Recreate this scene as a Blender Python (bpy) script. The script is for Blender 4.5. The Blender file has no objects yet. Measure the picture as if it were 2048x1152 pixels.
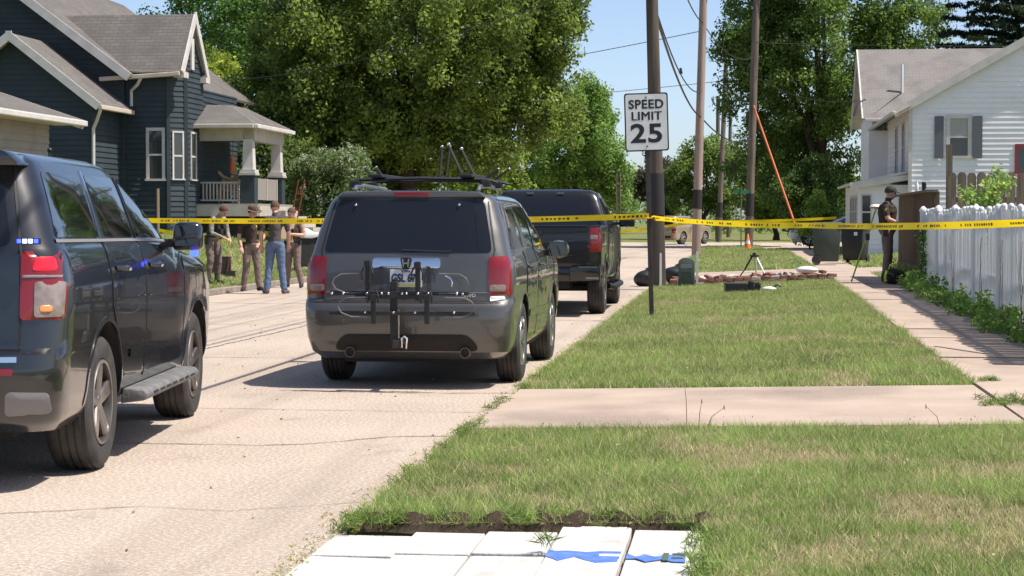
import bpy, bmesh, math, random
import numpy as np
from mathutils import Vector, Matrix
from mathutils.bvhtree import BVHTree

R = math.radians
sc = bpy.context.scene
C = sc.collection
rng = np.random.default_rng(7)
random.seed(7)

# ------------------------------------------------------------------ camera
# world: X to the right across the street, Y along the street, Z up (metres)
cam = bpy.data.cameras.new('camera')
cam.sensor_width = 36.0
cam.lens = 66.8
cam.clip_end = 3000
cam_o = bpy.data.objects.new('camera', cam)
C.objects.link(cam_o)
cam_o.location = (0, 0, 1.5)
cam_o.rotation_euler = (R(90 - 2.05), 0, R(6.84))
sc.camera = cam_o

# ------------------------------------------------------------------ sky and sun
SUN_EL, SUN_AZ = 62.0, -9.0      # azimuth measured from +X towards +Y
world = bpy.data.worlds.new('World')
sc.world = world
world.use_nodes = True
wn = world.node_tree
sky = wn.nodes.new('ShaderNodeTexSky')
sky.sky_type = 'NISHITA'
sky.sun_disc = False
sky.sun_elevation = R(SUN_EL)
sky.sun_rotation = R(90 - SUN_AZ)
sky.air_density = 0.6
sky.dust_density = 1.1
sky.ozone_density = 0.0
bg = wn.nodes['Background']
bg.inputs['Strength'].default_value = 0.125
wn.links.new(sky.outputs[0], bg.inputs['Color'])
sun = bpy.data.lights.new('sun', 'SUN')
sun.energy = 4.3
sun.angle = R(0.5)
sun.color = (1.0, 0.945, 0.87)
sun_o = bpy.data.objects.new('sun', sun)
C.objects.link(sun_o)
sd = Vector((math.cos(R(SUN_EL)) * math.cos(R(SUN_AZ)), math.cos(R(SUN_EL)) * math.sin(R(SUN_AZ)), math.sin(R(SUN_EL))))
sun_o.rotation_euler = (-sd).to_track_quat('-Z', 'Y').to_euler()
sun_o.location = sd * 60
vs = sc.view_settings
vs.view_transform = 'Standard'
vs.look = 'None'
vs.gamma = 1
vs.use_curve_mapping = False
vs.exposure = 0.63
sc.render.film_transparent = False

# ------------------------------------------------------------------ materials
MATS = {}
def mat(name, col, rough=0.6, metal=0.0, col2=None, scale=3.0, detail=4.0, lo=0.35, hi=0.65,
        bump=0.0, bscale=20.0, spec=0.5, coat=0.0, col3=None, scale3=0.4, lo3=0.45, hi3=0.6,
        emit=None, estr=1.0, attr=None, stretch=None, trans=0.0, speck=None, rvar=0.0):
    m = bpy.data.materials.new(name)
    m.use_nodes = True
    nt = m.node_tree
    N, L = nt.nodes, nt.links
    p = N['Principled BSDF']
    p.inputs['Roughness'].default_value = rough
    p.inputs['Metallic'].default_value = metal
    p.inputs['Specular IOR Level'].default_value = spec
    if coat:
        p.inputs['Coat Weight'].default_value = coat
        p.inputs['Coat Roughness'].default_value = 0.03
    p.inputs['Base Color'].default_value = (*col, 1)
    out = None
    tc = N.new('ShaderNodeTexCoord')
    vec = tc.outputs['Object']
    if stretch:
        mp = N.new('ShaderNodeMapping')
        mp.inputs['Scale'].default_value = stretch
        L.new(vec, mp.inputs['Vector'])
        vec = mp.outputs[0]
    def nz(s, d=4.0):
        n = N.new('ShaderNodeTexNoise')
        n.inputs['Scale'].default_value = s
        n.inputs['Detail'].default_value = d
        L.new(vec, n.inputs['Vector'])
        return n.outputs['Fac']
    def ramp(f, a, b):
        r = N.new('ShaderNodeMapRange')
        r.inputs[1].default_value = a
        r.inputs[2].default_value = b
        L.new(f, r.inputs[0])
        return r.outputs[0]
    def mix(f, a, b):
        x = N.new('ShaderNodeMix')
        x.data_type = 'RGBA'
        L.new(f, x.inputs[0])
        for i, v in ((6, a), (7, b)):
            if isinstance(v, tuple):
                x.inputs[i].default_value = (*v, 1)
            else:
                L.new(v, x.inputs[i])
        return x.outputs[2]
    if attr:
        a = N.new('ShaderNodeAttribute')
        a.attribute_name = attr
        out = a.outputs['Color']
    if col2:
        out = mix(ramp(nz(scale, detail), lo, hi), out or tuple(col), tuple(col2))
    if col3:
        out = mix(ramp(nz(scale3, 5.0), lo3, hi3), out or tuple(col), tuple(col3))
    if speck:
        out = mix(ramp(nz(speck[0], 2.0), speck[1], speck[2]), out or tuple(col), tuple(speck[3]))
    if out:
        L.new(out, p.inputs['Base Color'])
    if bump:
        b = N.new('ShaderNodeBump')
        b.inputs['Strength'].default_value = bump
        b.inputs['Distance'].default_value = 0.02
        L.new(nz(bscale, 5.0), b.inputs['Height'])
        L.new(b.outputs[0], p.inputs['Normal'])
    if rvar:
        rr = N.new('ShaderNodeMapRange')
        rr.inputs[3].default_value = rough
        rr.inputs[4].default_value = rough + rvar
        L.new(nz(2.5, 5.0), rr.inputs[0])
        L.new(rr.outputs[0], p.inputs['Roughness'])
    if emit:
        p.inputs['Emission Color'].default_value = (*emit, 1)
        p.inputs['Emission Strength'].default_value = estr
    if trans:
        t = N.new('ShaderNodeBsdfTranslucent')
        if out:
            L.new(out, t.inputs['Color'])
        else:
            t.inputs['Color'].default_value = (*col, 1)
        ms = N.new('ShaderNodeMixShader')
        ms.inputs[0].default_value = trans
        L.new(p.outputs[0], ms.inputs[1])
        L.new(t.outputs[0], ms.inputs[2])
        L.new(ms.outputs[0], N['Material Output'].inputs['Surface'])
    MATS[name] = m
    return m

mat('road', (0.42, 0.336, 0.268), 0.9, col2=(0.335, 0.267, 0.213), scale=0.55, lo=0.35, hi=0.72, bump=0.5, bscale=90,
    col3=(0.30, 0.235, 0.19), scale3=0.22, lo3=0.52, hi3=0.75, speck=(42, 0.44, 0.70, (0.60, 0.52, 0.44)), spec=0.2)
mat('concrete', (0.445, 0.35, 0.277), 0.9, col2=(0.365, 0.287, 0.228), scale=1.4, bump=0.25, bscale=70,
    col3=(0.26, 0.205, 0.17), scale3=0.5, lo3=0.52, hi3=0.7, spec=0.2, speck=(60, 0.55, 0.75, (0.44, 0.36, 0.30)))
mat('curb', (0.30, 0.26, 0.22), 0.9, col2=(0.20, 0.17, 0.14), scale=4, bump=0.4, bscale=40, spec=0.2)
mat('crack', (0.12, 0.095, 0.08), 0.95, spec=0.1)
mat('soil', (0.035, 0.026, 0.018), 0.95, col2=(0.06, 0.044, 0.030), scale=12, bump=0.8, bscale=30, spec=0.1)
mat('lawn', (0.13, 0.155, 0.045), 0.95, col2=(0.27, 0.23, 0.115), scale=1.1, lo=0.4, hi=0.66, detail=7,
    col3=(0.10, 0.135, 0.035), scale3=5.0, lo3=0.4, hi3=0.65, bump=0.8, bscale=35, spec=0.1)
mat('blade', (0.1, 0.13, 0.03), 0.65, attr='tint', trans=0.35, spec=0.25)
mat('leaf', (0.06, 0.10, 0.02), 0.5, attr='tint', trans=0.52, spec=0.3)
mat('bark', (0.085, 0.062, 0.045), 0.95, col2=(0.05, 0.036, 0.026), scale=5, bump=1.0, bscale=14, stretch=(1, 1, 0.2), spec=0.1)
mat('pole_wood', (0.21, 0.175, 0.145), 0.9, col2=(0.12, 0.097, 0.078), scale=6, bump=0.6, bscale=16, stretch=(1, 1, 0.08), spec=0.1)
mat('pole_wood_pink', (0.42, 0.32, 0.275), 0.9, col2=(0.30, 0.225, 0.19), scale=6, bump=0.5, bscale=16, stretch=(1, 1, 0.08), spec=0.1)
mat('pole_dark', (0.135, 0.11, 0.09), 0.9, col2=(0.075, 0.06, 0.05), scale=6, bump=0.6, bscale=16, stretch=(1, 1, 0.08), spec=0.1)
mat('pole_band', (0.045, 0.042, 0.042), 0.8, spec=0.2)
mat('wire', (0.03, 0.03, 0.032), 0.6)
mat('black_plastic', (0.015, 0.015, 0.016), 0.45, bump=0.1, bscale=60)
mat('rubber', (0.022, 0.020, 0.019), 0.75, col2=(0.055, 0.048, 0.042), scale=7, bump=0.15, bscale=50)
mat('grey_paint', (0.098, 0.094, 0.090), 0.36, metal=0.5, coat=1.0, rvar=0.08)
mat('black_paint', (0.009, 0.010, 0.013), 0.22, coat=1.0, rvar=0.05)
mat('grille', (0.01, 0.01, 0.01), 0.6)
mat('truck_paint', (0.005, 0.0055, 0.006), 0.22, coat=0.7, spec=0.4, rvar=0.05)
mat('car_glass', (0.010, 0.012, 0.014), 0.03, spec=0.95, coat=0.8)
mat('car_glass_rear', (0.010, 0.012, 0.016), 0.05, spec=0.5)
mat('chrome', (0.75, 0.75, 0.77), 0.12, metal=1.0)
mat('alloy', (0.48, 0.47, 0.46), 0.28, metal=0.9)
mat('alloy_dark', (0.36, 0.335, 0.315), 0.34, metal=0.8, col2=(0.20, 0.18, 0.165), scale=6)
mat('under', (0.018, 0.016, 0.015), 0.85)
mat('exhaust', (0.20, 0.15, 0.12), 0.5, metal=0.8)
mat('red_lens', (0.20, 0.006, 0.009), 0.15, coat=0.6)
mat('red_lens_lit', (0.5, 0.01, 0.02), 0.2, emit=(1.0, 0.01, 0.03), estr=0.8)
mat('clear_lens', (0.27, 0.22, 0.20), 0.2, coat=0.5, col2=(0.19, 0.14, 0.115), scale=20)
mat('amber_lens', (0.55, 0.20, 0.06), 0.25, coat=0.5, emit=(1.0, 0.35, 0.05), estr=0.25)
mat('blue_light', (0.01, 0.02, 0.5), 0.3, emit=(0.02, 0.04, 1.0), estr=6)
mat('white_blue_light', (0.5, 0.6, 0.9), 0.3, emit=(0.5, 0.65, 1.0), estr=5)
mat('grey_trim', (0.20, 0.19, 0.19), 0.6)
mat('running_board', (0.18, 0.175, 0.17), 0.6, col2=(0.12, 0.115, 0.11), scale=9, bump=0.3, bscale=40)
mat('plate', (0.66, 0.68, 0.72), 0.5)
mat('plate_green', (0.42, 0.42, 0.16), 0.6)
mat('plate_ink', (0.02, 0.03, 0.07), 0.6)
mat('sign_white', (0.72, 0.72, 0.71), 0.45, col2=(0.64, 0.635, 0.62), scale=5)
mat('sign_black', (0.012, 0.012, 0.013), 0.5)
mat('galvanised', (0.22, 0.22, 0.21), 0.5, metal=0.6, col2=(0.13, 0.12, 0.11), scale=8)
mat('dark_steel', (0.035, 0.034, 0.033), 0.6, metal=0.3, col2=(0.06, 0.05, 0.045), scale=9)
mat('tape', (0.92, 0.66, 0.012), 0.45, trans=0.45)
mat('tape_ink', (0.05, 0.035, 0.005), 0.6)
mat('blue_siding', (0.034, 0.047, 0.055), 0.65, col2=(0.042, 0.057, 0.066), scale=2, spec=0.3)
mat('tan_siding', (0.34, 0.31, 0.27), 0.75, col2=(0.29, 0.265, 0.23), scale=2, spec=0.2)
mat('white_siding', (0.82, 0.805, 0.83), 0.6, col2=(0.77, 0.755, 0.775), scale=1.2, spec=0.3)
mat('white_trim', (0.60, 0.565, 0.525), 0.6, col2=(0.51, 0.48, 0.44), scale=3)
mat('cream_trim', (0.55, 0.47, 0.38), 0.7, col2=(0.46, 0.39, 0.32), scale=3)
mat('porch_paint', (0.50, 0.455, 0.39), 0.7, col2=(0.42, 0.375, 0.32), scale=3)
mat('grey_panel', (0.25, 0.225, 0.205), 0.8)
mat('shutter', (0.12, 0.125, 0.145), 0.7)
mat('window_glass', (0.035, 0.042, 0.046), 0.06, spec=0.7)
mat('curtain', (0.40, 0.40, 0.38), 0.9, col2=(0.30, 0.30, 0.29), scale=30, stretch=(4, 4, 0.1))
mat('red_frame', (0.30, 0.03, 0.04), 0.6)
mat('bluegrey_roof', (0.12, 0.15, 0.18), 0.9, bump=0.4, bscale=40)
mat('vinyl_fence', (0.84, 0.85, 0.88), 0.5, col2=(0.76, 0.77, 0.79), scale=2.5, stretch=(1, 1, 0.5), col3=(0.52, 0.52, 0.48), scale3=3, lo3=0.58, hi3=0.85, trans=0.22)
mat('grey_wood', (0.24, 0.185, 0.14), 0.9, col2=(0.15, 0.115, 0.088), scale=7, bump=0.5, bscale=16, stretch=(2, 2, 0.2), spec=0.1)
mat('brown_wood', (0.185, 0.125, 0.085), 0.9, col2=(0.115, 0.078, 0.055), scale=5, bump=0.5, bscale=16, stretch=(2, 2, 0.2), spec=0.1)
mat('brick', (0.20, 0.085, 0.07), 0.9, col2=(0.30, 0.17, 0.14), scale=9, bump=0.5, bscale=40, spec=0.1)
mat('pale_stone', (0.50, 0.46, 0.40), 0.9, bump=0.4, bscale=20)
mat('paver_white', (0.60, 0.575, 0.54), 0.8, col2=(0.53, 0.505, 0.47), scale=5, bump=0.25, bscale=60, spec=0.2,
    col3=(0.42, 0.38, 0.34), scale3=4, lo3=0.62, hi3=0.85)
mat('paver_side', (0.20, 0.16, 0.13), 0.9)
mat('blue_paint', (0.05, 0.135, 0.45), 0.75, col2=(0.12, 0.21, 0.50), scale=20)
mat('green_paint', (0.07, 0.11, 0.07), 0.7)
mat('bin_green', (0.035, 0.05, 0.038), 0.6, col2=(0.05, 0.065, 0.05), scale=4)
mat('pedestal_green', (0.075, 0.10, 0.085), 0.6)
mat('orange', (0.75, 0.17, 0.025), 0.5)
mat('orange_guy', (0.62, 0.14, 0.05), 0.55)
mat('white_plastic', (0.75, 0.75, 0.74), 0.4)
mat('survey_green', (0.34, 0.44, 0.12), 0.5)
mat('hi_vis', (0.55, 0.70, 0.06), 0.6)
mat('bag_black', (0.022, 0.022, 0.022), 0.8)
mat('sign_green', (0.03, 0.20, 0.11), 0.5)
mat('tan_car', (0.32, 0.27, 0.19), 0.3, metal=0.3, coat=0.8)
mat('white_car', (0.66, 0.67, 0.69), 0.25, coat=0.8)
mat('skin', (0.52, 0.29, 0.21), 0.55)
mat('hair_brown', (0.07, 0.035, 0.02), 0.8)
mat('hair_red', (0.105, 0.052, 0.030), 0.85, bump=0.5, bscale=120)
mat('uniform_brown', (0.045, 0.026, 0.020), 0.85, col2=(0.055, 0.033, 0.025), scale=12)
mat('uniform_taupe', (0.20, 0.145, 0.125), 0.85, col2=(0.165, 0.12, 0.105), scale=12)
mat('uniform_shirt_tan', (0.34, 0.235, 0.155), 0.85)
mat('grey_shirt', (0.27, 0.25, 0.235), 0.85, col2=(0.22, 0.205, 0.19), scale=10)
mat('dark_shirt', (0.062, 0.050, 0.050), 0.9, col2=(0.078, 0.062, 0.06), scale=10)
mat('vest_black', (0.022, 0.020, 0.020), 0.8)
mat('denim', (0.085, 0.125, 0.22), 0.85, col2=(0.12, 0.165, 0.26), scale=8)
mat('boot', (0.016, 0.014, 0.014), 0.5)
mat('tan_boot', (0.14, 0.10, 0.075), 0.7)
mat('hat_brown', (0.10, 0.06, 0.04), 0.8)
mat('leather', (0.018, 0.015, 0.014), 0.45)
mat('gold', (0.6, 0.42, 0.12), 0.3, metal=0.9)
mat('paper', (0.72, 0.72, 0.72), 0.7)
mat('red_steel', (0.20, 0.035, 0.022), 0.6)
mat('wood_tan', (0.42, 0.30, 0.19), 0.8)

def wear(name, stretch, col, lo, hi, amt):
    m = MATS[name]
    N, L = m.node_tree.nodes, m.node_tree.links
    p = N['Principled BSDF']
    src = p.inputs['Base Color'].links[0].from_socket
    tc = N.new('ShaderNodeTexCoord')
    mp = N.new('ShaderNodeMapping')
    mp.inputs['Scale'].default_value = stretch
    L.new(tc.outputs['Object'], mp.inputs['Vector'])
    n = N.new('ShaderNodeTexNoise')
    n.inputs['Scale'].default_value = 1.0
    n.inputs['Detail'].default_value = 6
    n.inputs['Roughness'].default_value = 0.65
    L.new(mp.outputs[0], n.inputs['Vector'])
    r = N.new('ShaderNodeMapRange')
    r.inputs[1].default_value = lo
    r.inputs[2].default_value = hi
    r.inputs[4].default_value = amt
    L.new(n.outputs['Fac'], r.inputs[0])
    x = N.new('ShaderNodeMix')
    x.data_type = 'RGBA'
    L.new(r.outputs[0], x.inputs[0])
    L.new(src, x.inputs[6])
    x.inputs[7].default_value = (*col, 1)
    L.new(x.outputs[2], p.inputs['Base Color'])
wear('road', (0.9, 0.045, 1), (0.24, 0.19, 0.15), 0.50, 0.72, 0.55)
wear('road', (1.6, 1.1, 1), (0.22, 0.175, 0.14), 0.60, 0.74, 0.5)
wear('concrete', (1.3, 0.5, 1), (0.25, 0.19, 0.15), 0.56, 0.72, 0.55)
wear('paver_white', (3.5, 2.5, 3), (0.33, 0.28, 0.24), 0.52, 0.75, 0.7)
def shingle(name, c1, c2, c3):
    m = bpy.data.materials.new(name)
    m.use_nodes = True
    N, L = m.node_tree.nodes, m.node_tree.links
    p = N['Principled BSDF']
    p.inputs['Roughness'].default_value = 0.95
    p.inputs['Specular IOR Level'].default_value = 0.15
    tc = N.new('ShaderNodeTexCoord')
    br = N.new('ShaderNodeTexBrick')
    br.inputs['Scale'].default_value = 1.0
    br.inputs['Brick Width'].default_value = 0.29
    br.inputs['Row Height'].default_value = 0.125
    br.inputs['Mortar Size'].default_value = 0.008
    br.inputs['Color1'].default_value = (*c1, 1)
    br.inputs['Color2'].default_value = (*c2, 1)
    br.inputs['Mortar'].default_value = (*[c * 0.78 for c in c1], 1)
    L.new(tc.outputs['UV'], br.inputs['Vector'])
    n = N.new('ShaderNodeTexNoise')
    n.inputs['Scale'].default_value = 1.3
    n.inputs['Detail'].default_value = 7
    L.new(tc.outputs['Object'], n.inputs['Vector'])
    r = N.new('ShaderNodeMapRange')
    r.inputs[1].default_value = 0.45
    r.inputs[2].default_value = 0.7
    L.new(n.outputs['Fac'], r.inputs[0])
    x = N.new('ShaderNodeMix')
    x.data_type = 'RGBA'
    L.new(r.outputs[0], x.inputs[0])
    L.new(br.outputs['Color'], x.inputs[6])
    x.inputs[7].default_value = (*c3, 1)
    L.new(x.outputs[2], p.inputs['Base Color'])
    b = N.new('ShaderNodeBump')
    b.inputs['Strength'].default_value = 0.6
    b.inputs['Distance'].default_value = 0.02
    L.new(br.outputs['Fac'], b.inputs['Height'])
    b.invert = True
    L.new(b.outputs[0], p.inputs['Normal'])
    MATS[name] = m
shingle('shingle_grey', (0.135, 0.122, 0.112), (0.165, 0.150, 0.138), (0.115, 0.105, 0.10))
shingle('shingle_brown', (0.225, 0.208, 0.195), (0.24, 0.222, 0.208), (0.17, 0.157, 0.148))

# ------------------------------------------------------------------ mesh helpers
class MB:
    """collects shapes that make up ONE mesh object"""
    def __init__(self):
        self.v, self.f, self.mi = [], [], []
        self.m = 0
    def add(self, vs, fs):
        o = len(self.v)
        self.v += [tuple(p) for p in vs]
        for f in fs:
            self.f.append(tuple(i + o for i in f))
            self.mi.append(self.m)
        return self
    def box(self, c, s, rot=None, taper=1.0):
        hx, hy, hz = s[0] / 2, s[1] / 2, s[2] / 2
        P = []
        for z, t in ((-hz, 1.0), (hz, taper)):
            for x, y in ((-hx, -hy), (hx, -hy), (hx, hy), (-hx, hy)):
                P.append(Vector((x * t, y * t, z)))
        if rot is not None:
            P = [rot @ p for p in P]
        P = [p + Vector(c) for p in P]
        return self.add(P, [(3, 2, 1, 0), (4, 5, 6, 7), (0, 1, 5, 4), (1, 2, 6, 5), (2, 3, 7, 6), (3, 0, 4, 7)])
    def bar(self, a, b, w, h=None, up=(0, 0, 1)):
        """square bar from a to b"""
        a, b = Vector(a), Vector(b)
        h = h or w
        d = (b - a).normalized()
        u = Vector(up)
        if abs(d.dot(u)) > 0.99:
            u = Vector((1, 0, 0))
        s = d.cross(u).normalized() * (w / 2)
        t = s.cross(d).normalized() * (h / 2)
        P = [a - s - t, a + s - t, a + s + t, a - s + t, b - s - t, b + s - t, b + s + t, b - s + t]
        return self.add(P, [(0, 1, 2, 3), (7, 6, 5, 4), (0, 4, 5, 1), (1, 5, 6, 2), (2, 6, 7, 3), (3, 7, 4, 0)])
    def tube(self, path, rad, n=8, cap=True, flat=1.0, up=(0, 0, 1)):
        path = [Vector(p) for p in path]
        k = len(path)
        if not hasattr(rad, '__len__'):
            rad = [rad] * k
        rings, prev = [], None
        for i, p in enumerate(path):
            d = (path[min(i + 1, k - 1)] - path[max(i - 1, 0)]).normalized()
            if prev is None:
                u = Vector(up)
                if abs(d.dot(u)) > 0.98:
                    u = Vector((1, 0, 0))
                prev = (u - d * u.dot(d)).normalized()
            else:
                prev = (prev - d * prev.dot(d)).normalized()
            s = d.cross(prev)
            r = rad[i]
            ra, rb = (r if hasattr(r, '__len__') else (r, r * flat))
            rings.append([p + s * (math.cos(2 * math.pi * j / n) * ra) + prev * (math.sin(2 * math.pi * j / n) * rb) for j in range(n)])
        V = [q for r_ in rings for q in r_]
        F = []
        for i in range(k - 1):
            for j in range(n):
                j2 = (j + 1) % n
                F.append((i * n + j, i * n + j2, (i + 1) * n + j2, (i + 1) * n + j))
        if cap:
            F.append(tuple(reversed(range(n))))
            F.append(tuple((k - 1) * n + j for j in range(n)))
        return self.add(V, F)
    def lathe(self, prof, c=(0, 0, 0), axis='z', n=24, close=False):
        """prof: list of (radius, height)"""
        V, F = [], []
        k = len(prof)
        for r, h in prof:
            for j in range(n):
                a = 2 * math.pi * j / n
                x, y = r * math.cos(a), r * math.sin(a)
                if axis == 'z':
                    p = (x, y, h)
                elif axis == 'x':
                    p = (h, x, y)
                else:
                    p = (y, h, x)
                V.append((p[0] + c[0], p[1] + c[1], p[2] + c[2]))
        for i in range(k if close else k - 1):
            i2 = (i + 1) % k
            for j in range(n):
                j2 = (j + 1) % n
                F.append((i * n + j, i * n + j2, i2 * n + j2, i2 * n + j))
        if not close:
            F.append(tuple(reversed(range(n))))
            F.append(tuple((k - 1) * n + j for j in range(n)))
        return self.add(V, F)
    def prism(self, poly, a, b, axis='y'):
        """polygon in the plane normal to axis, extruded from a to b"""
        def P(u, v, w):
            return {'y': (u, w, v), 'x': (w, u, v), 'z': (u, v, w)}[axis]
        n = len(poly)
        V = [P(u, v, a) for u, v in poly] + [P(u, v, b) for u, v in poly]
        F = [tuple(reversed(range(n))), tuple(range(n, 2 * n))]
        F += [(i, (i + 1) % n, (i + 1) % n + n, i + n) for i in range(n)]
        return self.add(V, F)
    def ball(self, c, r, n=12, m=8, sq=(1, 1, 1)):
        V, F = [], []
        for i in range(1, m):
            t = math.pi * i / m
            for j in range(n):
                a = 2 * math.pi * j / n
                V.append((c[0] + r * sq[0] * math.sin(t) * math.cos(a), c[1] + r * sq[1] * math.sin(t) * math.sin(a), c[2] + r * sq[2] * math.cos(t)))
        top, bot = len(V), len(V) + 1
        V += [(c[0], c[1], c[2] + r * sq[2]), (c[0], c[1], c[2] - r * sq[2])]
        for i in range(m - 2):
            for j in range(n):
                F.append((i * n + j, (i + 1) * n + j, (i + 1) * n + (j + 1) % n, i * n + (j + 1) % n))
        for j in range(n):
            F.append((top, j, (j + 1) % n))
            F.append((bot, (m - 2) * n + (j + 1) % n, (m - 2) * n + j))
        return self.add(V, F)
    def build(self, name, mats, parent=None, smooth=None, bevel=0.0, fix=True, uv=None):
        me = bpy.data.meshes.new(name)
        me.from_pydata(self.v, [], self.f)
        if not isinstance(mats, (list, tuple)):
            mats = [mats]
        for m in mats:
            me.materials.append(MATS[m] if isinstance(m, str) else m)
        if len(mats) > 1:
            me.polygons.foreach_set('material_index', self.mi)
        if fix or bevel:
            b = bmesh.new()
            b.from_mesh(me)
            if bevel:
                ee = [e for e in b.edges if len(e.link_faces) == 2 and e.calc_face_angle(0) > 0.5]
                bmesh.ops.bevel(b, geom=ee, offset=bevel, segments=2, affect='EDGES', profile=0.5, clamp_overlap=True)
            bmesh.ops.recalc_face_normals(b, faces=b.faces)
            b.to_mesh(me)
            b.free()
        if smooth is not None:
            me.shade_smooth()
            me.set_sharp_from_angle(angle=R(smooth))
        return link(name, me, parent)
def link(name, data, parent=None):
    o = bpy.data.objects.new(name, data)
    C.objects.link(o)
    if parent is not None:
        o.parent = parent
    return o
def tag(o, label=None, cat=None, group=None, kind=None):
    if label: o['label'] = label
    if cat: o['category'] = cat
    if group: o['group'] = group
    if kind: o['kind'] = kind
    return o
def thing(name, label, cat, loc=(0, 0, 0), rz=0.0, group=None):
    o = bpy.data.objects.new(name, None)
    C.objects.link(o)
    o.empty_display_size = 0.2
    o.location = loc
    o.rotation_euler = (0, 0, rz)
    return tag(o, label, cat, group)
def copy_tree(o, parent=None):
    c = o.copy()
    C.objects.link(c)
    c.parent = parent
    for ch in list(o.children):
        copy_tree(ch, c)
    return c
def text_mesh(body, size, mat_name, name, parent, loc, rot, bold=0.0, depth=0.002, sx=1.0, spacing=1.0, align='CENTER'):
    cu = bpy.data.curves.new('t', 'FONT')
    cu.body = body
    cu.size = size
    cu.align_x = align
    cu.align_y = 'CENTER'
    cu.offset = bold
    cu.extrude = depth
    cu.space_character = spacing
    cu.resolution_u = 4
    t = bpy.data.objects.new('t', cu)
    C.objects.link(t)
    dg = bpy.context.evaluated_depsgraph_get()
    me = bpy.data.meshes.new_from_object(t.evaluated_get(dg))
    bpy.data.objects.remove(t)
    me.materials.clear()
    me.materials.append(MATS[mat_name])
    o = link(name, me, parent)
    o.location = loc
    o.rotation_euler = rot
    o.scale = (sx, 1, 1)
    return o
def eval_mesh(o):
    dg = bpy.context.evaluated_depsgraph_get()
    return bpy.data.meshes.new_from_object(o.evaluated_get(dg))
def smoothstep(a, b, x):
    t = min(max((x - a) / (b - a), 0.0), 1.0)
    return t * t * (3 - 2 * t)

# ------------------------------------------------------------------ terrain
ROAD_R, ROAD_L = -1.88, -10.4
CROSS_A, CROSS_B = 110.0, 128.0
def H(x, y):
    """height of the land"""
    if ROAD_L <= x <= ROAD_R:
        return 0.0
    if x > ROAD_R:
        h = 0.05 + (0.020 + 0.025 * smoothstep(16, 36, y)) * min(x - ROAD_R, 3.85) + 0.16 * smoothstep(3.2, 6.5, x)
    else:
        h = 0.10 + 0.95 * smoothstep(-10.6, -15.8, x) * smoothstep(18, 34, y)
    h *= 1.0 - smoothstep(92, 108, y) * 0.85
    if CROSS_A <= y <= CROSS_B:
        h = 0.0
    return h

xs = sorted(set([-900, -400, -200, -100, -60, -40, -30, -25] + [round(-22 + 0.5 * i, 3) for i in range(24)] +
                [-10.42, -10.4, -9.0, -6.1, -3.2, -1.9, -1.88, -0.15, -0.14] + [round(-1.5 + 0.5 * i, 3) for i in range(18)] + [8, 10, 14, 20, 40, 80, 200, 400, 900]))
ys = sorted(set([-300, -100, -40, -20, -10, 5.9, 5.91, 8.96, 8.965] + list(range(-5, 106, 3)) + [107, 109.9, 110.0, 128.0, 128.1, 132, 140, 160, 200, 300, 500, 900, 2000]))
mb = MB()
V = []
for y in ys:
    for x in xs:
        z = H(x, y)
        inr = (ROAD_L <= x <= ROAD_R and y < CROSS_A + 0.01) or (CROSS_A <= y <= CROSS_B)
        dug = -1.89 < x < -0.145 and 5.905 < y < 8.963      # shallow pit the pavers lie in
        V.append((x, y, -0.03 if dug else z - 0.03 if inr else z - 0.012))
nx = len(xs)
mb.add(V, [(j * nx + i, j * nx + i + 1, (j + 1) * nx + i + 1, (j + 1) * nx + i) for j in range(len(ys) - 1) for i in range(nx - 1)])
ground = tag(mb.build('ground', 'lawn', fix=False, smooth=40), kind='structure')

# the street and the cross street at its far end
mb = MB()
rx = [ROAD_L + (ROAD_R - ROAD_L) * i / 12 for i in range(13)]
ry = list(range(-30, 111, 4)) + [110]
mb.add([(x, y, 0.0) for y in ry for x in rx], [(j * 13 + i, j * 13 + i + 1, (j + 1) * 13 + i + 1, (j + 1) * 13 + i) for j in range(len(ry) - 1) for i in range(12)])
road = tag(mb.build('road', 'road', fix=False), kind='structure')
mb = MB()
mb.add([(-200, 110, 0), (200, 110, 0), (200, 127.8, 0), (-200, 127.8, 0)], [(0, 1, 2, 3)])
tag(mb.build('cross_street', 'road', fix=False), kind='structure')
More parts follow.
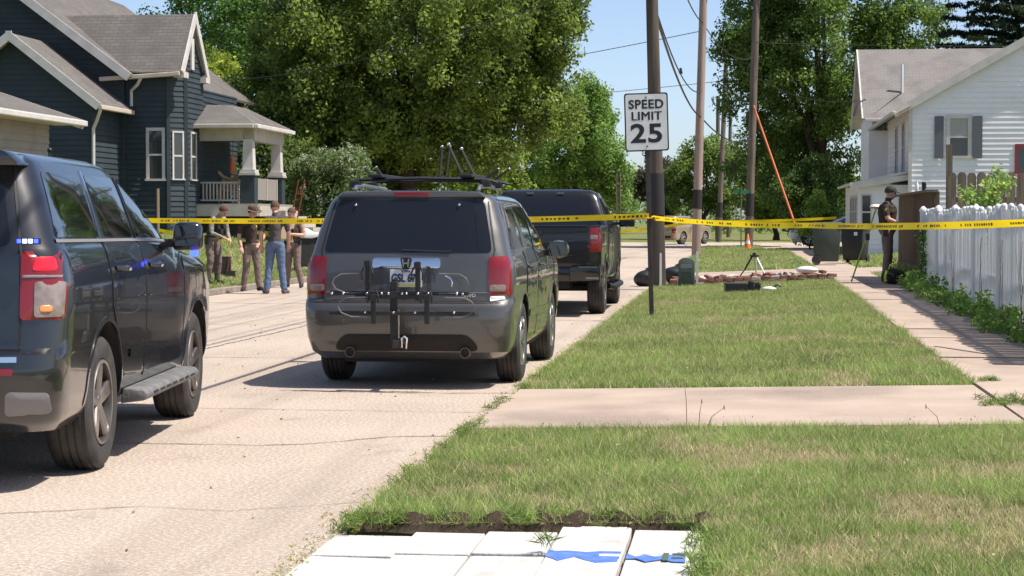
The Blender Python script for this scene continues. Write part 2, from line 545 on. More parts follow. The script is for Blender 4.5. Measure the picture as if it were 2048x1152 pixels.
# cracks and joints in the street surface
def ribbon(path, w, z, jit=0.0):
    m = MB()
    P = []
    for i in range(len(path) - 1):
        a, b = Vector((*path[i], 0)), Vector((*path[i + 1], 0))
        n = max(2, int((b - a).length / 0.12))
        for j in range(n):
            P.append(a.lerp(b, j / n))
    P.append(Vector((*path[-1], 0)))
    V = []
    for i, p in enumerate(P):
        d = (P[min(i + 1, len(P) - 1)] - P[max(i - 1, 0)]).normalized()
        s = Vector((-d.y, d.x, 0))
        p = p + s * random.uniform(-jit, jit)
        ww = w * random.uniform(0.35, 1.2)
        V += [(p + s * ww / 2).to_tuple()[:2] + (z,), (p - s * ww / 2).to_tuple()[:2] + (z,)]
    m.add(V, [(2 * i, 2 * i + 1, 2 * i + 3, 2 * i + 2) for i in range(len(P) - 1)])
    return m
for path, w in (([(-4.75, 12.35), (-3.2, 12.3), (-2.85, 12.42), (-2.4, 12.9), (-1.95, 13.0)], 0.022),
                ([(-10.3, 12.4), (-4.8, 12.36)], 0.02), ([(-3.6, 16.25), (-2.6, 16.2), (-1.9, 16.3)], 0.025),
                ([(-10.2, 20.3), (-7.2, 20.1), (-4.6, 20.2)], 0.02), ([(-10.2, 26.5), (-5.2, 26.7)], 0.025),
                ([(-3.9, 9.2), (-3.1, 9.6), (-2.6, 9.5), (-1.95, 9.9)], 0.010),
                ([(-8.6, 14.6), (-6.5, 14.5), (-4.4, 14.7), (-2.0, 14.6)], 0.012), ([(-6.2, 20), (-6.1, 26), (-6.25, 34), (-6.1, 60)], 0.03),
                ([(-9.9, 33.6), (-8.2, 33.2), (-7.4, 33.9)], 0.05), ([(-3.5, 48), (-1.95, 48.2)], 0.06), ([(-6.0, 60), (-1.95, 60.4)], 0.06)):
    ribbon(path, w, 0.004, 0.015).build('crack', 'crack', road, fix=False)
# left kerb
kerb = tag(MB().box((-10.47, 45, 0.06), (0.15, 126, 0.13)).build('curb', 'curb', bevel=0.02), kind='structure')

# driveway apron, sidewalk slabs, second driveway, far walk
def slab(name, parent, x0, x1, y0, y1, lift=0.012, m='concrete', n=6, dz=0.0, th=0.12):
    q = MB()
    V, F = [], []
    for j in range(n + 1):
        for i in range(n + 1):
            x, y = x0 + (x1 - x0) * i / n, y0 + (y1 - y0) * j / n
            V.append((x, y, H(max(x, ROAD_R + 0.001), y) + lift + dz))
    for j in range(n):
        for i in range(n):
            F.append((j * (n + 1) + i, j * (n + 1) + i + 1, (j + 1) * (n + 1) + i + 1, (j + 1) * (n + 1) + i))
    rim = [i for i in range(n + 1)] + [(j + 1) * (n + 1) - 1 for j in range(1, n + 1)] + [n * (n + 1) + i for i in range(n - 1, -1, -1)] + [j * (n + 1) for j in range(n - 1, 0, -1)]
    b0 = len(V)
    V += [(V[i][0], V[i][1], V[i][2] - th) for i in rim]
    k = len(rim)
    for i in range(k):
        F.append((rim[i], b0 + i, b0 + (i + 1) % k, rim[(i + 1) % k]))
    q.add(V, F)
    return q.build(name, m, parent, smooth=40)
def struct_root(name):
    o = bpy.data.objects.new(name, None)
    C.objects.link(o)
    return tag(o, kind='structure')
apron = struct_root('driveway')
slab('slab', apron, -1.86, 1.93, 13.05, 16.1, lift=0.004)
slab('slab', apron, 3.13, 6.0, 13.1, 16.6, lift=0.006)
slab('slab', apron, 6.01, 10.0, 13.1, 16.6, lift=0.006)
walk = struct_root('sidewalk')
y = 1.0
k = 0
while y < 43.5:
    y2 = y + 1.5
    if y2 > 13.1 and y < 13.1: y2 = 13.1
    slab('slab', walk, 1.95, 3.10, y + 0.008, y2 - 0.008, lift=0.012 + random.uniform(-0.007, 0.007), n=3)
    y = y2
while y < 106:
    slab('slab', walk, 1.95, 3.10, y + 0.01, y + 2.98, lift=0.012, n=3)
    y += 3.0
drive2 = struct_root('driveway')
slab('slab', drive2, -1.86, 1.93, 46.6, 51.0, lift=0.006)
slab('slab', drive2, 3.12, 8.5, 46.3, 51.4, lift=0.006)
drive3 = struct_root('driveway')
slab('slab', drive3, 1.0, 8.5, 84.0, 91.0, lift=0.02)
farwalk = struct_root('sidewalk')
slab('slab', farwalk, -1.86, 1.93, 66.0, 67.5, lift=0.015)
# ------------------------------------------------------------------ vehicles
# local frame of a vehicle: origin on the ground under the rear axle, +Y forward, +X right
def layered(levels, Lr=0.34, Lf=0.55, nr=4.5, nf=3.5, fine=0.05, ns=10):
    """body shell as a stack of plan outlines; levels: (z, halfwidth, rear, front)"""
    lv = np.array(levels, float)
    zs = []
    for i in range(len(lv) - 1):
        n = max(1, int(math.ceil((lv[i + 1, 0] - lv[i, 0]) / fine)))
        zs += list(np.linspace(lv[i, 0], lv[i + 1, 0], n + 1)[:-1])
    zs.append(lv[-1, 0])
    rings = []
    for z in zs:
        W = np.interp(z, lv[:, 0], lv[:, 1])
        r0 = np.interp(z, lv[:, 0], lv[:, 2])
        f0 = np.interp(z, lv[:, 0], lv[:, 3])
        half = []
        nq = 12
        lr, lf = min(Lr, (f0 - r0) * 0.4), min(Lf, (f0 - r0) * 0.4)
        for i in range(nq + 1):
            a = math.pi / 2 * i / nq
            half.append((W * math.sin(a) ** (2 / nr) if a > 0 else 0.0, r0 + lr * (1 - max(math.cos(a), 0) ** (2 / nr))))
        for i in range(1, ns):
            half.append((W * (1 + 0.004 * math.sin(math.pi * i / ns)), r0 + lr + (f0 - lf - r0 - lr) * i / ns))
        for i in range(nq + 1):
            a = math.pi / 2 * (1 - i / nq)
            half.append((W * math.sin(a) ** (2 / nf) if i < nq else 0.0, f0 - lf * (1 - max(math.cos(a), 0) ** (2 / nf))))
        full = half + [(-x, y) for x, y in reversed(half[1:-1])]
        rings.append([(x, y, z) for x, y in full])
    n = len(rings[0])
    m = MB()
    m.add([p for r_ in rings for p in r_], [(i * n + j, i * n + (j + 1) % n, (i + 1) * n + (j + 1) % n, (i + 1) * n + j) for i in range(len(rings) - 1) for j in range(n)])
    m.f.append(tuple(reversed(range(n))))
    m.f.append(tuple((len(rings) - 1) * n + j for j in range(n)))
    m.mi += [0, 0]
    return m
def bvh_of(m):
    return BVHTree.FromPolygons([Vector(p) for p in m.v], m.f)
def rounded(poly, r, n=4):
    out = []
    k = len(poly)
    for i in range(k):
        p, a, b = Vector(poly[i]), Vector(poly[i - 1]), Vector(poly[(i + 1) % k])
        da, db = (a - p), (b - p)
        rr = min(r, da.length * 0.45, db.length * 0.45)
        s, e = p + da.normalized() * rr, p + db.normalized() * rr
        for j in range(n + 1):
            t = j / n
            out.append(tuple(s * (1 - t) ** 2 + p * 2 * t * (1 - t) + e * t * t))
    return out
def densify(poly, step=0.1):
    out = []
    for i in range(len(poly)):
        a, b = Vector(poly[i]), Vector(poly[(i + 1) % len(poly)])
        n = max(1, int((b - a).length / step))
        for j in range(n):
            out.append(tuple(a.lerp(b, j / n)))
    return out
def project(bvh, p, axis, side=1):
    if axis == 'side':
        o, d = Vector((3 * side, p[0], p[1])), Vector((-side, 0, 0))
    elif axis == 'rear':
        o, d = Vector((p[0], -6, p[1])), Vector((0, 1, 0))
    elif axis == 'front':
        o, d = Vector((p[0], 9, p[1])), Vector((0, -1, 0))
    else:
        o, d = Vector((p[0], p[1], 5)), Vector((0, 0, -1))
    h = bvh.ray_cast(o, d)
    k = 0
    while h[0] is None and k < 40:           # slip in from beyond the edge of the body
        k += 1
        if axis == 'side':
            o.z -= 0.01
        else:
            o.x *= 0.99
        h = bvh.ray_cast(o, d)
    if h[0] is None:
        h = bvh.find_nearest(o + d * 2)
    nrm = h[1]
    if nrm.dot(d) > 0:
        nrm = -nrm
    return h[0], nrm, d
def panel(bvh, poly, axis, side=1, off=0.004, r=0.05, rings=4, skirt=0.012, step=0.09, m=None):
    """plate that follows the body surface, with its own thickness"""
    m = m or MB()
    P = densify(rounded(poly, r) if r else list(poly), step)
    cx = sum(p[0] for p in P) / len(P)
    cy = sum(p[1] for p in P) / len(P)
    n = len(P)
    V = []
    for k in range(rings):
        t = 1 - k / rings
        for p in P:
            q = (cx + (p[0] - cx) * t, cy + (p[1] - cy) * t)
            h, nn, d = project(bvh, q, axis, side)
            V.append(h - d * off if k else h - d * off * 0.9)
    h, nn, d = project(bvh, (cx, cy), axis, side)
    V.append(h - d * off)
    c = len(V) - 1
    F = []
    for k in range(rings - 1):
        for j in range(n):
            F.append((k * n + j, k * n + (j + 1) % n, (k + 1) * n + (j + 1) % n, (k + 1) * n + j))
    F += [((rings - 1) * n + j, (rings - 1) * n + (j + 1) % n, c) for j in range(n)]
    b0 = len(V)
    for j in range(n):
        V.append(V[j] + d * skirt)
    F += [(j, b0 + j, b0 + (j + 1) % n, (j + 1) % n) for j in range(n)]
    return m.add(V, F)
def strip(bvh, path, w, axis, side=1, off=0.006, closed=False, m=None, skirt=0.01, step=0.06):
    """narrow band that follows the body surface"""
    m = m or MB()
    P = []
    k = len(path)
    for i in range(k if closed else k - 1):
        a, b = Vector(path[i]), Vector(path[(i + 1) % k])
        n = max(1, int((b - a).length / step))
        for j in range(n):
            P.append(a.lerp(b, j / n))
    if not closed:
        P.append(Vector(path[-1]))
    V = []
    n = len(P)
    for i, p in enumerate(P):
        a, b = (P[i - 1], P[(i + 1) % n]) if closed else (P[max(i - 1, 0)], P[min(i + 1, n - 1)])
        d2 = (b - a).normalized()
        s = Vector((-d2.y, d2.x)) * w / 2
        for q, dd in ((p - s, -skirt), (p - s, off), (p + s, off), (p + s, -skirt)):
            h, nn, d = project(bvh, q, axis, side)
            V.append(h - d * dd)
    F = []
    for i in range(n if closed else n - 1):
        i2 = (i + 1) % n
        for q in range(3):
            F.append((4 * i + q, 4 * i + q + 1, 4 * i2 + q + 1, 4 * i2 + q))
    return m.add(V, F)

def wheel(parent, x, y, r, w, side, rim_mat, spokes=5, rim_r=0.62, bold=1.0, twin=False):
    """wheel part: brake disc, with tyre and rim under it; outward face at side*x"""
    s = side
    hub = MB().lathe([(0.02, -0.05 * s), (r * 0.42, -0.05 * s), (r * 0.42, 0.0), (0.02, 0.0)], axis='x', n=20).build('wheel', 'under', parent, smooth=40)
    hub.location = (x - s * w * 0.35, y, r)
    hub['label'] = 'wheel with tyre and spoked rim'
    rr = r * rim_r
    hw = w / 2
    pr = [(rr, -hw * 0.72), (rr + 0.015, -hw * 0.9), (rr + (r - rr) * 0.5, -hw), (r - 0.03, -hw * 0.95), (r - 0.008, -hw * 0.8)]
    for g in (-0.5, -0.17, 0.17, 0.5):
        pr += [(r, hw * (g - 0.13)), (r, hw * (g + 0.10)), (r - 0.010, hw * (g + 0.115)), (r - 0.010, hw * (g + 0.17))]
    pr += [(r - 0.008, hw * 0.8), (r - 0.03, hw * 0.95), (rr + (r - rr) * 0.5, hw), (rr + 0.015, hw * 0.9), (rr, hw * 0.72)]
    ty = MB().lathe(pr, axis='x', n=48, close=True).build('tyre', 'rubber', hub, smooth=35)
    ty.location = (s * (w * 0.35 - hw), 0, 0)
    m = MB()
    o = s * (w * 0.35)            # outer face in hub coordinates
    m.lathe([(rr * 1.0, o - s * 0.005), (rr * 1.02, o - s * 0.012), (rr * 1.02, o - s * w * 0.75), (rr * 0.97, o - s * w * 0.75), (rr * 0.945, o - s * 0.03), (rr * 0.945, o - s * 0.008)], axis='x', n=48, close=True)
    m.lathe([(rr * 0.03, o - s * 0.028), (rr * 0.19, o - s * 0.03), (rr * 0.24, o - s * 0.05), (rr * 0.24, o - s * 0.09), (rr * 0.03, o - s * 0.09)], axis='x', n=20)
    for i in range(spokes):
        a0 = 2 * math.pi * i / spokes + math.pi / 2
        for da in ((-0.10, 0.10) if twin else (0.0,)):
            a = a0 + da
            d = Vector((0, math.cos(a), math.sin(a)))
            t = Vector((0, -math.sin(a), math.cos(a)))
            wi, wo = rr * 0.13 * bold, rr * (0.105 if twin else 0.17) * bold
            V = []
            for q, (ra, ww, xx) in enumerate(((0.12, wi, o - s * 0.032), (0.55, (wi + wo) / 2, o - s * 0.022), (0.97, wo, o - s * 0.016))):
                for e, g in ((-1, 0.0), (-0.8, 0.012), (0.8, 0.012), (1, 0.0)):
                    V.append(Vector((xx + s * (g - 0.012), 0, 0)) + d * rr * ra + t * e * ww)
                V.append(Vector((xx - s * 0.05, 0, 0)) + d * rr * ra + t * ww * 0.9)
                V.append(Vector((xx - s * 0.05, 0, 0)) + d * rr * ra - t * ww * 0.9)
            F = []
            for q in range(2):
                for e in range(6):
                    F.append((q * 6 + e, q * 6 + (e + 1) % 6, (q + 1) * 6 + (e + 1) % 6, (q + 1) * 6 + e))
            m.add(V, F)
    m.build('rim', rim_mat, hub, smooth=35)
    return hub
def carve(o, cutters):
    """cut the wheel openings out of a body mesh"""
    tmp = []
    par = o.parent
    o.parent = None
    for c in cutters:
        mo = o.modifiers.new('b', 'BOOLEAN')
        mo.operation = 'DIFFERENCE'
        mo.solver = 'EXACT'
        mo.object = c
        tmp.append(c)
    me = eval_mesh(o)
    o.modifiers.clear()
    o.data = me
    o.parent = par
    me.shade_smooth()
    me.set_sharp_from_angle(angle=R(32))
    for c in tmp:
        bpy.data.objects.remove(c)
def arch_cut(y, r, z, half=0.5, w=1.3, side=1):
    q = MB()
    n = 40
    P = [(y + r * math.cos(2 * math.pi * i / n), z + r * math.sin(2 * math.pi * i / n)) for i in range(n)]
    q.prism(P, side * half, side * w, axis='x')
    return q.build('cutter', 'under')
def shell(root, levels, paint, wheels, wr, arch_r, **kw):
    m = layered(levels, **kw)
    bv = bvh_of(m)
    body = m.build('body', [paint, 'under'], root)
    cut = []
    for y in wheels:
        for s in (-1, 1):
            cut.append(arch_cut(y, arch_r, wr + 0.03, half=0.60, side=s))
    carve(body, cut)
    # paint the wheel wells' inner faces black
    me = body.data
    if len(me.materials) < 2:
        me.materials.append(MATS['under'])
    for p in me.polygons:
        c = p.center
        for y in wheels:
            if math.hypot(c.y - y, c.z - wr - 0.03) < arch_r * 0.985 and abs(c.x) < 0.93:
                p.material_index = 1
    return body, bv
def arch_lip(root, bv, y, r, z, side, paint, name='wheel_arch', w=0.05, off=0.012, a0=-8, a1=188):
    pts = [(y + r * math.cos(R(a0 + (a1 - a0) * i / 22)), z + r * math.sin(R(a0 + (a1 - a0) * i / 22))) for i in range(23)]
    pts = [p for p in pts if p[1] > 0.31]
    return strip(bv, pts, w, 'side', side, off=off).build(name, paint, root, smooth=40)

# ---------------- grey SUV parked at the right kerb
PIL = [(0.26, 0.88, -0.84, 3.55), (0.33, 0.945, -0.98, 3.66), (0.45, 0.972, -1.045, 3.74), (0.60, 0.988, -1.065, 3.78), (0.73, 0.994, -1.055, 3.79),
       (0.775, 0.994, -1.03, 3.78), (0.80, 0.992, -0.995, 3.77), (0.95, 0.997, -0.985, 3.72), (1.07, 0.990, -0.975, 3.60), (1.13, 0.978, -0.965, 3.25), (1.18, 0.955, -0.955, 2.75),
       (1.23, 0.940, -0.940, 2.58), (1.40, 0.898, -0.875, 2.18), (1.55, 0.850, -0.810, 1.84), (1.66, 0.808, -0.765, 1.60), (1.70, 0.775, -0.75, 1.45),
       (1.735, 0.71, -0.72, 1.22), (1.755, 0.52, -0.62, 0.95), (1.762, 0.30, -0.35, 0.6)]
def grey_suv():
    t = thing('parked_car', 'dark grey SUV seen from behind with bike rack on its hitch', 'car', (-2.93, 17.57, 0), R(0.0))
    t.scale = (0.945, 1, 1)
    body, bv = shell(t, PIL, 'grey_paint', (0.0, 2.775), 0.375, 0.425, nr=5.5)
    MB().box((0, 1.3, 0.30), (1.3, 4.0, 0.16)).build('underbody', 'under', t)
    # tailgate with rear window, handle bar, plate
    tg = panel(bv, [(-0.80, 0.795), (0.80, 0.795), (0.775, 1.12), (0.72, 1.20), (-0.72, 1.20), (-0.775, 1.12)], 'rear', off=0.006, r=0.05).build('tailgate', 'grey_paint', t, smooth=40)
    strip(bv, [(-0.80, 0.79), (0.80, 0.79), (0.81, 1.13), (0.825, 1.24), (0.725, 1.72)], 0.010, 'rear', off=0.0075).build('tailgate_seam', 'grille', tg)
    strip(bv, [(-0.80, 0.80), (-0.81, 1.13), (-0.825, 1.24), (-0.725, 1.72)], 0.010, 'rear', off=0.0075).build('tailgate_seam', 'grille', tg)
    rw = panel(bv, [(-0.795, 1.215), (0.795, 1.215), (0.785, 1.30), (0.70, 1.685), (-0.70, 1.685), (-0.785, 1.30)], 'rear', off=0.008, r=0.07, rings=6).build('rear_window', 'car_glass_rear', t, smooth=50)
    for x in (-0.52, 0.47):
        MB().ball((x, -0.795, 1.635), 0.014, 8, 6).build('glass_hinge', 'chrome', rw, smooth=60)
    strip(bv, [(-0.05, 1.235), (0.42, 1.222)], 0.016, 'rear', off=0.02).build('wiper', 'black_plastic', rw)
    h = panel(bv, [(-0.325, 1.075), (0.325, 1.075), (0.32, 1.165), (-0.32, 1.165)], 'rear', off=0.035, r=0.03, skirt=0.03).build('garnish_bar', 'chrome', tg, smooth=50)
    # emblem: a rounded H in a frame
    e = MB()
    yb = -1.022
    for sx in (-1, 1):
        e.prism([(sx * 0.016, 1.085), (sx * 0.026, 1.085), (sx * 0.036, 1.158), (sx * 0.022, 1.158)], yb - 0.010, yb + 0.01, 'y')
    e.box((0, yb, 1.118), (0.04, 0.02, 0.012))
    e.build('emblem', 'chrome', h)
    MB().prism(rounded([(-0.036, 1.075), (0.036, 1.075), (0.052, 1.168), (-0.052, 1.168)], 0.014), yb - 0.004, yb + 0.012, 'y').build('emblem_field', 'sign_black', h)
    rec = panel(bv, [(-0.31, 0.885), (0.31, 0.885), (0.31, 1.068), (-0.31, 1.068)], 'rear', off=0.008, r=0.03).build('plate_recess', 'grille', tg, smooth=40)
    rec.data.materials[0] = MATS['grey_paint']
    pl = MB().box((0.0, -1.012, 0.985), (0.305, 0.006, 0.155)).build('license_plate', 'plate', t, bevel=0.002)
    MB().box((0.0, -1.0165, 0.925), (0.285, 0.003, 0.026)).build('plate_strip', 'plate_green', pl)
    text_mesh('GSL 67R', 0.098, 'plate_ink', 'plate_number', pl, (0.0, -1.0165, 0.984), (R(90), 0, 0), bold=0.0035, sx=0.80)
    text_mesh('IOWA', 0.03, 'plate_ink', 'plate_state', pl, (0.0, -1.0165, 1.047), (R(90), 0, 0), bold=0.001)
    # badges
    text_mesh('PILOT', 0.045, 'chrome', 'badge', tg, (-0.56, -1.01, 0.855), (R(90), 0, 0), bold=0.001, sx=1.5)
    text_mesh('4WD', 0.04, 'chrome', 'badge', tg, (0.60, -1.01, 0.835), (R(90), 0, 0), bold=0.001, sx=1.3)
    strip(bv, [(-0.79, 0.86), (0.79, 0.86)], 0.008, 'rear', off=0.009).build('tailgate_crease', 'grey_trim', tg)
    # lamps
    for s in (-1, 1):
        lm = panel(bv, [(s * 0.775, 0.835), (s * 0.985, 0.835), (s * 0.975, 1.10), (s * 0.945, 1.185), (s * 0.77, 1.175)], 'rear', off=0.014, r=0.03, skirt=0.03).build('tail_light', 'red_lens', t, smooth=50)
        panel(bv, [(s * 0.785, 0.87), (s * 0.935, 0.87), (s * 0.93, 0.93), (s * 0.785, 0.93)], 'rear', off=0.019, r=0.02).build('reversing_lens', 'clear_lens', lm, smooth=50)
        if s > 0:
            panel(bv, [(0.79, 0.785), (0.93, 0.80), (0.92, 0.83), (0.79, 0.828)], 'rear', off=0.02, r=0.01).build('light_base', 'white_plastic', lm)
    # rear spoiler lip with brake light
    sp = MB()
    sp.prism([(-0.72, 1.70), (0.72, 1.70), (0.66, 1.752), (0.4, 1.762), (-0.4, 1.762), (-0.66, 1.752)], -0.765, -0.55, 'y')
    spo = sp.build('spoiler', 'grey_paint', t, bevel=0.02, smooth=40)
    MB().box((0.01, -0.765, 1.73), (0.335, 0.02, 0.042)).build('brake_light', 'red_lens', spo, bevel=0.006)
    MB().box((-0.02, -0.62, 1.775), (0.08, 0.03, 0.02)).build('washer_nozzle', 'black_plastic', spo)
    # bumper lower part, exhausts, tow bits
    panel(bv, [(-0.70, 0.34), (0.70, 0.34), (0.60, 0.49), (-0.60, 0.49)], 'rear', off=0.012, r=0.08).build('bumper_insert', 'under', t, smooth=40)
    strip(bv, [(-0.93, 0.775), (0.93, 0.775)], 0.012, 'rear', off=0.004).build('bumper_seam', 'grille', t)
    for x in (-0.53, 0.56):
        ex = MB().lathe([(0.05, 0.0), (0.056, 0.0), (0.056, 0.3), (0.05, 0.3)], axis='y', n=16, close=True).build('exhaust_pipe', 'exhaust', t, smooth=40)
        ex.location = (x, -1.045, 0.33)
        ex.scale = (0.85, 1, 0.85)
        MB().lathe([(0.002, 0.03), (0.05, 0.03), (0.05, 0.05), (0.002, 0.05)], c=(0, 0, 0), axis='y', n=16).build('pipe_bore', 'grille', ex)
    MB().tube([(0.56, -0.74, 0.36), (0.38, -0.66, 0.33), (-0.38, -0.66, 0.33), (-0.53, -0.74, 0.36)], 0.03, 8).build('exhaust_line', 'exhaust', t, smooth=50)
    # sides
    for s in (-1, 1):
        panel(bv, [(-0.60, 1.24), (0.18, 1.245), (0.18, 1.61), (-0.36, 1.60)], 'side', s, off=0.006, r=0.05).build('side_window', 'car_glass', t, smooth=50)
        d2 = panel(bv, [(0.45, 0.42), (1.10, 0.40), (1.15, 1.20), (0.24, 1.20), (0.24, 0.80)], 'side', s, off=0.005, r=0.04).build('door', 'grey_paint', t, smooth=40)
        d1 = panel(bv, [(1.13, 0.40), (2.22, 0.40), (2.30, 0.90), (2.28, 1.185), (1.17, 1.20)], 'side', s, off=0.005, r=0.04).build('door', 'grey_paint', t, smooth=40)
        strip(bv, [(1.115, 0.38), (1.16, 1.21), (1.16, 1.62)], 0.014, 'side', s, off=0.0065).build('door_seam', 'grille', d1)
        strip(bv, [(0.43, 0.40), (0.23, 0.80), (0.22, 1.21)], 0.014, 'side', s, off=0.0065).build('door_seam', 'grille', d2)
        panel(bv, [(0.27, 1.245), (1.10, 1.25), (1.06, 1.63), (0.27, 1.62)], 'side', s, off=0.006, r=0.04).build('window', 'car_glass', d2, smooth=50)
        panel(bv, [(1.20, 1.25), (2.28, 1.24), (1.70, 1.60), (1.20, 1.63)], 'side', s, off=0.006, r=0.04).build('window', 'car_glass', d1, smooth=50)
        for d, yy in ((d2, 0.34), (d1, 1.30)):
            MB().tube([(s * 1.0, yy, 1.06), (s * 1.035, yy + 0.04, 1.062), (s * 1.035, yy + 0.17, 1.06), (s * 1.0, yy + 0.21, 1.055)], 0.015, 6).build('handle', 'grey_paint', d, smooth=50)
        strip(bv, [(0.42, 0.62), (2.30, 0.60)], 0.06, 'side', s, off=0.014).build('side_moulding', 'grey_paint', t, smooth=40)
        for yy in (0.0, 2.775):
            arch_lip(t, bv, yy, 0.432, 0.405, s, 'grey_paint', w=0.035, off=0.007)
            wheel(t, s * 0.985, yy, 0.375, 0.245, s, 'alloy', 5, 0.60, twin=True)
        mi = MB().ball((s * 1.13, 2.0, 1.20), 0.12, 12, 8, (1.0, 0.65, 0.78)).build('mirror', 'grey_paint', t, smooth=60)
        MB().box((s * 1.13, 1.925, 1.20), (0.20, 0.02, 0.15)).build('mirror_glass', 'car_glass', mi, bevel=0.008)
        MB().box((s * 0.98, 2.03, 1.16), (0.12, 0.08, 0.06)).build('mirror_arm', 'black_plastic', mi)
        MB().tube([(s * 0.60, -0.46, 1.765), (s * 0.605, -0.40, 1.80), (s * 0.61, 0.0, 1.815), (s * 0.605, 1.05, 1.805), (s * 0.60, 1.15, 1.765)], 0.022, 8).build('roof_rail', 'alloy', t, smooth=50)
    panel(bv, [(-0.70, 1.26), (0.70, 1.26), (0.60, 1.58), (-0.60, 1.58)], 'front', off=0.006, r=0.06).build('windshield', 'car_glass', t, smooth=50)
    panel(bv, [(-0.5, 0.72), (0.5, 0.72), (0.48, 0.98), (-0.48, 0.98)], 'front', off=0.012, r=0.04).build('grille', 'grille', t, smooth=50)
    for s in (-1, 1):
        panel(bv, [(s * 0.55, 0.80), (s * 0.9, 0.80), (s * 0.9, 0.98), (s * 0.55, 0.98)], 'front', off=0.012, r=0.04).build('headlight', 'clear_lens', t, smooth=50)
    return t
pil = grey_suv()
# hitch bike rack (folded up) on the grey SUV: it stays put on the car but lifts off, so it is a thing of its own
def bike_rack():
    t = thing('bike_rack', 'folded black hitch bike rack with wire hoops behind the grey SUV', 'bike rack', (-2.93, 17.57, 0))
    k = -0.065
    m = MB()
    m.box((k, -1.24, 0.70), (0.062, 0.07, 0.53))
    m.box((k, -1.215, 0.965), (0.05, 0.05, 0.04))
    m.build('mast', 'black_plastic', t, bevel=0.008)
    m = MB()
    m.box((k + 0.03, -1.12, 0.43), (0.055, 0.42, 0.055)).box((k + 0.03, -1.25, 0.43), (0.075, 0.10, 0.085))
    m.build('hitch_bar', 'dark_steel', t, bevel=0.006)
    MB().tube([(k + 0.075, -1.285, 0.39), (k + 0.075, -1.30, 0.47), (k + 0.10, -1.30, 0.49), (k + 0.12, -1.29, 0.47), (k + 0.115, -1.285, 0.38)], 0.009, 6).build('hitch_pin', 'chrome', t, smooth=50)
    MB().bar((k + 0.05, -1.285, 0.46), (k + 0.05, -1.285, 0.72), 0.012).build('safety_strap', 'chrome', t)
    for z, x0, x1, yy in ((0.862, -0.62, 0.60, -1.29), (0.835, -0.40, 0.25, -1.30), (0.690, -0.62, 0.66, -1.33)):
        MB().bar((x0, yy, z), (x1, yy, z), 0.028, 0.034).build('cross_bar', 'black_plastic', t, bevel=0.005)
    # wheel hoops
    for z, dx, y0 in ((0.95, 0.0, -1.30), (0.745, 0.06, -1.35)):
        for s in (-1, 1):
            h = 0.085
            a, b = s * 0.34 + dx, s * 0.60 + dx
            path = [(a, y0, z + h), (b - s * 0.08, y0, z + h * 0.95), (b - s * 0.02, y0 - 0.01, z + h * 0.55), (b, y0 - 0.012, z), (b - s * 0.03, y0, z - h * 0.6), (b - s * 0.12, y0, z - h), (a, y0, z - h)]
            MB().tube(path, 0.0065, 6).build('wheel_hoop', 'galvanised', t, smooth=50)
    MB().tube([(0.40, -1.31, 1.02), (0.44, -1.32, 1.0), (0.46, -1.32, 0.96), (0.455, -1.32, 0.92)], 0.009, 6).build('wheel_hoop', 'chrome', t, smooth=50)
    for x, z0, z1, yy in ((-0.285, 0.80, 1.15, -1.30), (0.155, 0.80, 1.14, -1.30), (-0.225, 0.60, 0.86, -1.36), (0.245, 0.60, 0.86, -1.36)):
        m = MB()
        m.box((x, yy, (z0 + z1) / 2), (0.04, 0.045, z1 - z0))
        m.box((x, yy - 0.02, z1 - 0.03), (0.055, 0.05, 0.05))
        m.tube([(x - 0.045, yy - 0.03, z0 + 0.18), (x - 0.05, yy - 0.04, z0 + 0.24), (x - 0.03, yy - 0.03, z0 + 0.29)], 0.010, 6)
        m.tube([(x + 0.045, yy - 0.03, z0 + 0.18), (x + 0.05, yy - 0.04, z0 + 0.24), (x + 0.03, yy - 0.03, z0 + 0.29)], 0.010, 6)
        m.build('cradle_arm', 'black_plastic', t, bevel=0.004)
    for x in (-0.29, -0.16, -0.10, 0.02, 0.06, 0.16, 0.25, 0.50, 0.55, -0.5, -0.6):
        MB().ball((x, -1.318, 0.862), 0.013, 8, 6).build('bolt', 'chrome', t, smooth=60)
    for x in (-0.30, -0.05, 0.14, 0.48):
        MB().ball((x, -1.352, 0.70), 0.012, 8, 6).build('bolt', 'chrome', t, smooth=60)
    return t
bike_rack()
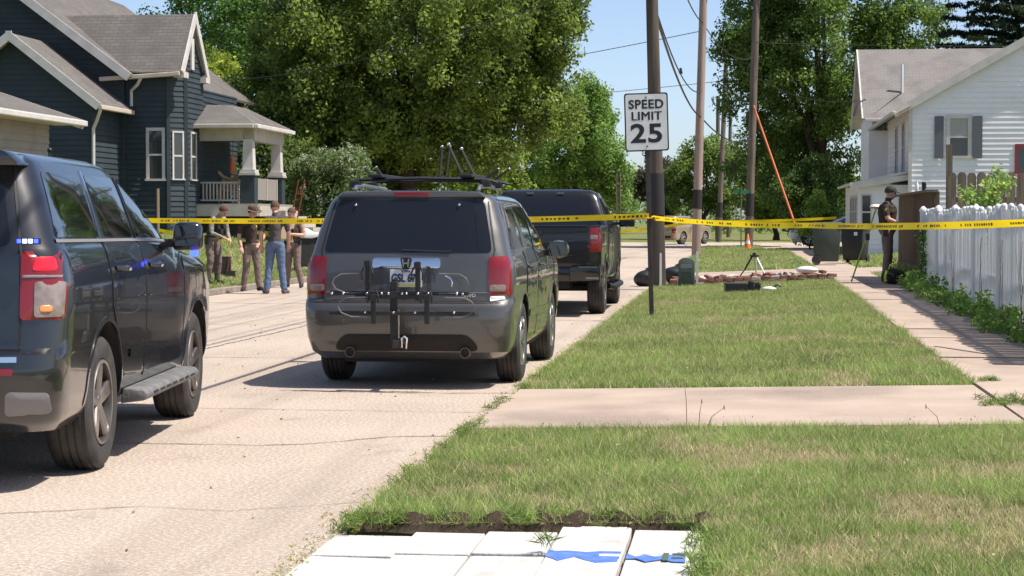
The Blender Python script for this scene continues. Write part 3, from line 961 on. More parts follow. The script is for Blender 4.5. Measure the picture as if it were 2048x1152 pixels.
def roof_rack():
    t = thing('roof_rack', 'black roof rack with raised bike arms on top of the grey SUV', 'roof rack', (-2.93, 17.57, 0))
    for yy, x0, x1 in ((-0.22, -0.66, 0.72), (0.62, -0.66, 0.72)):
        MB().tube([(x0, yy, 1.845), (x0 + 0.08, yy, 1.872), (0, yy, 1.885), (x1 - 0.1, yy, 1.872), (x1, yy, 1.845)], [(0.032, 0.016)] * 5, 8).build('cross_bar', 'black_plastic', t, smooth=50)
        for s in (-1, 1):
            MB().box((s * 0.61, yy, 1.835), (0.09, 0.11, 0.06)).build('foot', 'black_plastic', t, bevel=0.01)
    for x, top, dx in ((0.40, 2.19, -0.145), (0.51, 2.15, -0.135)):
        MB().tube([(x, -0.20, 1.88), (x + dx, -0.18, top)], 0.013, 6).build('bike_arm', 'dark_steel', t, smooth=50)
        MB().ball((x + dx, -0.18, top + 0.008), 0.018, 8, 6).build('arm_tip', 'chrome', t, smooth=60)
    for x, dx in ((-0.43, -0.10), (-0.34, -0.08), (0.60, 0.12), (0.69, 0.13)):
        MB().tube([(x, -0.22, 1.875), (x + dx, -0.2, 1.985 if dx < 0 else 1.965)], 0.014, 6).build('cradle_arm', 'black_plastic', t, smooth=50)
        MB().ball((x + dx, -0.2, 1.99 if dx < 0 else 1.97), 0.013, 8, 6).build('arm_tip', 'chrome', t, smooth=60)
    for x, dx in ((0.04, 0.06), (0.10, 0.10)):
        MB().tube([(x, 0.62, 1.885), (x + dx * 0.4, 0.64, 2.20)], 0.012, 6).build('bike_arm', 'dark_steel', t, smooth=50)
        MB().ball((x + dx * 0.4, 0.64, 2.21), 0.016, 8, 6).build('arm_tip', 'chrome', t, smooth=60)
    MB().box((0.45, 0.2, 1.905), (0.12, 1.3, 0.03)).build('bike_tray', 'black_plastic', t, bevel=0.008)
    MB().box((-0.38, 0.2, 1.905), (0.12, 1.3, 0.03)).build('bike_tray', 'black_plastic', t, bevel=0.008)
    return t
roof_rack()

# ---------------- black police SUV at the left
TAH = [(0.33, 0.93, -1.02, 3.80), (0.40, 0.985, -1.12, 3.90), (0.52, 1.010, -1.185, 3.97), (0.66, 1.020, -1.205, 4.0), (0.77, 1.026, -1.19, 4.0), (0.80, 1.027, -1.14, 3.99),
       (1.00, 1.030, -1.115, 3.95), (1.14, 1.026, -1.10, 3.85), (1.20, 1.014, -1.095, 3.60), (1.26, 1.000, -1.09, 3.0), (1.32, 0.982, -1.08, 2.62), (1.37, 0.955, -1.065, 2.45),
       (1.50, 0.912, -1.02, 2.18), (1.64, 0.862, -0.97, 1.86), (1.76, 0.815, -0.925, 1.58), (1.83, 0.780, -0.90, 1.42), (1.875, 0.71, -0.86, 1.2), (1.90, 0.56, -0.74, 0.95), (1.91, 0.30, -0.4, 0.6)]
def police_suv():
    t = thing('police_suv', 'black police SUV with lit red and blue lamps at the left edge', 'car', (-4.80, 10.93, 0), R(6.2))
    body, bv = shell(t, TAH, 'black_paint', (0.0, 3.07), 0.405, 0.465, nr=4.2, nf=4)
    MB().box((0, 1.5, 0.36), (1.3, 4.4, 0.18)).build('underbody', 'under', t)
    MB().prism(rounded([(-0.785, 1.80), (0.785, 1.80), (0.70, 1.882), (0.5, 1.9), (-0.5, 1.9), (-0.70, 1.882)], 0.03), -1.02, -0.70, 'y').build('spoiler', 'black_paint', t, bevel=0.02, smooth=40)
    tg = panel(bv, [(-0.80, 0.83), (0.80, 0.83), (0.79, 1.28), (0.70, 1.34), (-0.70, 1.34), (-0.79, 1.28)], 'rear', off=0.006, r=0.05).build('tailgate', 'black_paint', t, smooth=40)
    panel(bv, [(-0.74, 1.36), (0.74, 1.36), (0.66, 1.76), (-0.66, 1.76)], 'rear', off=0.008, r=0.06, rings=6).build('rear_window', 'car_glass_rear', t, smooth=50)
    strip(bv, [(0.80, 0.82), (0.80, 1.30), (0.71, 1.80)], 0.012, 'rear', off=0.008).build('tailgate_seam', 'grille', tg)
    strip(bv, [(-0.80, 0.82), (-0.80, 1.30), (-0.71, 1.80)], 0.012, 'rear', off=0.008).build('tailgate_seam', 'grille', tg)
    MB().box((0, -1.125, 0.96), (0.33, 0.02, 0.17)).build('license_plate', 'plate', tg)
    for s in (-1, 1):
        lm = panel(bv, [(s * 0.80, 0.955), (s * 1.015, 0.955), (s * 1.02, 1.16), (s * 1.00, 1.33), (s * 0.80, 1.33)], 'rear', off=0.018, r=0.03, skirt=0.04, rings=5).build('tail_light', 'red_lens', t, smooth=50)
        panel(bv, [(s * 0.875, 0.97), (s * 1.012, 0.97), (s * 1.015, 1.165), (s * 0.875, 1.165)], 'rear', off=0.027, r=0.02).build('reversing_lens', 'clear_lens', lm, smooth=50)
        panel(bv, [(s * 0.905, 1.0), (s * 0.965, 1.0), (s * 0.965, 1.035), (s * 0.905, 1.035)], 'rear', off=0.033, r=0.015).build('turn_lens', 'amber_lens', lm, smooth=50)
        panel(bv, [(s * 0.86, 1.225), (s * 0.98, 1.225), (s * 0.96, 1.30), (s * 0.88, 1.30)], 'rear', off=0.026, r=0.02).build('lit_lens', 'red_lens_lit', lm, smooth=50)
        panel(bv, [(s * 0.81, 1.185), (s * 1.0, 1.185), (s * 1.0, 1.20), (s * 0.81, 1.20)], 'rear', off=0.026, r=0.004).build('lens_band', 'grey_trim', lm)
        fl = MB().box((s * 0.86, -1.125, 1.385), (0.13, 0.035, 0.035)).build('flashing_light', 'black_plastic', t, bevel=0.006)
        for k in range(4):
            MB().box((s * (0.813 + 0.031 * k), -1.146, 1.386), (0.021, 0.008, 0.021)).build('led', 'white_blue_light' if k % 3 else 'blue_light', fl)
        # bumper
        panel(bv, [(s * 0.72, 0.43), (s * 0.955, 0.44), (s * 0.955, 0.56), (s * 0.74, 0.57)], 'rear', off=0.010, r=0.03).build('bumper_insert', 'grey_trim', t, smooth=40)
        panel(bv, [(s * 0.45, 0.66), (s * 0.78, 0.66), (s * 0.78, 0.695), (s * 0.45, 0.695)], 'rear', off=0.012, r=0.01).build('reflector', 'red_lens', t)
    strip(bv, [(-0.80, 0.745), (0.80, 0.745)], 0.03, 'rear', off=0.012).build('bumper_strip', 'chrome', t, smooth=50)
    for s in (-1, 1):
        panel(bv, [(-0.86, 1.405), (0.12, 1.395), (0.12, 1.765), (-0.68, 1.775)], 'side', s, off=0.006, r=0.04).build('side_window', 'car_glass', t, smooth=50)
        d2 = panel(bv, [(0.53, 0.52), (1.10, 0.50), (1.16, 1.355), (0.18, 1.365), (0.18, 0.98)], 'side', s, off=0.005, r=0.04).build('door', 'black_paint', t, smooth=40)
        d1 = panel(bv, [(1.13, 0.50), (2.42, 0.50), (2.50, 0.95), (2.50, 1.30), (1.19, 1.355)], 'side', s, off=0.005, r=0.04).build('door', 'black_paint', t, smooth=40)
        strip(bv, [(1.115, 0.48), (1.175, 1.36), (1.18, 1.78)], 0.014, 'side', s, off=0.0065).build('door_seam', 'grille', d1)
        strip(bv, [(0.51, 0.52), (0.165, 0.98), (0.165, 1.37)], 0.014, 'side', s, off=0.0065).build('door_seam', 'grille', d2)
        strip(bv, [(2.44, 0.52), (2.52, 0.95), (2.52, 1.31)], 0.014, 'side', s, off=0.0065).build('door_seam', 'grille', d1)
        panel(bv, [(0.31, 1.395), (1.10, 1.39), (1.10, 1.775), (0.31, 1.775)], 'side', s, off=0.006, r=0.04).build('window', 'car_glass', d2, smooth=50)
        panel(bv, [(1.24, 1.39), (2.38, 1.365), (1.74, 1.74), (1.24, 1.775)], 'side', s, off=0.006, r=0.04).build('window', 'car_glass', d1, smooth=50)
        strip(bv, [(0.145, 1.375), (0.275, 1.80)], 0.035, 'side', s, off=0.009).build('pillar_trim', 'chrome', t, smooth=50)
        strip(bv, [(-0.88, 1.385), (0.10, 1.378), (1.10, 1.372), (2.44, 1.35)], 0.018, 'side', s, off=0.009).build('belt_trim', 'grey_trim', t, smooth=50)
        for d, yy in ((d2, 0.30), (d1, 1.32)):
            MB().tube([(s * 1.02, yy, 1.20), (s * 1.065, yy + 0.05, 1.205), (s * 1.065, yy + 0.20, 1.20), (s * 1.02, yy + 0.25, 1.195)], [(0.012, 0.02)] * 4, 6).build('handle', 'black_paint', d, smooth=50)
        lo = strip(bv, [(0.62, 0.66), (2.36, 0.62)], 0.05, 'side', s, off=0.014)
        lo.build('side_moulding', 'black_paint', t, smooth=40)
        for yy in (0.0, 3.07):
            arch_lip(t, bv, yy, 0.472, 0.435, s, 'black_paint', w=0.032, off=0.006)
            wheel(t, s * 1.01, yy, 0.405, 0.275, s, 'alloy_dark', 5, 0.62, bold=1.25)
        rb = MB()
        prof = [(s * 1.00, 0.44), (s * 1.13, 0.43), (s * 1.155, 0.40), (s * 1.14, 0.36), (s * 0.98, 0.34)]
        rb.prism(prof, 0.56, 2.42, 'y')
        ro = rb.build('running_board', 'running_board', t, bevel=0.012, smooth=40)
        for k in range(7):
            MB().box((s * 1.154, 0.85 + 0.22 * k, 0.395), (0.006, 0.13, 0.012)).build('step_slot', 'grille', ro)
        mi = MB().box((s * 1.135, 2.12, 1.385), (0.22, 0.14, 0.20), taper=0.9).build('mirror', 'black_paint', t, bevel=0.04, smooth=50)
        MB().box((s * 1.135, 2.046, 1.39), (0.165, 0.012, 0.145)).build('mirror_glass', 'car_glass', mi, bevel=0.004)
        MB().box((s * 1.02, 2.14, 1.335), (0.16, 0.09, 0.06)).build('mirror_arm', 'black_plastic', mi, bevel=0.01)
        MB().box((s * 1.19, 2.055, 1.262), (0.055, 0.03, 0.035)).build('flashing_light', 'blue_light', mi, bevel=0.006)
        panel(bv, [(s * 0.6, 0.9), (s * 0.98, 0.9), (s * 0.98, 1.1), (s * 0.6, 1.1)], 'front', off=0.012, r=0.03).build('headlight', 'clear_lens', t, smooth=50)
    panel(bv, [(-0.75, 1.40), (0.75, 1.40), (0.68, 1.76), (-0.68, 1.76)], 'front', off=0.006, r=0.06).build('windshield', 'car_glass', t, smooth=50)
    panel(bv, [(-0.55, 0.7), (0.55, 0.7), (0.55, 1.08), (-0.55, 1.08)], 'front', off=0.012, r=0.03).build('grille', 'grille', t, smooth=50)
    MB().tube([(0.45, 0.95, 1.89), (0.45, 0.95, 1.95)], 0.010, 6).ball((0.45, 0.95, 1.953), 0.018, 8, 6).build('antenna', 'black_plastic', t, smooth=50)
    return t
police_suv()

# ---------------- black pickup ahead of the grey SUV
def pickup():
    t = thing('pickup_truck', 'black crew cab pickup truck parked beyond the grey SUV', 'pickup truck', (-3.16, 30.45, 0), R(0.3))
    CAB = [(0.45, 0.93, 0.62, 4.45), (0.55, 0.99, 0.60, 4.60), (0.80, 1.02, 0.60, 4.68), (1.10, 1.03, 0.60, 4.66), (1.30, 1.02, 0.60, 4.55), (1.38, 1.005, 0.60, 4.2), (1.45, 0.985, 0.61, 3.30), (1.50, 0.965, 0.62, 3.15),
           (1.70, 0.90, 0.70, 2.78), (1.86, 0.845, 0.78, 2.46), (1.95, 0.79, 0.84, 2.2), (1.99, 0.70, 0.92, 2.0), (2.01, 0.45, 1.1, 1.8)]
    m = layered(CAB, Lr=0.16, Lf=0.5, nr=6)
    bv = bvh_of(m)
    cab = m.build('cab', ['truck_paint', 'under'], t)
    carve(cab, [arch_cut(3.75, 0.49, 0.44, 0.6, side=s) for s in (-1, 1)])
    BED = [(0.58, 0.98, -1.10, 0.58), (0.66, 1.01, -1.12, 0.58), (0.85, 1.025, -1.13, 0.58), (1.15, 1.03, -1.13, 0.58), (1.34, 1.02, -1.12, 0.58), (1.39, 1.01, -1.11, 0.58), (1.405, 0.99, -1.09, 0.56)]
    m = layered(BED, Lr=0.12, Lf=0.06, nr=7, nf=8)
    bb = bvh_of(m)
    bed = m.build('bed', ['truck_paint', 'under'], t)
    inner = MB().box((0, -0.25, 1.35), (1.66, 1.55, 0.8)).build('cutter', 'under')
    carve(bed, [arch_cut(0.0, 0.49, 0.44, 0.85, side=s) for s in (-1, 1)] + [inner])
    tg = panel(bb, [(-0.80, 0.80), (0.80, 0.80), (0.80, 1.385), (-0.80, 1.385)], 'rear', off=0.012, r=0.03).build('tailgate', 'truck_paint', t, smooth=40)
    panel(bb, [(-0.74, 0.95), (0.74, 0.95), (0.74, 1.22), (-0.74, 1.22)], 'rear', off=0.020, r=0.04).build('tailgate_stamping', 'truck_paint', tg, smooth=40)
    MB().box((0, -1.10, 1.408), (1.62, 0.09, 0.022)).build('tailgate_cap', 'black_plastic', tg, bevel=0.006)
    for s in (-1, 1):
        MB().box((s * 0.93, -0.25, 1.408), (0.15, 1.6, 0.018)).build('bed_rail_cap', 'black_plastic', t, bevel=0.005)
    MB().box((0, -1.175, 1.29), (0.22, 0.02, 0.06)).build('tailgate_handle', 'black_plastic', tg, bevel=0.006)
    for s in (-1, 1):
        lm = panel(bb, [(s * 0.845, 1.005), (s * 1.02, 1.005), (s * 1.02, 1.38), (s * 0.845, 1.38)], 'rear', off=0.016, r=0.02, skirt=0.04).build('tail_light', 'red_lens', t, smooth=50)
        panel(bb, [(s * 0.86, 1.20), (s * 0.97, 1.20), (s * 0.97, 1.265), (s * 0.86, 1.265)], 'rear', off=0.022, r=0.01).build('reversing_lens', 'clear_lens', lm)
        # bumper corner step
        bm_ = MB()
        bm_.prism(rounded([(s * 0.55, 0.55), (s * 1.02, 0.58), (s * 1.02, 0.80), (s * 0.55, 0.78)], 0.03), -1.30, -1.10, 'y')
        q = bm_.build('bumper_corner', 'truck_paint', t, bevel=0.02, smooth=40)
        MB().box((s * 0.83, -1.302, 0.775), (0.30, 0.01, 0.018)).build('corner_edge', 'chrome', q)
        MB().box((s * 0.90, -1.302, 0.605), (0.20, 0.01, 0.03)).build('step_pad', 'grey_trim', q)
        for yy, bvv in ((0.0, bb), (3.75, bv)):
            arch_lip(t, bvv, yy, 0.50, 0.44, s, 'truck_paint', w=0.06)
            wheel(t, s * 1.02, yy, 0.415, 0.275, s, 'alloy_dark', 6, 0.60, bold=1.1)
        d2 = panel(bv, [(0.72, 0.62), (1.62, 0.60), (1.66, 1.46), (0.72, 1.46)], 'side', s, off=0.005, r=0.04).build('door', 'truck_paint', t, smooth=40)
        d1 = panel(bv, [(1.65, 0.60), (2.95, 0.60), (3.0, 1.42), (1.69, 1.46)], 'side', s, off=0.005, r=0.04).build('door', 'truck_paint', t, smooth=40)
        panel(bv, [(0.86, 1.52), (1.62, 1.52), (1.62, 1.87), (0.95, 1.86)], 'side', s, off=0.006, r=0.03).build('window', 'car_glass', d2, smooth=50)
        panel(bv, [(1.70, 1.52), (2.95, 1.50), (2.45, 1.82), (1.70, 1.87)], 'side', s, off=0.006, r=0.03).build('window', 'car_glass', d1, smooth=50)
        for d, yy in ((d2, 0.80), (d1, 1.78)):
            MB().tube([(s * 1.02, yy, 1.33), (s * 1.06, yy + 0.04, 1.335), (s * 1.06, yy + 0.18, 1.33), (s * 1.02, yy + 0.22, 1.325)], 0.016, 6).build('handle', 'truck_paint', d, smooth=50)
        MB().tube([(s * 1.02, 0.72, 0.42), (s * 1.10, 0.85, 0.40), (s * 1.10, 2.9, 0.40), (s * 1.02, 3.05, 0.42)], 0.05, 8).build('running_board', 'black_plastic', t, smooth=50)
        mi = MB().box((s * 1.22, 2.68, 1.50), (0.27, 0.13, 0.24), taper=0.92).build('mirror', 'truck_paint', t, bevel=0.03, smooth=50)
        MB().box((s * 1.22, 2.61, 1.505), (0.21, 0.012, 0.18)).build('mirror_glass', 'car_glass', mi)
        MB().box((s * 1.04, 2.7, 1.44), (0.14, 0.07, 0.05)).build('mirror_arm', 'black_plastic', mi)
        panel(bv, [(s * 0.62, 0.95), (s * 0.98, 0.95), (s * 0.98, 1.15), (s * 0.62, 1.15)], 'front', off=0.012, r=0.03).build('headlight', 'clear_lens', t, smooth=50)
    b = MB()
    b.prism(rounded([(-0.56, 0.55), (0.56, 0.55), (0.56, 0.76), (-0.56, 0.76)], 0.02), -1.27, -1.10, 'y')
    bp = b.build('bumper', 'truck_paint', t, bevel=0.015, smooth=40)
    MB().box((0, -1.275, 0.66), (0.31, 0.01, 0.12)).build('license_plate', 'grey_trim', bp)
    MB().box((0.0, -1.12, 0.47), (0.10, 0.30, 0.08)).box((0.06, -1.24, 0.44), (0.02, 0.04, 0.10)).build('hitch', 'dark_steel', t)
    panel(bv, [(-0.76, 1.53), (0.76, 1.53), (0.70, 1.90), (-0.70, 1.90)], 'rear', off=0.008, r=0.05, rings=5).build('rear_window', 'car_glass_rear', t, smooth=50)
    panel(bv, [(-0.75, 1.52), (0.75, 1.52), (0.68, 1.90), (-0.68, 1.90)], 'front', off=0.006, r=0.05).build('windshield', 'car_glass', t, smooth=50)
    for x in (-0.28, 0.22):
        MB().box((x, 0.80, 1.945), (0.11, 0.02, 0.022)).build('cab_light', 'grey_trim', t)
    MB().box((0, 1.6, 0.50), (1.0, 5.2, 0.14)).build('frame', 'under', t)
    MB().tube([(-0.85, 0, 0.42), (0.85, 0, 0.42)], 0.06, 8).ball((0, 0, 0.42), 0.14, 10, 8).build('rear_axle', 'under', t, smooth=50)
    panel(bv, [(-0.7, 0.7), (0.7, 0.7), (0.7, 1.25), (-0.7, 1.25)], 'front', off=0.012, r=0.03).build('grille', 'grille', t, smooth=50)
    return t
pickup()

# ---------------- cars far down the street
def far_car(label, paint, loc, rz, levels, wb, wr, front=True, cat='car', name='parked_car', alloy='alloy'):
    t = thing(name, label, cat, loc, rz)
    body, bv = shell(t, levels, paint, (0.0, wb), wr, wr + 0.05)
    lv = np.array(levels)
    belt = [z for z, w, a, b in levels if b < wb][0] if any(b < wb for z, w, a, b in levels) else lv[-4, 0]
    top = lv[-4, 0]
    rear = lambda z: np.interp(z, lv[:, 0], lv[:, 2])
    fr = lambda z: np.interp(z, lv[:, 0], lv[:, 3])
    wt = lambda z: np.interp(z, lv[:, 0], lv[:, 1])
    z0, z1 = belt + 0.04, top - 0.05
    mid = (rear(z0) + fr(z0)) / 2
    for s in (-1, 1):
        panel(bv, [(rear(z0) + 0.42, z0), (mid - 0.04, z0), (mid - 0.04, z1), (rear(z1) + 0.34, z1)], 'side', s, off=0.006, r=0.05).build('side_window', 'car_glass', t, smooth=50)
        panel(bv, [(mid + 0.04, z0), (fr(z0) - 0.35, z0), (fr(z1) - 0.28, z1), (mid + 0.04, z1)], 'side', s, off=0.006, r=0.05).build('side_window', 'car_glass', t, smooth=50)
        panel(bv, [(s * wt(0.8) * 0.72, 0.72), (s * wt(0.8) * 0.97, 0.72), (s * wt(0.9) * 0.96, 0.98), (s * wt(0.9) * 0.72, 0.98)], 'rear', off=0.012, r=0.03).build('tail_light', 'red_lens', t)
        panel(bv, [(s * wt(0.7) * 0.60, 0.60), (s * wt(0.7) * 0.93, 0.60), (s * wt(0.7) * 0.93, 0.74), (s * wt(0.7) * 0.60, 0.74)], 'front', off=0.012, r=0.03).build('headlight', 'clear_lens', t)
        MB().box((s * (wt(belt) + 0.12), fr(z0) - 0.45, belt + 0.05), (0.18, 0.12, 0.13)).build('mirror', paint, t, bevel=0.03)
        strip(bv, [(mid, 0.4), (mid, belt)], 0.02, 'side', s, off=0.005).build('door_seam', 'grille', t)
        for yy in (0.0, wb):
            wheel(t, s * (wt(0.5) - 0.01), yy, wr, 0.22, s, alloy, 6, 0.64)
    panel(bv, [(-wt(z0) * 0.8, z0), (wt(z0) * 0.8, z0), (wt(z1) * 0.8, z1), (-wt(z1) * 0.8, z1)], 'rear', off=0.008, r=0.05).build('rear_window', 'car_glass_rear', t)
    panel(bv, [(-wt(z0) * 0.8, z0), (wt(z0) * 0.8, z0), (wt(z1) * 0.8, z1), (-wt(z1) * 0.8, z1)], 'front', off=0.008, r=0.05).build('windshield', 'car_glass', t)
    panel(bv, [(-wt(0.5) * 0.85, 0.36), (wt(0.5) * 0.85, 0.36), (wt(0.5) * 0.85, 0.55), (-wt(0.5) * 0.85, 0.55)], 'rear', off=0.012, r=0.03).build('bumper_insert', 'under', t)
    return t
SED = [(0.20, 0.80, -0.85, 3.45), (0.30, 0.87, -0.93, 3.55), (0.55, 0.895, -0.97, 3.60), (0.70, 0.90, -0.95, 3.52), (0.82, 0.895, -0.92, 3.15), (0.90, 0.875, -0.86, 2.4), (0.96, 0.85, -0.72, 2.05), (1.05, 0.80, -0.42, 1.85),
       (1.20, 0.72, -0.10, 1.5), (1.32, 0.64, 0.16, 1.2), (1.38, 0.56, 0.34, 1.02), (1.41, 0.40, 0.5, 0.9), (1.415, 0.2, 0.6, 0.8)]
far_car('silver white sedan partly hidden behind the wheeled bin', 'white_car', (5.75, 86.2, H(5, 87) + 0.03), R(90), SED, 2.7, 0.335)
far_car('tan SUV stopped on the far cross street behind the pole', 'tan_car', (-4.3, 117.5, 0), R(-28), PIL, 2.775, 0.375)
far_car('dark brown SUV on the far cross street left of the tan one', 'truck_paint', (-11.6, 123.5, 0), R(-90), PIL, 2.775, 0.375)
# ------------------------------------------------------------------ houses
def clip(poly, a, b):
    def half(P, f, keep):
        out = []
        for i in range(len(P)):
            p, q = P[i], P[(i + 1) % len(P)]
            fp, fq = keep * (p[1] - f), keep * (q[1] - f)
            if fp >= 0:
                out.append(p)
            if (fp > 0 and fq < 0) or (fp < 0 and fq > 0):
                t = fp / (fp - fq)
                out.append((p[0] + (q[0] - p[0]) * t, p[1] + (q[1] - p[1]) * t))
        return out
    P = half(poly, a, 1)
    return half(P, b, -1) if P else []
def wall(parent, o, u, n, poly, expo, m, name='wall', th=0.14, boards=True):
    """clapboard wall: o = (x, y) where u-coordinate is 0, u = unit vector along it, n = outward; poly in (u, z)"""
    def P(q, off):
        return (o[0] + u[0] * q[0] + n[0] * off, o[1] + u[1] * q[0] + n[1] * off, q[1])
    k = len(poly)
    b = MB()
    b.add([P(q, -0.002) for q in poly] + [P(q, -th) for q in poly], [tuple(range(k)), tuple(reversed(range(k, 2 * k)))] + [(i, i + k, (i + 1) % k + k, (i + 1) % k) for i in range(k)])
    w = b.build(name, m, parent)
    if not boards:
        return w
    z0, z1 = min(q[1] for q in poly), max(q[1] for q in poly)
    z = z0
    while z < z1 - 0.02:
        c = clip(poly, z, min(z + expo, z1))
        if len(c) >= 3:
            j = len(c)
            q = MB()
            jit = random.uniform(-0.002, 0.002)
            front = [P(v, 0.030 + jit - 0.024 * (v[1] - z) / expo) for v in c]
            q.add(front + [P(v, 0.001) for v in c], [tuple(range(j)), tuple(reversed(range(j, 2 * j)))] + [(i, i + j, (i + 1) % j + j, (i + 1) % j) for i in range(j)])
            q.build('siding_board', m, w)
        z += expo
    return w
def window(parent, o, u, n, u0, u1, z0, z1, frame='white_trim', fw=0.09, glass='window_glass', sash=True, out=0.055, curtain=False, grid=False):
    def bx(a, b, c, d, o0, o1, mb_):
        P = [(a, c), (b, c), (b, d), (a, d)]
        V = [(o[0] + u[0] * q[0] + n[0] * w, o[1] + u[1] * q[0] + n[1] * w, q[1]) for w in (o0, o1) for q in P]
        mb_.add(V, [(3, 2, 1, 0), (4, 5, 6, 7), (0, 1, 5, 4), (1, 2, 6, 5), (2, 3, 7, 6), (3, 0, 4, 7)])
    m = MB()
    bx(u0 - fw, u0, z0, z1, 0.0, out, m)
    bx(u1, u1 + fw, z0, z1, 0.0, out, m)
    bx(u0 - fw, u1 + fw, z1, z1 + fw, 0.0, out + 0.004, m)
    f = m.build('window', frame, parent)
    m = MB()
    bx(u0 - fw - 0.03, u1 + fw + 0.03, z0 - fw * 0.7, z0, 0.0, out + 0.03, m)
    m.build('sill', frame, f)
    zm = (z0 + z1) / 2
    for a, b in (((z0, zm), (zm, z1)) if sash else ((z0, z1),)):
        m = MB()
        bx(u0, u1, a, b, 0.0, out * 0.62, m)
        m.build('pane', 'curtain' if (curtain and a > z0) else glass, f)
    if sash:
        m = MB()
        bx(u0, u1, zm - 0.025, zm + 0.025, 0.0, out * 0.85, m)
        m.build('sash_rail', frame, f)
    return f
def roof(parent, pts, m='shingle_grey', th=0.09, edge='white_trim', name='roof', fascia=True):
    """sloping roof plane; first two points along the eave"""
    P = [Vector(p) for p in pts]
    nrm = (P[1] - P[0]).cross(P[2] - P[0]).normalized()
    if nrm.z < 0:
        nrm = -nrm
    k = len(P)
    b = MB()
    b.add([p + nrm * th for p in P] + P, [tuple(range(k)), tuple(reversed(range(k, 2 * k)))] + [(i, i + k, (i + 1) % k + k, (i + 1) % k) for i in range(k)])
    o = b.build(name, [m, edge], parent)
    me = o.data
    e = (P[1] - P[0]).normalized()
    sl = nrm.cross(e)
    uv = me.uv_layers.new(name='UVMap')
    for p in me.polygons:
        p.material_index = 0 if p.normal.dot(nrm) > 0.9 else 1
        for li in p.loop_indices:
            q = me.vertices[me.loops[li].vertex_index].co
            uv.data[li].uv = (q.dot(e), q.dot(sl))
    return o
def plank(parent, a, b, w, h, m, name):
    return MB().bar(a, b, w, h).build(name, m, parent)

X_, Y_ = (1, 0), (0, 1)
SOUTH, EAST, WEST = (0, -1), (1, 0), (-1, 0)      # towards camera, towards +X, towards -X

bh = thing('house', 'dark blue clapboard house with front porch and several gables', 'house', (-18, 55, 1.0))
bhr = bpy.data.objects['house']
def sub(o_):                          # children keep world placement
    o_.matrix_parent_inverse = Matrix.Translation(-Vector(bhr.location))
    return o_
GZ = 0.85
# children are given in world coordinates, so the root sits at the origin of its own ground
bhr.location = (0, 0, 0)
S = 'blue_siding'
# main block, gable towards the camera
wall(bh, (-26.4, 52.78), X_, SOUTH, [(0, GZ), (8.9, GZ), (8.9, 5.75), (4.45, 9.05), (0, 5.75)], 0.15, S)
roof(bh, [(-17.15, 52.2, 5.55), (-17.15, 66, 5.55), (-21.95, 66, 9.10), (-21.95, 52.2, 9.10)])
roof(bh, [(-26.75, 66, 5.55), (-26.75, 52.2, 5.55), (-21.95, 52.2, 9.10), (-21.95, 66, 9.10)])
wall(bh, (-17.5, 57.0), Y_, EAST, [(0, GZ), (8.6, GZ), (8.6, 5.6), (0, 5.6)], 0.15, S, boards=False)
wall(bh, (-26.4, 65.6), X_, (0, 1), [(0, GZ), (8.9, GZ), (8.9, 5.75), (4.45, 9.05), (0, 5.75)], 0.15, S, boards=False)
for s_, x0 in ((1, -17.15), (-1, -26.75)):
    plank(bh, (x0, 52.16, 5.53), (-21.95, 52.16, 9.09), 0.05, 0.24, 'white_trim', 'rake_board')
# cross wing towards the street
wall(bh, (-17.49, 52.9), X_, SOUTH, [(0, GZ), (1.25, GZ), (1.25, 5.75), (0, 5.75)], 0.15, S)
r2 = math.sqrt(0.5)
wall(bh, (-16.24, 52.9), (r2, r2), (r2, -r2), [(0, GZ), (0.566, GZ), (0.566, 5.75), (0, 5.75)], 0.15, S)
wall(bh, (-15.84, 53.3), Y_, EAST, [(0, GZ), (1.75, GZ), (1.75, 5.75), (0.5, 7.1), (0, 5.75)], 0.15, S)
wall(bh, (-16.0, 54.9), Y_, EAST, [(0, GZ), (4.5, GZ), (4.5, 5.4), (0, 5.4)], 0.15, S)
for a, b, z0 in (((-16.24, 52.9), None, 0), ((-15.84, 53.3), None, 0)):
    MB().box((a[0], a[1] - 0.02, (GZ + 5.75) / 2), (0.10, 0.10, 5.75 - GZ), rot=Matrix.Rotation(R(22), 3, 'Z')).build('corner_board', S, bh)
roof(bh, [(-17.4, 52.5, 5.68), (-15.72, 52.5, 5.68), (-15.72, 53.8, 7.40), (-19.75, 53.8, 7.40)])
roof(bh, [(-15.72, 55.1, 5.68), (-20.2, 55.1, 5.68), (-20.9, 53.8, 7.40), (-15.72, 53.8, 7.40)])
plank(bh, (-15.69, 52.48, 5.66), (-15.69, 53.8, 7.39), 0.05, 0.22, 'white_trim', 'rake_board')
plank(bh, (-15.69, 55.12, 5.66), (-15.69, 53.8, 7.39), 0.05, 0.22, 'white_trim', 'rake_board')
MB().box((-15.79, 53.8, 6.3), (0.05, 0.26, 0.9)).build('gable_vent', 'white_trim', bh)
# cornice returns on the gable end
for yy in (52.72, 54.95):
    q = MB().box((-15.80, yy, 5.62), (0.30, 0.45, 0.16)).build('cornice_return', 'white_trim', bh)
    MB().box((-15.80, yy, 5.75), (0.28, 0.40, 0.10), taper=0.55).build('return_cap', 'shingle_grey', q)
def gutter(parent, a, b, m='cream_trim'):
    return MB().bar(a, b, 0.13, 0.12).build('gutter', m, parent, bevel=0.02)
gutter(bh, (-18.1, 52.42, 5.50), (-15.75, 52.42, 5.64))
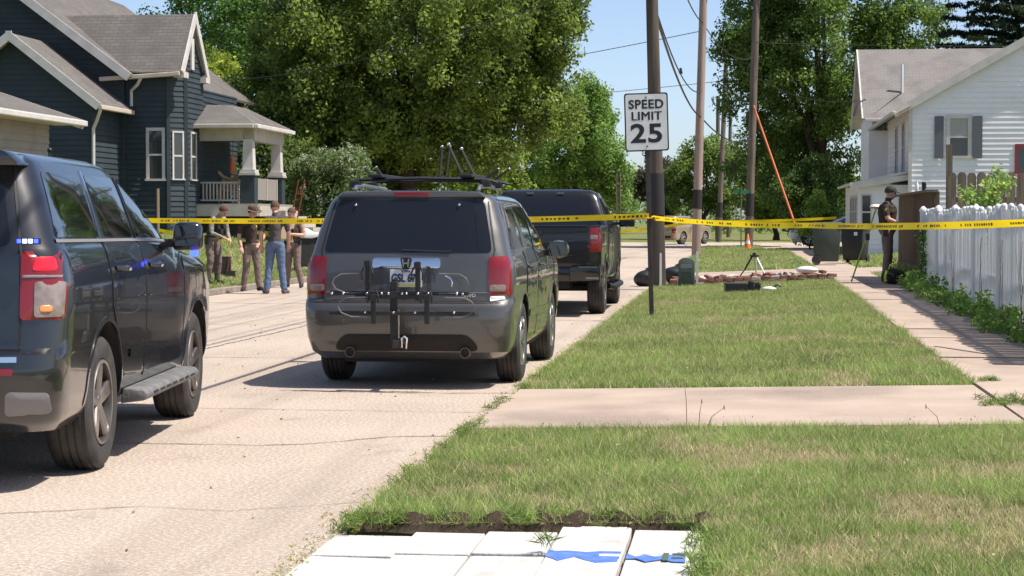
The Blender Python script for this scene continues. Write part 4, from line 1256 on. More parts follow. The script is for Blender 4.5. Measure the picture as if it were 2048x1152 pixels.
# near addition, gable towards the camera
wall(bh, (-21.95, 50.4), X_, SOUTH, [(0, GZ), (4.3, GZ), (4.3, 4.75), (2.15, 6.42), (0, 4.75)], 0.15, S)
wall(bh, (-17.65, 50.4), Y_, EAST, [(0, GZ), (2.36, GZ), (2.36, 4.70), (0, 4.70)], 0.15, S)
roof(bh, [(-17.3, 50.0, 4.58), (-17.3, 52.76, 4.58), (-19.8, 52.76, 6.52), (-19.8, 50.0, 6.52)])
roof(bh, [(-22.3, 52.76, 4.58), (-22.3, 50.0, 4.58), (-19.8, 50.0, 6.52), (-19.8, 52.76, 6.52)])
plank(bh, (-17.28, 49.96, 4.57), (-19.8, 49.96, 6.52), 0.05, 0.22, 'white_trim', 'rake_board')
plank(bh, (-22.32, 49.96, 4.57), (-19.8, 49.96, 6.52), 0.05, 0.22, 'white_trim', 'rake_board')
gutter(bh, (-17.24, 49.95, 4.56), (-17.24, 52.75, 4.56))
for ax, ay, az in ((-21.95, 52.16, 9.09), (-19.8, 49.96, 6.52), (-15.69, 53.8, 7.39)):
    MB().box((ax, ay, az), (0.052 if ax > -16 else 0.16, 0.16 if ax > -16 else 0.052, 0.26)).build('rake_joint', 'white_trim', bh)
# downspouts
for pts in ([(-17.24, 50.0, 4.5), (-17.42, 50.2, 4.2), (-17.56, 50.33, 4.0), (-17.57, 50.33, 1.2)], [(-16.85, 52.42, 5.6), (-17.05, 52.6, 5.35), (-17.3, 52.82, 5.2), (-17.3, 52.82, 4.75)]):
    MB().tube(pts, 0.05, 6).build('downspout', 'white_trim', bh, smooth=40)
# windows
window(bh, (-20.0, 52.9), X_, SOUTH, 3.20, 3.58, 2.68, 4.05, curtain=False, glass='window_glass')
window(bh, (-16.24, 52.9), (r2, r2), (r2, -r2), 0.15, 0.42, 2.68, 4.0, fw=0.05)
window(bh, (-15.84, 53.3), Y_, EAST, 0.40, 0.85, 2.68, 4.0, fw=0.06)
window(bh, (-26.4, 52.78), X_, SOUTH, 4.1, 4.9, 6.3, 7.6)
# porch
pz = 1.98
fl = MB().box((-14.92, 56.5, pz - 0.06), (1.86, 4.4, 0.12)).build('porch_floor', 'grey_panel', bh)
MB().box((-13.97, 56.5, pz - 0.22), (0.06, 4.4, 0.30)).build('skirt_board', 'porch_paint', fl)
MB().box((-14.92, 54.28, pz - 0.20), (1.86, 0.06, 0.34)).build('skirt_board', 'porch_paint', fl)
MB().box((-14.95, 54.5, 1.35), (1.7, 0.05, 0.9)).build('lattice', 'grille', fl)
cols = [(-14.36, 54.72), (-14.36, 58.1)]
for cx, cy in cols:
    pd = MB().box((cx, cy, pz + 0.42), (0.42, 0.42, 0.84)).build('porch_pedestal', S, bh)
    MB().box((cx, cy, pz + 0.87), (0.50, 0.50, 0.07)).build('pedestal_cap', 'porch_paint', pd)
    c_ = MB().box((cx, cy, pz + 1.40), (0.34, 0.34, 1.0), taper=0.82).build('porch_column', 'white_trim', bh, bevel=0.01)
    MB().box((cx, cy, pz + 0.95), (0.46, 0.46, 0.10)).build('column_base', 'white_trim', c_)
MB().box((-15.1, 54.72, pz + 2.06), (1.9, 0.24, 0.42)).build('porch_beam', 'porch_paint', bh)
MB().box((-14.36, 56.5, pz + 2.06), (0.30, 3.8, 0.42)).build('porch_beam', 'porch_paint', bh)
rz0 = pz + 2.25
roof(bh, [(-15.84, 54.1, rz0), (-14.02, 54.1, rz0), (-15.15, 55.5, rz0 + 0.62), (-15.84, 55.5, rz0 + 0.62)], name='porch_roof')
roof(bh, [(-14.02, 54.1, rz0), (-14.02, 58.7, rz0), (-15.15, 57.4, rz0 + 0.62), (-15.15, 55.5, rz0 + 0.62)], name='porch_roof')
MB().box((-14.95, 56.4, rz0 - 0.02), (1.8, 4.3, 0.04)).build('porch_ceiling', 'porch_paint', bh)
gutter(bh, (-13.97, 54.05, rz0), (-13.97, 58.7, rz0), 'white_trim')
gutter(bh, (-15.84, 54.05, rz0 + 0.002), (-14.04, 54.05, rz0 + 0.002), 'porch_paint')
for z in (pz + 0.10, pz + 0.62):
    MB().bar((-15.8, 54.62, z), (-14.6, 54.62, z), 0.06, 0.05).build('porch_rail', 'porch_paint', bh)
for i in range(11):
    MB().box((-15.72 + i * 0.105, 54.62, pz + 0.36), (0.04, 0.04, 0.5)).build('baluster', 'porch_paint', bh)
pn = MB().box((-14.30, 56.4, pz + 0.44), (0.06, 2.7, 0.64)).build('porch_screen', 'grey_panel', bh)
for yy in (55.1, 56.4, 57.7):
    MB().box((-14.26, yy, pz + 0.44), (0.03, 0.06, 0.66)).build('screen_batten', 'porch_paint', pn)
for i in range(4):
    MB().box((-13.75 + 0.28 * i, 56.9, pz - 0.28 - 0.17 * i), (0.30, 1.6, 0.16)).build('step', 'porch_paint', bh)
# things on the porch
t = thing('patio_chair', 'pale rounded porch chair behind the balusters', 'chair', (-15.05, 55.1, pz))
m = MB()
m.tube([(-0.35, 0.0, 0.95), (-0.22, 0.05, 0.80), (0.0, 0.08, 0.72), (0.22, 0.05, 0.80), (0.35, 0.0, 0.95)], 0.05, 8)
m.build('back_rim', 'wood_tan', t, smooth=50)
MB().box((0, 0.1, 0.62), (0.55, 0.06, 0.30)).build('backrest', 'wood_tan', t, bevel=0.02)
MB().box((0, -0.1, 0.42), (0.55, 0.5, 0.07)).build('seat', 'wood_tan', t, bevel=0.02)
for sx in (-1, 1):
    for sy in (-0.3, 0.1):
        MB().bar((sx * 0.24, sy, 0), (sx * 0.24, sy, 0.40), 0.05).build('leg', 'wood_tan', t)
t = thing('closed_umbrella', 'orange pennant hanging under the porch roof', 'pennant', (-14.93, 55.0, pz + 0.9))
MB().lathe([(0.005, 0.62), (0.05, 0.45), (0.075, 0.2), (0.09, 0.02), (0.07, 0.0)], n=12).build('fabric', 'orange', t, smooth=40)
MB().tube([(0, 0, 0.6), (0, 0, 1.32)], 0.006, 5).build('cord', 'wire', t)
t.name = 'pennant'


# greige building in front of the blue house
gh = thing('garage', 'greige sided low building with grey shingle roof at the left edge', 'garage', (0, 0, 0))
wall(gh, (-15.05, 30.2), Y_, EAST, [(0, 0.6), (10.0, 0.6), (10.0, 3.66), (0, 3.66)], 0.16, 'tan_siding')
wall(gh, (-22.05, 40.2), X_, (0, 1), [(0, 0.6), (7.0, 0.6), (7.0, 3.7), (3.5, 4.85), (0, 3.7)], 0.16, 'tan_siding', boards=False)
wall(gh, (-22.05, 30.2), X_, SOUTH, [(0, 0.6), (7.0, 0.6), (7.0, 3.7), (3.5, 4.85), (0, 3.7)], 0.16, 'tan_siding', boards=False)
roof(gh, [(-14.42, 29.8, 3.62), (-14.42, 40.6, 3.62), (-18.55, 40.6, 4.98), (-18.55, 29.8, 4.98)])
roof(gh, [(-22.7, 40.6, 3.62), (-22.7, 29.8, 3.62), (-18.55, 29.8, 4.98), (-18.55, 40.6, 4.98)])
gutter(gh, (-14.36, 29.8, 3.62), (-14.36, 40.62, 3.62), 'white_trim')
MB().box((-14.72, 35.2, 3.60), (0.62, 10.7, 0.03)).build('soffit', 'cream_trim', gh)
plank(gh, (-14.40, 40.64, 3.60), (-18.55, 40.64, 4.97), 0.04, 0.2, 'white_trim', 'rake_board')

# pale house behind the bush on the left
ph = thing('house', 'pale house with grey roof half hidden by the flowering bush', 'house', (0, 0, 0))
wall(ph, (-23.0, 74.5), X_, SOUTH, [(0, 0.9), (6.6, 0.9), (6.6, 4.75), (0, 4.75)], 0.2, 'white_siding')
wall(ph, (-16.4, 74.5), Y_, EAST, [(0, 0.9), (8, 0.9), (8, 4.75), (0, 4.75)], 0.2, 'white_siding', boards=False)
roof(ph, [(-23.5, 74.0, 4.6), (-15.9, 74.0, 4.6), (-15.9, 78.5, 6.4), (-23.5, 78.5, 6.4)])
roof(ph, [(-15.9, 83.0, 4.6), (-23.5, 83.0, 4.6), (-23.5, 78.5, 6.4), (-15.9, 78.5, 6.4)])
window(ph, (-23.0, 74.5), X_, SOUTH, 4.6, 5.5, 2.4, 3.8)
fh = thing('shed', 'small grey structure with white flat roof edge right of the grey SUV roof', 'shed', (0, 0, 0))
MB().box((-13.4, 101.0, 2.3), (2.6, 3.0, 3.9)).build('wall', 'grey_panel', fh)
MB().box((-13.3, 100.9, 4.35), (3.4, 3.6, 0.16)).build('roof', 'white_trim', fh)
MB().box((-12.0, 99.35, 2.3), (0.16, 0.16, 3.9)).build('corner_post', 'white_trim', fh)
for i in range(4):
    MB().box((-12.07, 99.9 + 0.62 * i, 3.3), (0.05, 0.10, 1.6)).build('slat', 'white_trim', fh)

# white house on the right
wh = thing('house', 'white clapboard house with grey shutters and brown shingle roof', 'house', (0, 0, 0))
S = 'white_siding'
wall(wh, (5.82, 66.7), X_, SOUTH, [(0, 0.3), (9.4, 0.3), (9.4, 5.45), (4.7, 8.05), (0, 5.45)], 0.18, S)
wall(wh, (5.82, 66.7), Y_, WEST, [(0, 0.3), (12.3, 0.3), (12.3, 5.4), (0, 5.4)], 0.18, S)
wall(wh, (15.22, 66.7), Y_, EAST, [(0, 0.3), (12.3, 0.3), (12.3, 5.4), (0, 5.4)], 0.18, S, boards=False)
roof(wh, [(5.25, 78.9, 5.16), (5.25, 66.52, 5.16), (10.52, 66.52, 8.14), (10.52, 82, 8.14)], 'shingle_brown')
roof(wh, [(15.8, 66.52, 5.16), (15.8, 78.9, 5.16), (10.52, 82, 8.14), (10.52, 66.52, 8.14)], 'shingle_brown')
plank(wh, (5.22, 66.48, 5.13), (10.52, 66.48, 8.12), 0.06, 0.26, 'white_trim', 'rake_board')
plank(wh, (15.82, 66.48, 5.13), (10.52, 66.48, 8.12), 0.06, 0.26, 'white_trim', 'rake_board')
gutter(wh, (5.20, 66.2, 5.16), (5.20, 78.7, 5.16), 'white_trim')
MB().box((5.80, 66.68, 2.9), (0.12, 0.12, 5.1)).build('corner_board', 'white_trim', wh)
MB().add([(5.28, 66.3, 5.14), (5.80, 66.3, 5.42), (5.80, 78.8, 5.42), (5.28, 78.8, 5.14)], [(0, 1, 2, 3)]).build('soffit', 'cream_trim', wh)
# rear block, ridge across
wall(wh, (5.35, 79.0), X_, SOUTH, [(0, 0.3), (9.0, 0.3), (9.0, 5.7), (0, 5.7)], 0.18, S, boards=False)
wall(wh, (5.35, 79.0), Y_, WEST, [(0, 0.3), (7.0, 0.3), (7.0, 5.7), (3.5, 8.5), (0, 5.7)], 0.18, S)
roof(wh, [(4.95, 78.5, 5.55), (15.0, 78.5, 5.55), (15.0, 82.5, 8.68), (4.95, 82.5, 8.68)], 'shingle_brown')
roof(wh, [(15.0, 86.5, 5.55), (4.95, 86.5, 5.55), (4.95, 82.5, 8.68), (15.0, 82.5, 8.68)], 'shingle_brown')
plank(wh, (4.92, 78.48, 5.53), (4.92, 82.5, 8.66), 0.06, 0.24, 'white_trim', 'rake_board')
plank(wh, (4.92, 86.5, 5.53), (4.92, 82.5, 8.66), 0.06, 0.24, 'white_trim', 'rake_board')
gutter(wh, (5.0, 78.45, 5.55), (5.9, 78.45, 5.55), 'white_trim')
MB().tube([(6.6, 79.9, 6.6), (6.6, 79.9, 7.9)], 0.06, 8).build('vent_pipe', 'white_plastic', wh, smooth=40)
MB().bar((6.6, 79.9, 6.72), (5.35, 78.7, 5.75), 0.09).build('roof_cable', 'wire', wh)
MB().tube([(5.0, 78.4, 6.4), (4.7, 78.2, 6.2), (4.55, 78.1, 5.7)], 0.03, 6).build('service_mast', 'wire', wh, smooth=40)
# bay at the rear block
by = MB().box((5.45, 77.9, 3.55), (0.75, 1.9, 3.0)).build('bay', S, wh)
for k in range(3):
    window(wh, (5.08, 77.05), X_, SOUTH, 0.06 + 0.24 * k, 0.20 + 0.24 * k, 2.9, 4.6, fw=0.05, sash=False)
window(wh, (5.82, 66.7), Y_, WEST, 2.2, 3.0, 3.3, 4.9)
window(wh, (5.82, 66.7), Y_, WEST, 5.2, 6.0, 3.3, 4.9)
ww = window(wh, (5.82, 66.7), X_, SOUTH, 1.32, 1.92, 3.70, 4.98, curtain=True, fw=0.13)
def louvre(parent, x0, x1, z0, z1, y):
    sh = MB().box(((x0 + x1) / 2, y, (z0 + z1) / 2), (x1 - x0, 0.04, z1 - z0)).build('shutter', 'shutter', parent)
    return sh
louvre(wh, 6.62, 6.92, 3.62, 5.06, 66.63)
louvre(wh, 7.90, 8.22, 3.62, 5.06, 66.63)
window(wh, (5.82, 66.7), X_, SOUTH, 3.60, 4.5, 3.15, 4.0, frame='red_frame', fw=0.10, sash=False)
# enclosed lean-to porch on the street side
lt = MB()
wall(wh, (4.1, 67.2), X_, SOUTH, [(0, 0.3), (1.72, 0.3), (1.72, 2.72), (0, 2.72)], 0.18, S)
wall(wh, (4.1, 67.2), Y_, WEST, [(0, 0.3), (8, 0.3), (8, 2.72), (0, 2.72)], 0.18, S)
roof(wh, [(3.8, 75.6, 2.70), (3.8, 66.9, 2.70), (5.82, 66.9, 3.12), (5.82, 75.6, 3.12)], 'bluegrey_roof', name='porch_roof')
plank(wh, (3.78, 66.88, 2.66), (5.80, 66.88, 2.98), 0.05, 0.2, 'white_trim', 'fascia')
for k in range(3):
    window(wh, (4.1, 67.2), Y_, WEST, 0.5 + 1.5 * k, 1.3 + 1.5 * k, 1.3, 2.3, fw=0.08)
window(wh, (4.1, 67.2), X_, SOUTH, 0.12, 0.40, 1.2, 2.35, fw=0.05)

# ------------------------------------------------------------------ fences
wf = thing('fence', 'white vinyl picket fence leaning along the right sidewalk', 'fence', (0, 0, 0))
n_p = 102
for i in range(n_p):
    f = i / (n_p - 1)
    y = 35.2 - f * 17.0
    x = 3.36 - 0.14 * f + 0.03 * math.sin(i * 0.35)
    g = H(x, y)
    lean = 0.10 * max(0, 1 - i / 6)
    top = 1.66 + 0.02 * math.sin(i * 0.21) + random.uniform(-0.012, 0.012)
    w2 = 0.075
    m = MB()
    m.prism([(-w2, 0.03), (w2, 0.03), (w2, top - g - 0.05), (w2 * 0.62, top - g), (-w2 * 0.62, top - g), (-w2, top - g - 0.05)], -0.011, 0.011, 'x')
    p_ = m.build('picket', 'vinyl_fence', wf)
    p_.location = (x, y, g)
    if i % 3 == 1:
        MB().ball((0, 0, top - g - 0.01), 0.055, 10, 6, (0.75, 1.3, 0.8)).build('picket_cap', 'vinyl_fence', p_, smooth=60)
    p_.rotation_euler = (random.uniform(-0.014, 0.014) + lean * 0.8, random.uniform(-0.012, 0.004), random.uniform(-0.05, 0.05))
for z in (0.55, 1.35):
    pts = [(3.40 - 0.14 * k / 8, 35.25 - 17.0 * k / 8, H(3.3, 35.25 - 17.0 * k / 8) + z) for k in range(9)]
    for k in range(8):
        MB().bar(pts[k], pts[k + 1], 0.04, 0.09).build('rail', 'vinyl_fence', wf)
for k in range(7):
    y = 35.3 - k * 2.75
    x = 3.36 - 0.14 * k / 6.2
    g = H(x, y)
    po = MB().box((0, 0, 0.72), (0.11, 0.11, 1.44)).build('post', 'vinyl_fence', wf, bevel=0.008)
    po.location = (x - 0.03, y, g)
    po.rotation_euler = (0.09 if k == 0 else 0.0, -0.02 if k == 0 else 0, 0)
    MB().lathe([(0.07, 1.44), (0.072, 1.47), (0.05, 1.50), (0.02, 1.53), (0.004, 1.535)], n=12).build('post_cap', 'vinyl_fence', po, smooth=50)
bf = thing('fence', 'brown plank fence with flat cap rail behind the standing officer', 'fence', (0, 0, 0))
y = 35.6
i = 0
while y < 43.0:
    w = random.uniform(0.13, 0.15)
    g = H(3.5, y)
    MB().box((3.52, y + w / 2, (g + 2.0) / 2 + 0.12), (0.022, w - 0.008, 2.0 - g - 0.24)).build('board', 'brown_wood', bf)
    y += w
MB().box((3.50, 39.3, 2.035), (0.20, 7.6, 0.045)).build('cap_rail', 'grey_wood', bf)
MB().box((3.505, 39.3, 0.42), (0.05, 7.5, 0.35)).build('kick_board', 'grey_wood', bf)
for yy in (35.6, 39.3, 43.0):
    MB().box((3.58, yy, 1.1), (0.10, 0.10, 1.85)).build('post', 'brown_wood', bf)
df = thing('fence', 'weathered dog ear plank fence rising behind the white fence', 'fence', (0, 0, 0))
for i in range(60):
    x = 3.62 + i * 0.165
    top = 2.31 + random.uniform(-0.012, 0.012)
    w2 = 0.075
    m = MB()
    m.prism([(x - w2, 0.35), (x + w2, 0.35), (x + w2, top - 0.05), (x + w2 * 0.5, top), (x - w2 * 0.5, top), (x - w2, top - 0.05)], 33.4, 33.42, 'y')
    m.build('picket', 'grey_wood', df)
for z in (0.8, 1.85):
    MB().bar((3.55, 33.45, z), (13.5, 33.45, z), 0.05, 0.09).build('rail', 'grey_wood', df)
MB().box((3.58, 33.5, 1.55), (0.10, 0.10, 2.5)).build('post', 'grey_wood', df)
bl = thing('water_bottle', 'clear water bottle standing on the brown fence cap', 'bottle', (3.46, 38.2, 2.058))
MB().lathe([(0.03, 0), (0.034, 0.01), (0.034, 0.14), (0.014, 0.19), (0.014, 0.21), (0.003, 0.212)], n=12).build('bottle_body', 'white_plastic', bl, smooth=40)
MB().lathe([(0.016, 0.205), (0.016, 0.225), (0.003, 0.226)], n=10).build('cap', 'white_plastic', bl)
cp = thing('travel_mug', 'dark travel mug beside the bottle on the fence cap', 'mug', (3.46, 36.8, 2.058))
MB().lathe([(0.032, 0), (0.04, 0.15), (0.042, 0.16), (0.003, 0.162)], n=12).build('cup', 'black_plastic', cp, smooth=40)
MB().tube([(0.035, -0.02, 0.13), (0.035, -0.07, 0.12), (0.035, -0.07, 0.06), (0.035, -0.02, 0.04)], 0.007, 6).build('handle', 'black_plastic', cp, smooth=40)

# ------------------------------------------------------------------ poles, wires, signs
def pole(label, base, top, r0, r1, m, band=None, name='utility_pole', arms=(), group='utility poles along the street'):
    t = thing(name, label, 'utility pole', base, group=group)
    d = Vector(top) - Vector(base)
    k = 8
    MB().tube([d * (i / k) + Vector((0, 0, -0.3 if i == 0 else 0)) for i in range(k + 1)], [r0 + (r1 - r0) * i / k for i in range(k + 1)], 14).build('shaft', m, t, smooth=50)
    if band:
        a, b = band[0] / d.z, band[1] / d.z
        ra, rb = r0 + (r1 - r0) * a, r0 + (r1 - r0) * b
        MB().tube([d * a, d * b], [ra + 0.012, rb + 0.012], 14).build('dark_band', 'pole_band', t, smooth=50)
    for z, ln in arms:
        c = d * (z / d.z)
        cr = MB().box((c.x, c.y - r1 - 0.06, z), (ln, 0.1, 0.12)).build('cross_arm', 'pole_wood', t)
        for q in (-0.9, -0.35, 0.35, 0.9):
            MB().lathe([(0.02, 0.06), (0.05, 0.09), (0.035, 0.15), (0.05, 0.17), (0.01, 0.2)], c=(c.x + q * ln / 2, c.y - r1 - 0.06, z), n=10).build('insulator', 'grey_trim', cr, smooth=40)
    return t
P1 = pole('nearest wooden pole right behind the speed limit sign', (-1.72, 40.9, 0.05), (-2.03, 40.7, 11.5), 0.16, 0.105, 'pole_dark', (1.55, 2.45), arms=((10.8, 2.2),))
P2 = pole('pinkish wooden pole leaning slightly right, second along the kerb', (-1.74, 76.0, 0.05), (-1.42, 76.0, 12.5), 0.185, 0.15, 'pole_wood_pink', (1.9, 2.65), arms=((12.0, 2.2),))
P3 = pole('grey wooden pole with the orange guy guard attached', (0.42, 94.6, 0.1), (0.80, 94.6, 14.0), 0.21, 0.175, 'pole_wood', (1.6, 2.7), arms=((13.4, 2.4),))
P4 = pole('thin far pole with wires at its top, left of the grey pole', (-1.45, 131.0, 0.1), (-1.0, 131.0, 12.2), 0.19, 0.15, 'pole_wood', (1.6, 2.6))
P5 = pole('short far pole just left of the thin one', (-1.75, 150.0, 0.1), (-1.75, 150.0, 11.2), 0.19, 0.15, 'pole_wood')
P6 = pole('farthest pole, faint, right of the thin one', (-1.0, 166.0, 0.1), (-0.85, 166.0, 11.4), 0.19, 0.15, 'pole_wood')
for k, (px, yy) in enumerate(((-7.0, 113.0), (-6.8, 114.0))):
    MB_ = pole('slender far post at the corner, %s one' % ('left' if k == 0 else 'right'), (px, 108.4, 0.1), (px, 108.4, 4.2), 0.05, 0.04, 'grey_wood', name='post', group='slender corner posts')
MB().tube([(-1.0, 131, 12.2), (-0.5, 131, 12.0), (1.0, 131, 12.1)], 0.02, 5)
# service drops, bundled cables and spans
def wire(pts, r, sag, name='overhead_wire', label='overhead utility wire strung between the poles', n=18):
    m = MB()
    path = []
    for i in range(len(pts) - 1):
        a, b = Vector(pts[i]), Vector(pts[i + 1])
        for j in range(n):
            f = j / n
            p = a.lerp(b, f)
            p.z -= sag * 4 * f * (1 - f)
            path.append(p)
    path.append(Vector(pts[-1]))
    m.tube(path, r, 5)
    o = m.build(name, 'wire', smooth=60)
    return tag(o, label, 'wire', 'overhead wires')
for wl, dx, z1, z2, z3, r in (('leftmost', -1.0, 11.0, 12.2, 13.6, 0.012), ('second', -0.4, 11.0, 12.2, 13.6, 0.012), ('third', 0.4, 11.0, 12.2, 13.6, 0.012), ('rightmost', 1.0, 11.0, 12.2, 13.6, 0.012)):
    wire([(-2.0 + dx, -4, z1), (-2.03 + dx, 40.6, z1), (-1.42 + dx, 75.8, z2), (0.80 + dx, 94.4, z3)], r, 0.5, label='thin power line high overhead along the kerb, %s of four from the left' % wl)
wire([(-1.95, -4, 8.9), (-1.97, 40.7, 8.9), (-1.5, 75.85, 9.3), (0.62, 94.4, 9.5), (-1.1, 131, 10.5)], 0.022, 0.6, label='thick neutral cable running pole to pole along the street')
wire([(-1.9, -4, 5.6), (-1.9, 40.7, 6.2), (-1.57, 75.85, 5.6), (0.58, 94.4, 5.5), (-1.2, 131, 6.5)], 0.03, 0.5, label='thick low telephone cable running pole to pole along the street')
wire([(-1.93, 40.75, 6.4), (-1.55, 75.8, 6.6)], 0.02, 0.7, label='drooping drop cable between the first two poles')
wire([(-2.0, 40.8, 7.0), (-16.5, 60, 6.0)], 0.012, 0.5, label='thin service drop from the nearest pole to the left houses')
wire([(0.62, 94.4, 8.6), (5.1, 79.0, 6.4)], 0.016, 0.5, label='service drop from the grey pole to the white house')
wire([(0.7, 94.4, 12.4), (30, 86, 12.2)], 0.016, 0.3, label='upper span crossing in front of the tall right tree')
wire([(0.7, 94.4, 10.2), (30, 86, 9.4)], 0.016, 0.3, label='lower span crossing in front of the tall right tree')
wire([(-1.5, 76, 9.0), (-30, 112, 8.7)], 0.016, 0.4, label='thin line crossing the sky left of the pink pole')
wire([(-1.1, 131, 11.0), (-40, 128, 8.5)], 0.02, 0.4, label='far line crossing the sky behind the sign')
wire([(-1.0, 131, 12.0), (0.7, 94.4, 8.4)], 0.02, 0.8, label='slack jumper between the thin far pole and the grey pole')
spl = tag(MB().ball((-1.76, 56.5, 5.95), 0.09, 10, 6, (0.5, 1.8, 0.5)).box((-1.76, 56.5, 5.86), (0.10, 0.5, 0.06)).build('cable_splice', 'wire', smooth=50), 'black splice case hanging on the drop cable by the nearest pole', 'splice case')
# orange guard on the guy wire
gg = thing('guy_wire', 'long orange guard on the slanting guy wire of the grey pole', 'guy wire', (0, 0, 0))
ga, gb = Vector((0.64, 94.3, 7.1)), Vector((2.98, 91.5, 0.2))
MB().tube([ga, ga.lerp(gb, 0.5), ga.lerp(gb, 0.97)], 0.05, 8).build('guard', 'orange_guy', gg, smooth=50)
MB().tube([ga.lerp(gb, 0.96), gb - Vector((0, 0, 0.1))], 0.035, 6).build('wire_end', 'white_plastic', gg, smooth=50)

# speed limit sign
sg = thing('speed_sign', 'SPEED LIMIT 25 sign on a dark steel post in the grass', 'road sign', (-1.29, 28.05, 0.14), R(4))
sg.scale = (0.905, 0.905, 0.905)
sg.rotation_euler = (0, R(-1.7), R(4))
MB().box((0, 0, 1.65), (0.075, 0.05, 3.75)).build('post', 'dark_steel', sg, bevel=0.006)
pl = MB().prism(rounded([(-0.355, 2.62), (0.355, 2.62), (0.355, 3.565), (-0.355, 3.565)], 0.05, 6), -0.036, -0.031, 'y')
plate = pl.build('sign_plate', 'sign_black', sg)
inner = MB().prism(rounded([(-0.333, 2.642), (0.333, 2.642), (0.333, 3.543), (-0.333, 3.543)], 0.04, 6), -0.039, -0.0355, 'y').build('sign_face', 'sign_white', plate)
for body, size, z, bold, sx in (('SPEED', 0.20, 3.375, 0.006, 0.99), ('LIMIT', 0.20, 3.185, 0.0, 0.98), ('25', 0.42, 2.895, 0.011, 1.22)):
    for k_, dx_ in enumerate((-0.006, 0.0, 0.006) if body == 'LIMIT' else (0.0,)):
        text_mesh(body, size, 'sign_black', 'lettering', plate, (dx_, -0.0405 - 0.0004 * k_, z), (R(90), 0, 0), bold=bold, depth=0.001, sx=sx, spacing=1.08)
for z in (3.49, 2.70):
    MB().lathe([(0.014, -0.046), (0.014, -0.038)], c=(0, 0, z), axis='y', n=10).build('bolt', 'dark_steel', plate)

# street name sign far off
sn = thing('street_sign', 'small green street name sign on a thin post at the corner', 'street sign', (0.05, 92.0, H(0.05, 92)))
MB().tube([(0, 0, 0), (0, 0, 2.95)], 0.03, 8).build('post', 'galvanised', sn)
MB().box((0, 0, 2.72), (0.72, 0.02, 0.18)).build('name_plate', 'sign_green', sn)
MB().box((0, 0.0, 2.92), (0.02, 0.6, 0.18)).build('name_plate', 'sign_green', sn)

# ------------------------------------------------------------------ police tape
def tape(path, w, name, label, n=60, twist=0.0, sag=0.1, ink=True):
    t = thing(name, label, 'tape', (0, 0, 0))
    m = MB()
    P = []
    pts = [Vector(p) for p in path]
    for i in range(len(pts) - 1):
        for j in range(n):
            f = j / n
            q = pts[i].lerp(pts[i + 1], f)
            q.z -= sag * 4 * f * (1 - f)
            P.append(q)
    P.append(pts[-1])
    V, U = [], []
    for i, p in enumerate(P):
        d = (P[min(i + 1, len(P) - 1)] - P[max(i - 1, 0)]).normalized()
        s = d.cross(Vector((0, 0, 1))).normalized()
        a = twist * math.sin(i * 0.055 + 1) + 0.12 * math.sin(i * 0.4)
        up = Vector((0, 0, 1)) * math.cos(a) + s * math.sin(a)
        U.append((up, s))
        V += [p + up * w / 2, p - up * w / 2]
    m.add(V, [(2 * i, 2 * i + 1, 2 * i + 3, 2 * i + 2) for i in range(len(P) - 1)])
    o = m.build('strip', 'tape', t, fix=False)
    if ink:                          # worn, unreadable black print
        q = MB()
        L = 0.0
        for i in range(len(P) - 1):
            seg = (P[i + 1] - P[i]).length
            k = max(1, int(seg / 0.035))
            for j in range(k):
                L += seg / k
                if (L % 1.1) > 0.80 or random.random() < 0.25:
                    continue
                f0, f1 = j / k, j / k + random.uniform(0.4, 0.72) / k
                up, s = U[i]
                hh = w * random.uniform(0.13, 0.20)
                for side in (1, -1):
                    a, b = P[i].lerp(P[i + 1], f0), P[i].lerp(P[i + 1], f1)
                    n_ = up.cross(P[i + 1] - P[i]).normalized() * 0.002 * side
                    q.add([a + n_ + up * hh, b + n_ + up * hh, b + n_ - up * hh, a + n_ - up * hh], [(0, 1, 2, 3)])
        tag(q.build('print', 'tape_ink', t, fix=False), kind='stuff')
    return t
tape([(-12.6, 33.1, 1.52), (-5.2, 28.5, 1.49), (-1.33, 28.0, 1.56)], 0.085, 'police_tape', 'yellow police tape stretched across the street to the sign post', sag=0.02)
tape([(-1.26, 28.0, 1.53), (0.9, 25.2, 1.43), (3.16, 19.4, 1.49)], 0.082, 'police_tape', 'yellow police tape running from the sign post over the white fence', sag=0.03, twist=0.5)
MB().tube([(-1.36, 28.0, 1.53), (-1.23, 28.0, 1.53), (-1.23, 28.09, 1.55), (-1.36, 28.09, 1.55), (-1.36, 28.0, 1.53)], [(0.035, 0.006)] * 5, 6).build('knot', 'tape', bpy.data.objects['police_tape'])
tape([(-5.4, 77.0, 0.95), (-1.72, 75.8, 1.42)], 0.10, 'police_tape', 'far pale police tape slanting up to the pink pole', sag=0.02, ink=False)
tape([(-1.62, 75.8, 1.45), (3.6, 72.5, 1.58)], 0.10, 'police_tape', 'far pale police tape running right from the pink pole', sag=0.05, ink=False)
tape([(-14.4, 46.0, 1.25), (-12.4, 45.6, 1.0)], 0.085, 'police_tape', 'short piece of police tape behind the stooping officer', sag=0.02, ink=False)
st = tag(MB().prism([(-0.025, 0.06), (-0.003, -0.15), (0.003, -0.15), (0.025, 0.06), (0.025, 1.6), (-0.025, 1.6)], -0.02, 0.02, 'y').build('stake', 'wood_tan'), 'wooden stake holding the left end of the police tape', 'stake')
st.location = (-12.6, 33.1, H(-12.6, 33.1))
st2 = tag(st.copy(), 'wooden stake in the raised yard behind the officers', 'stake')
C.objects.link(st2)
st2.location = (-14.4, 46.0, H(-14.4, 46) - 0.2)

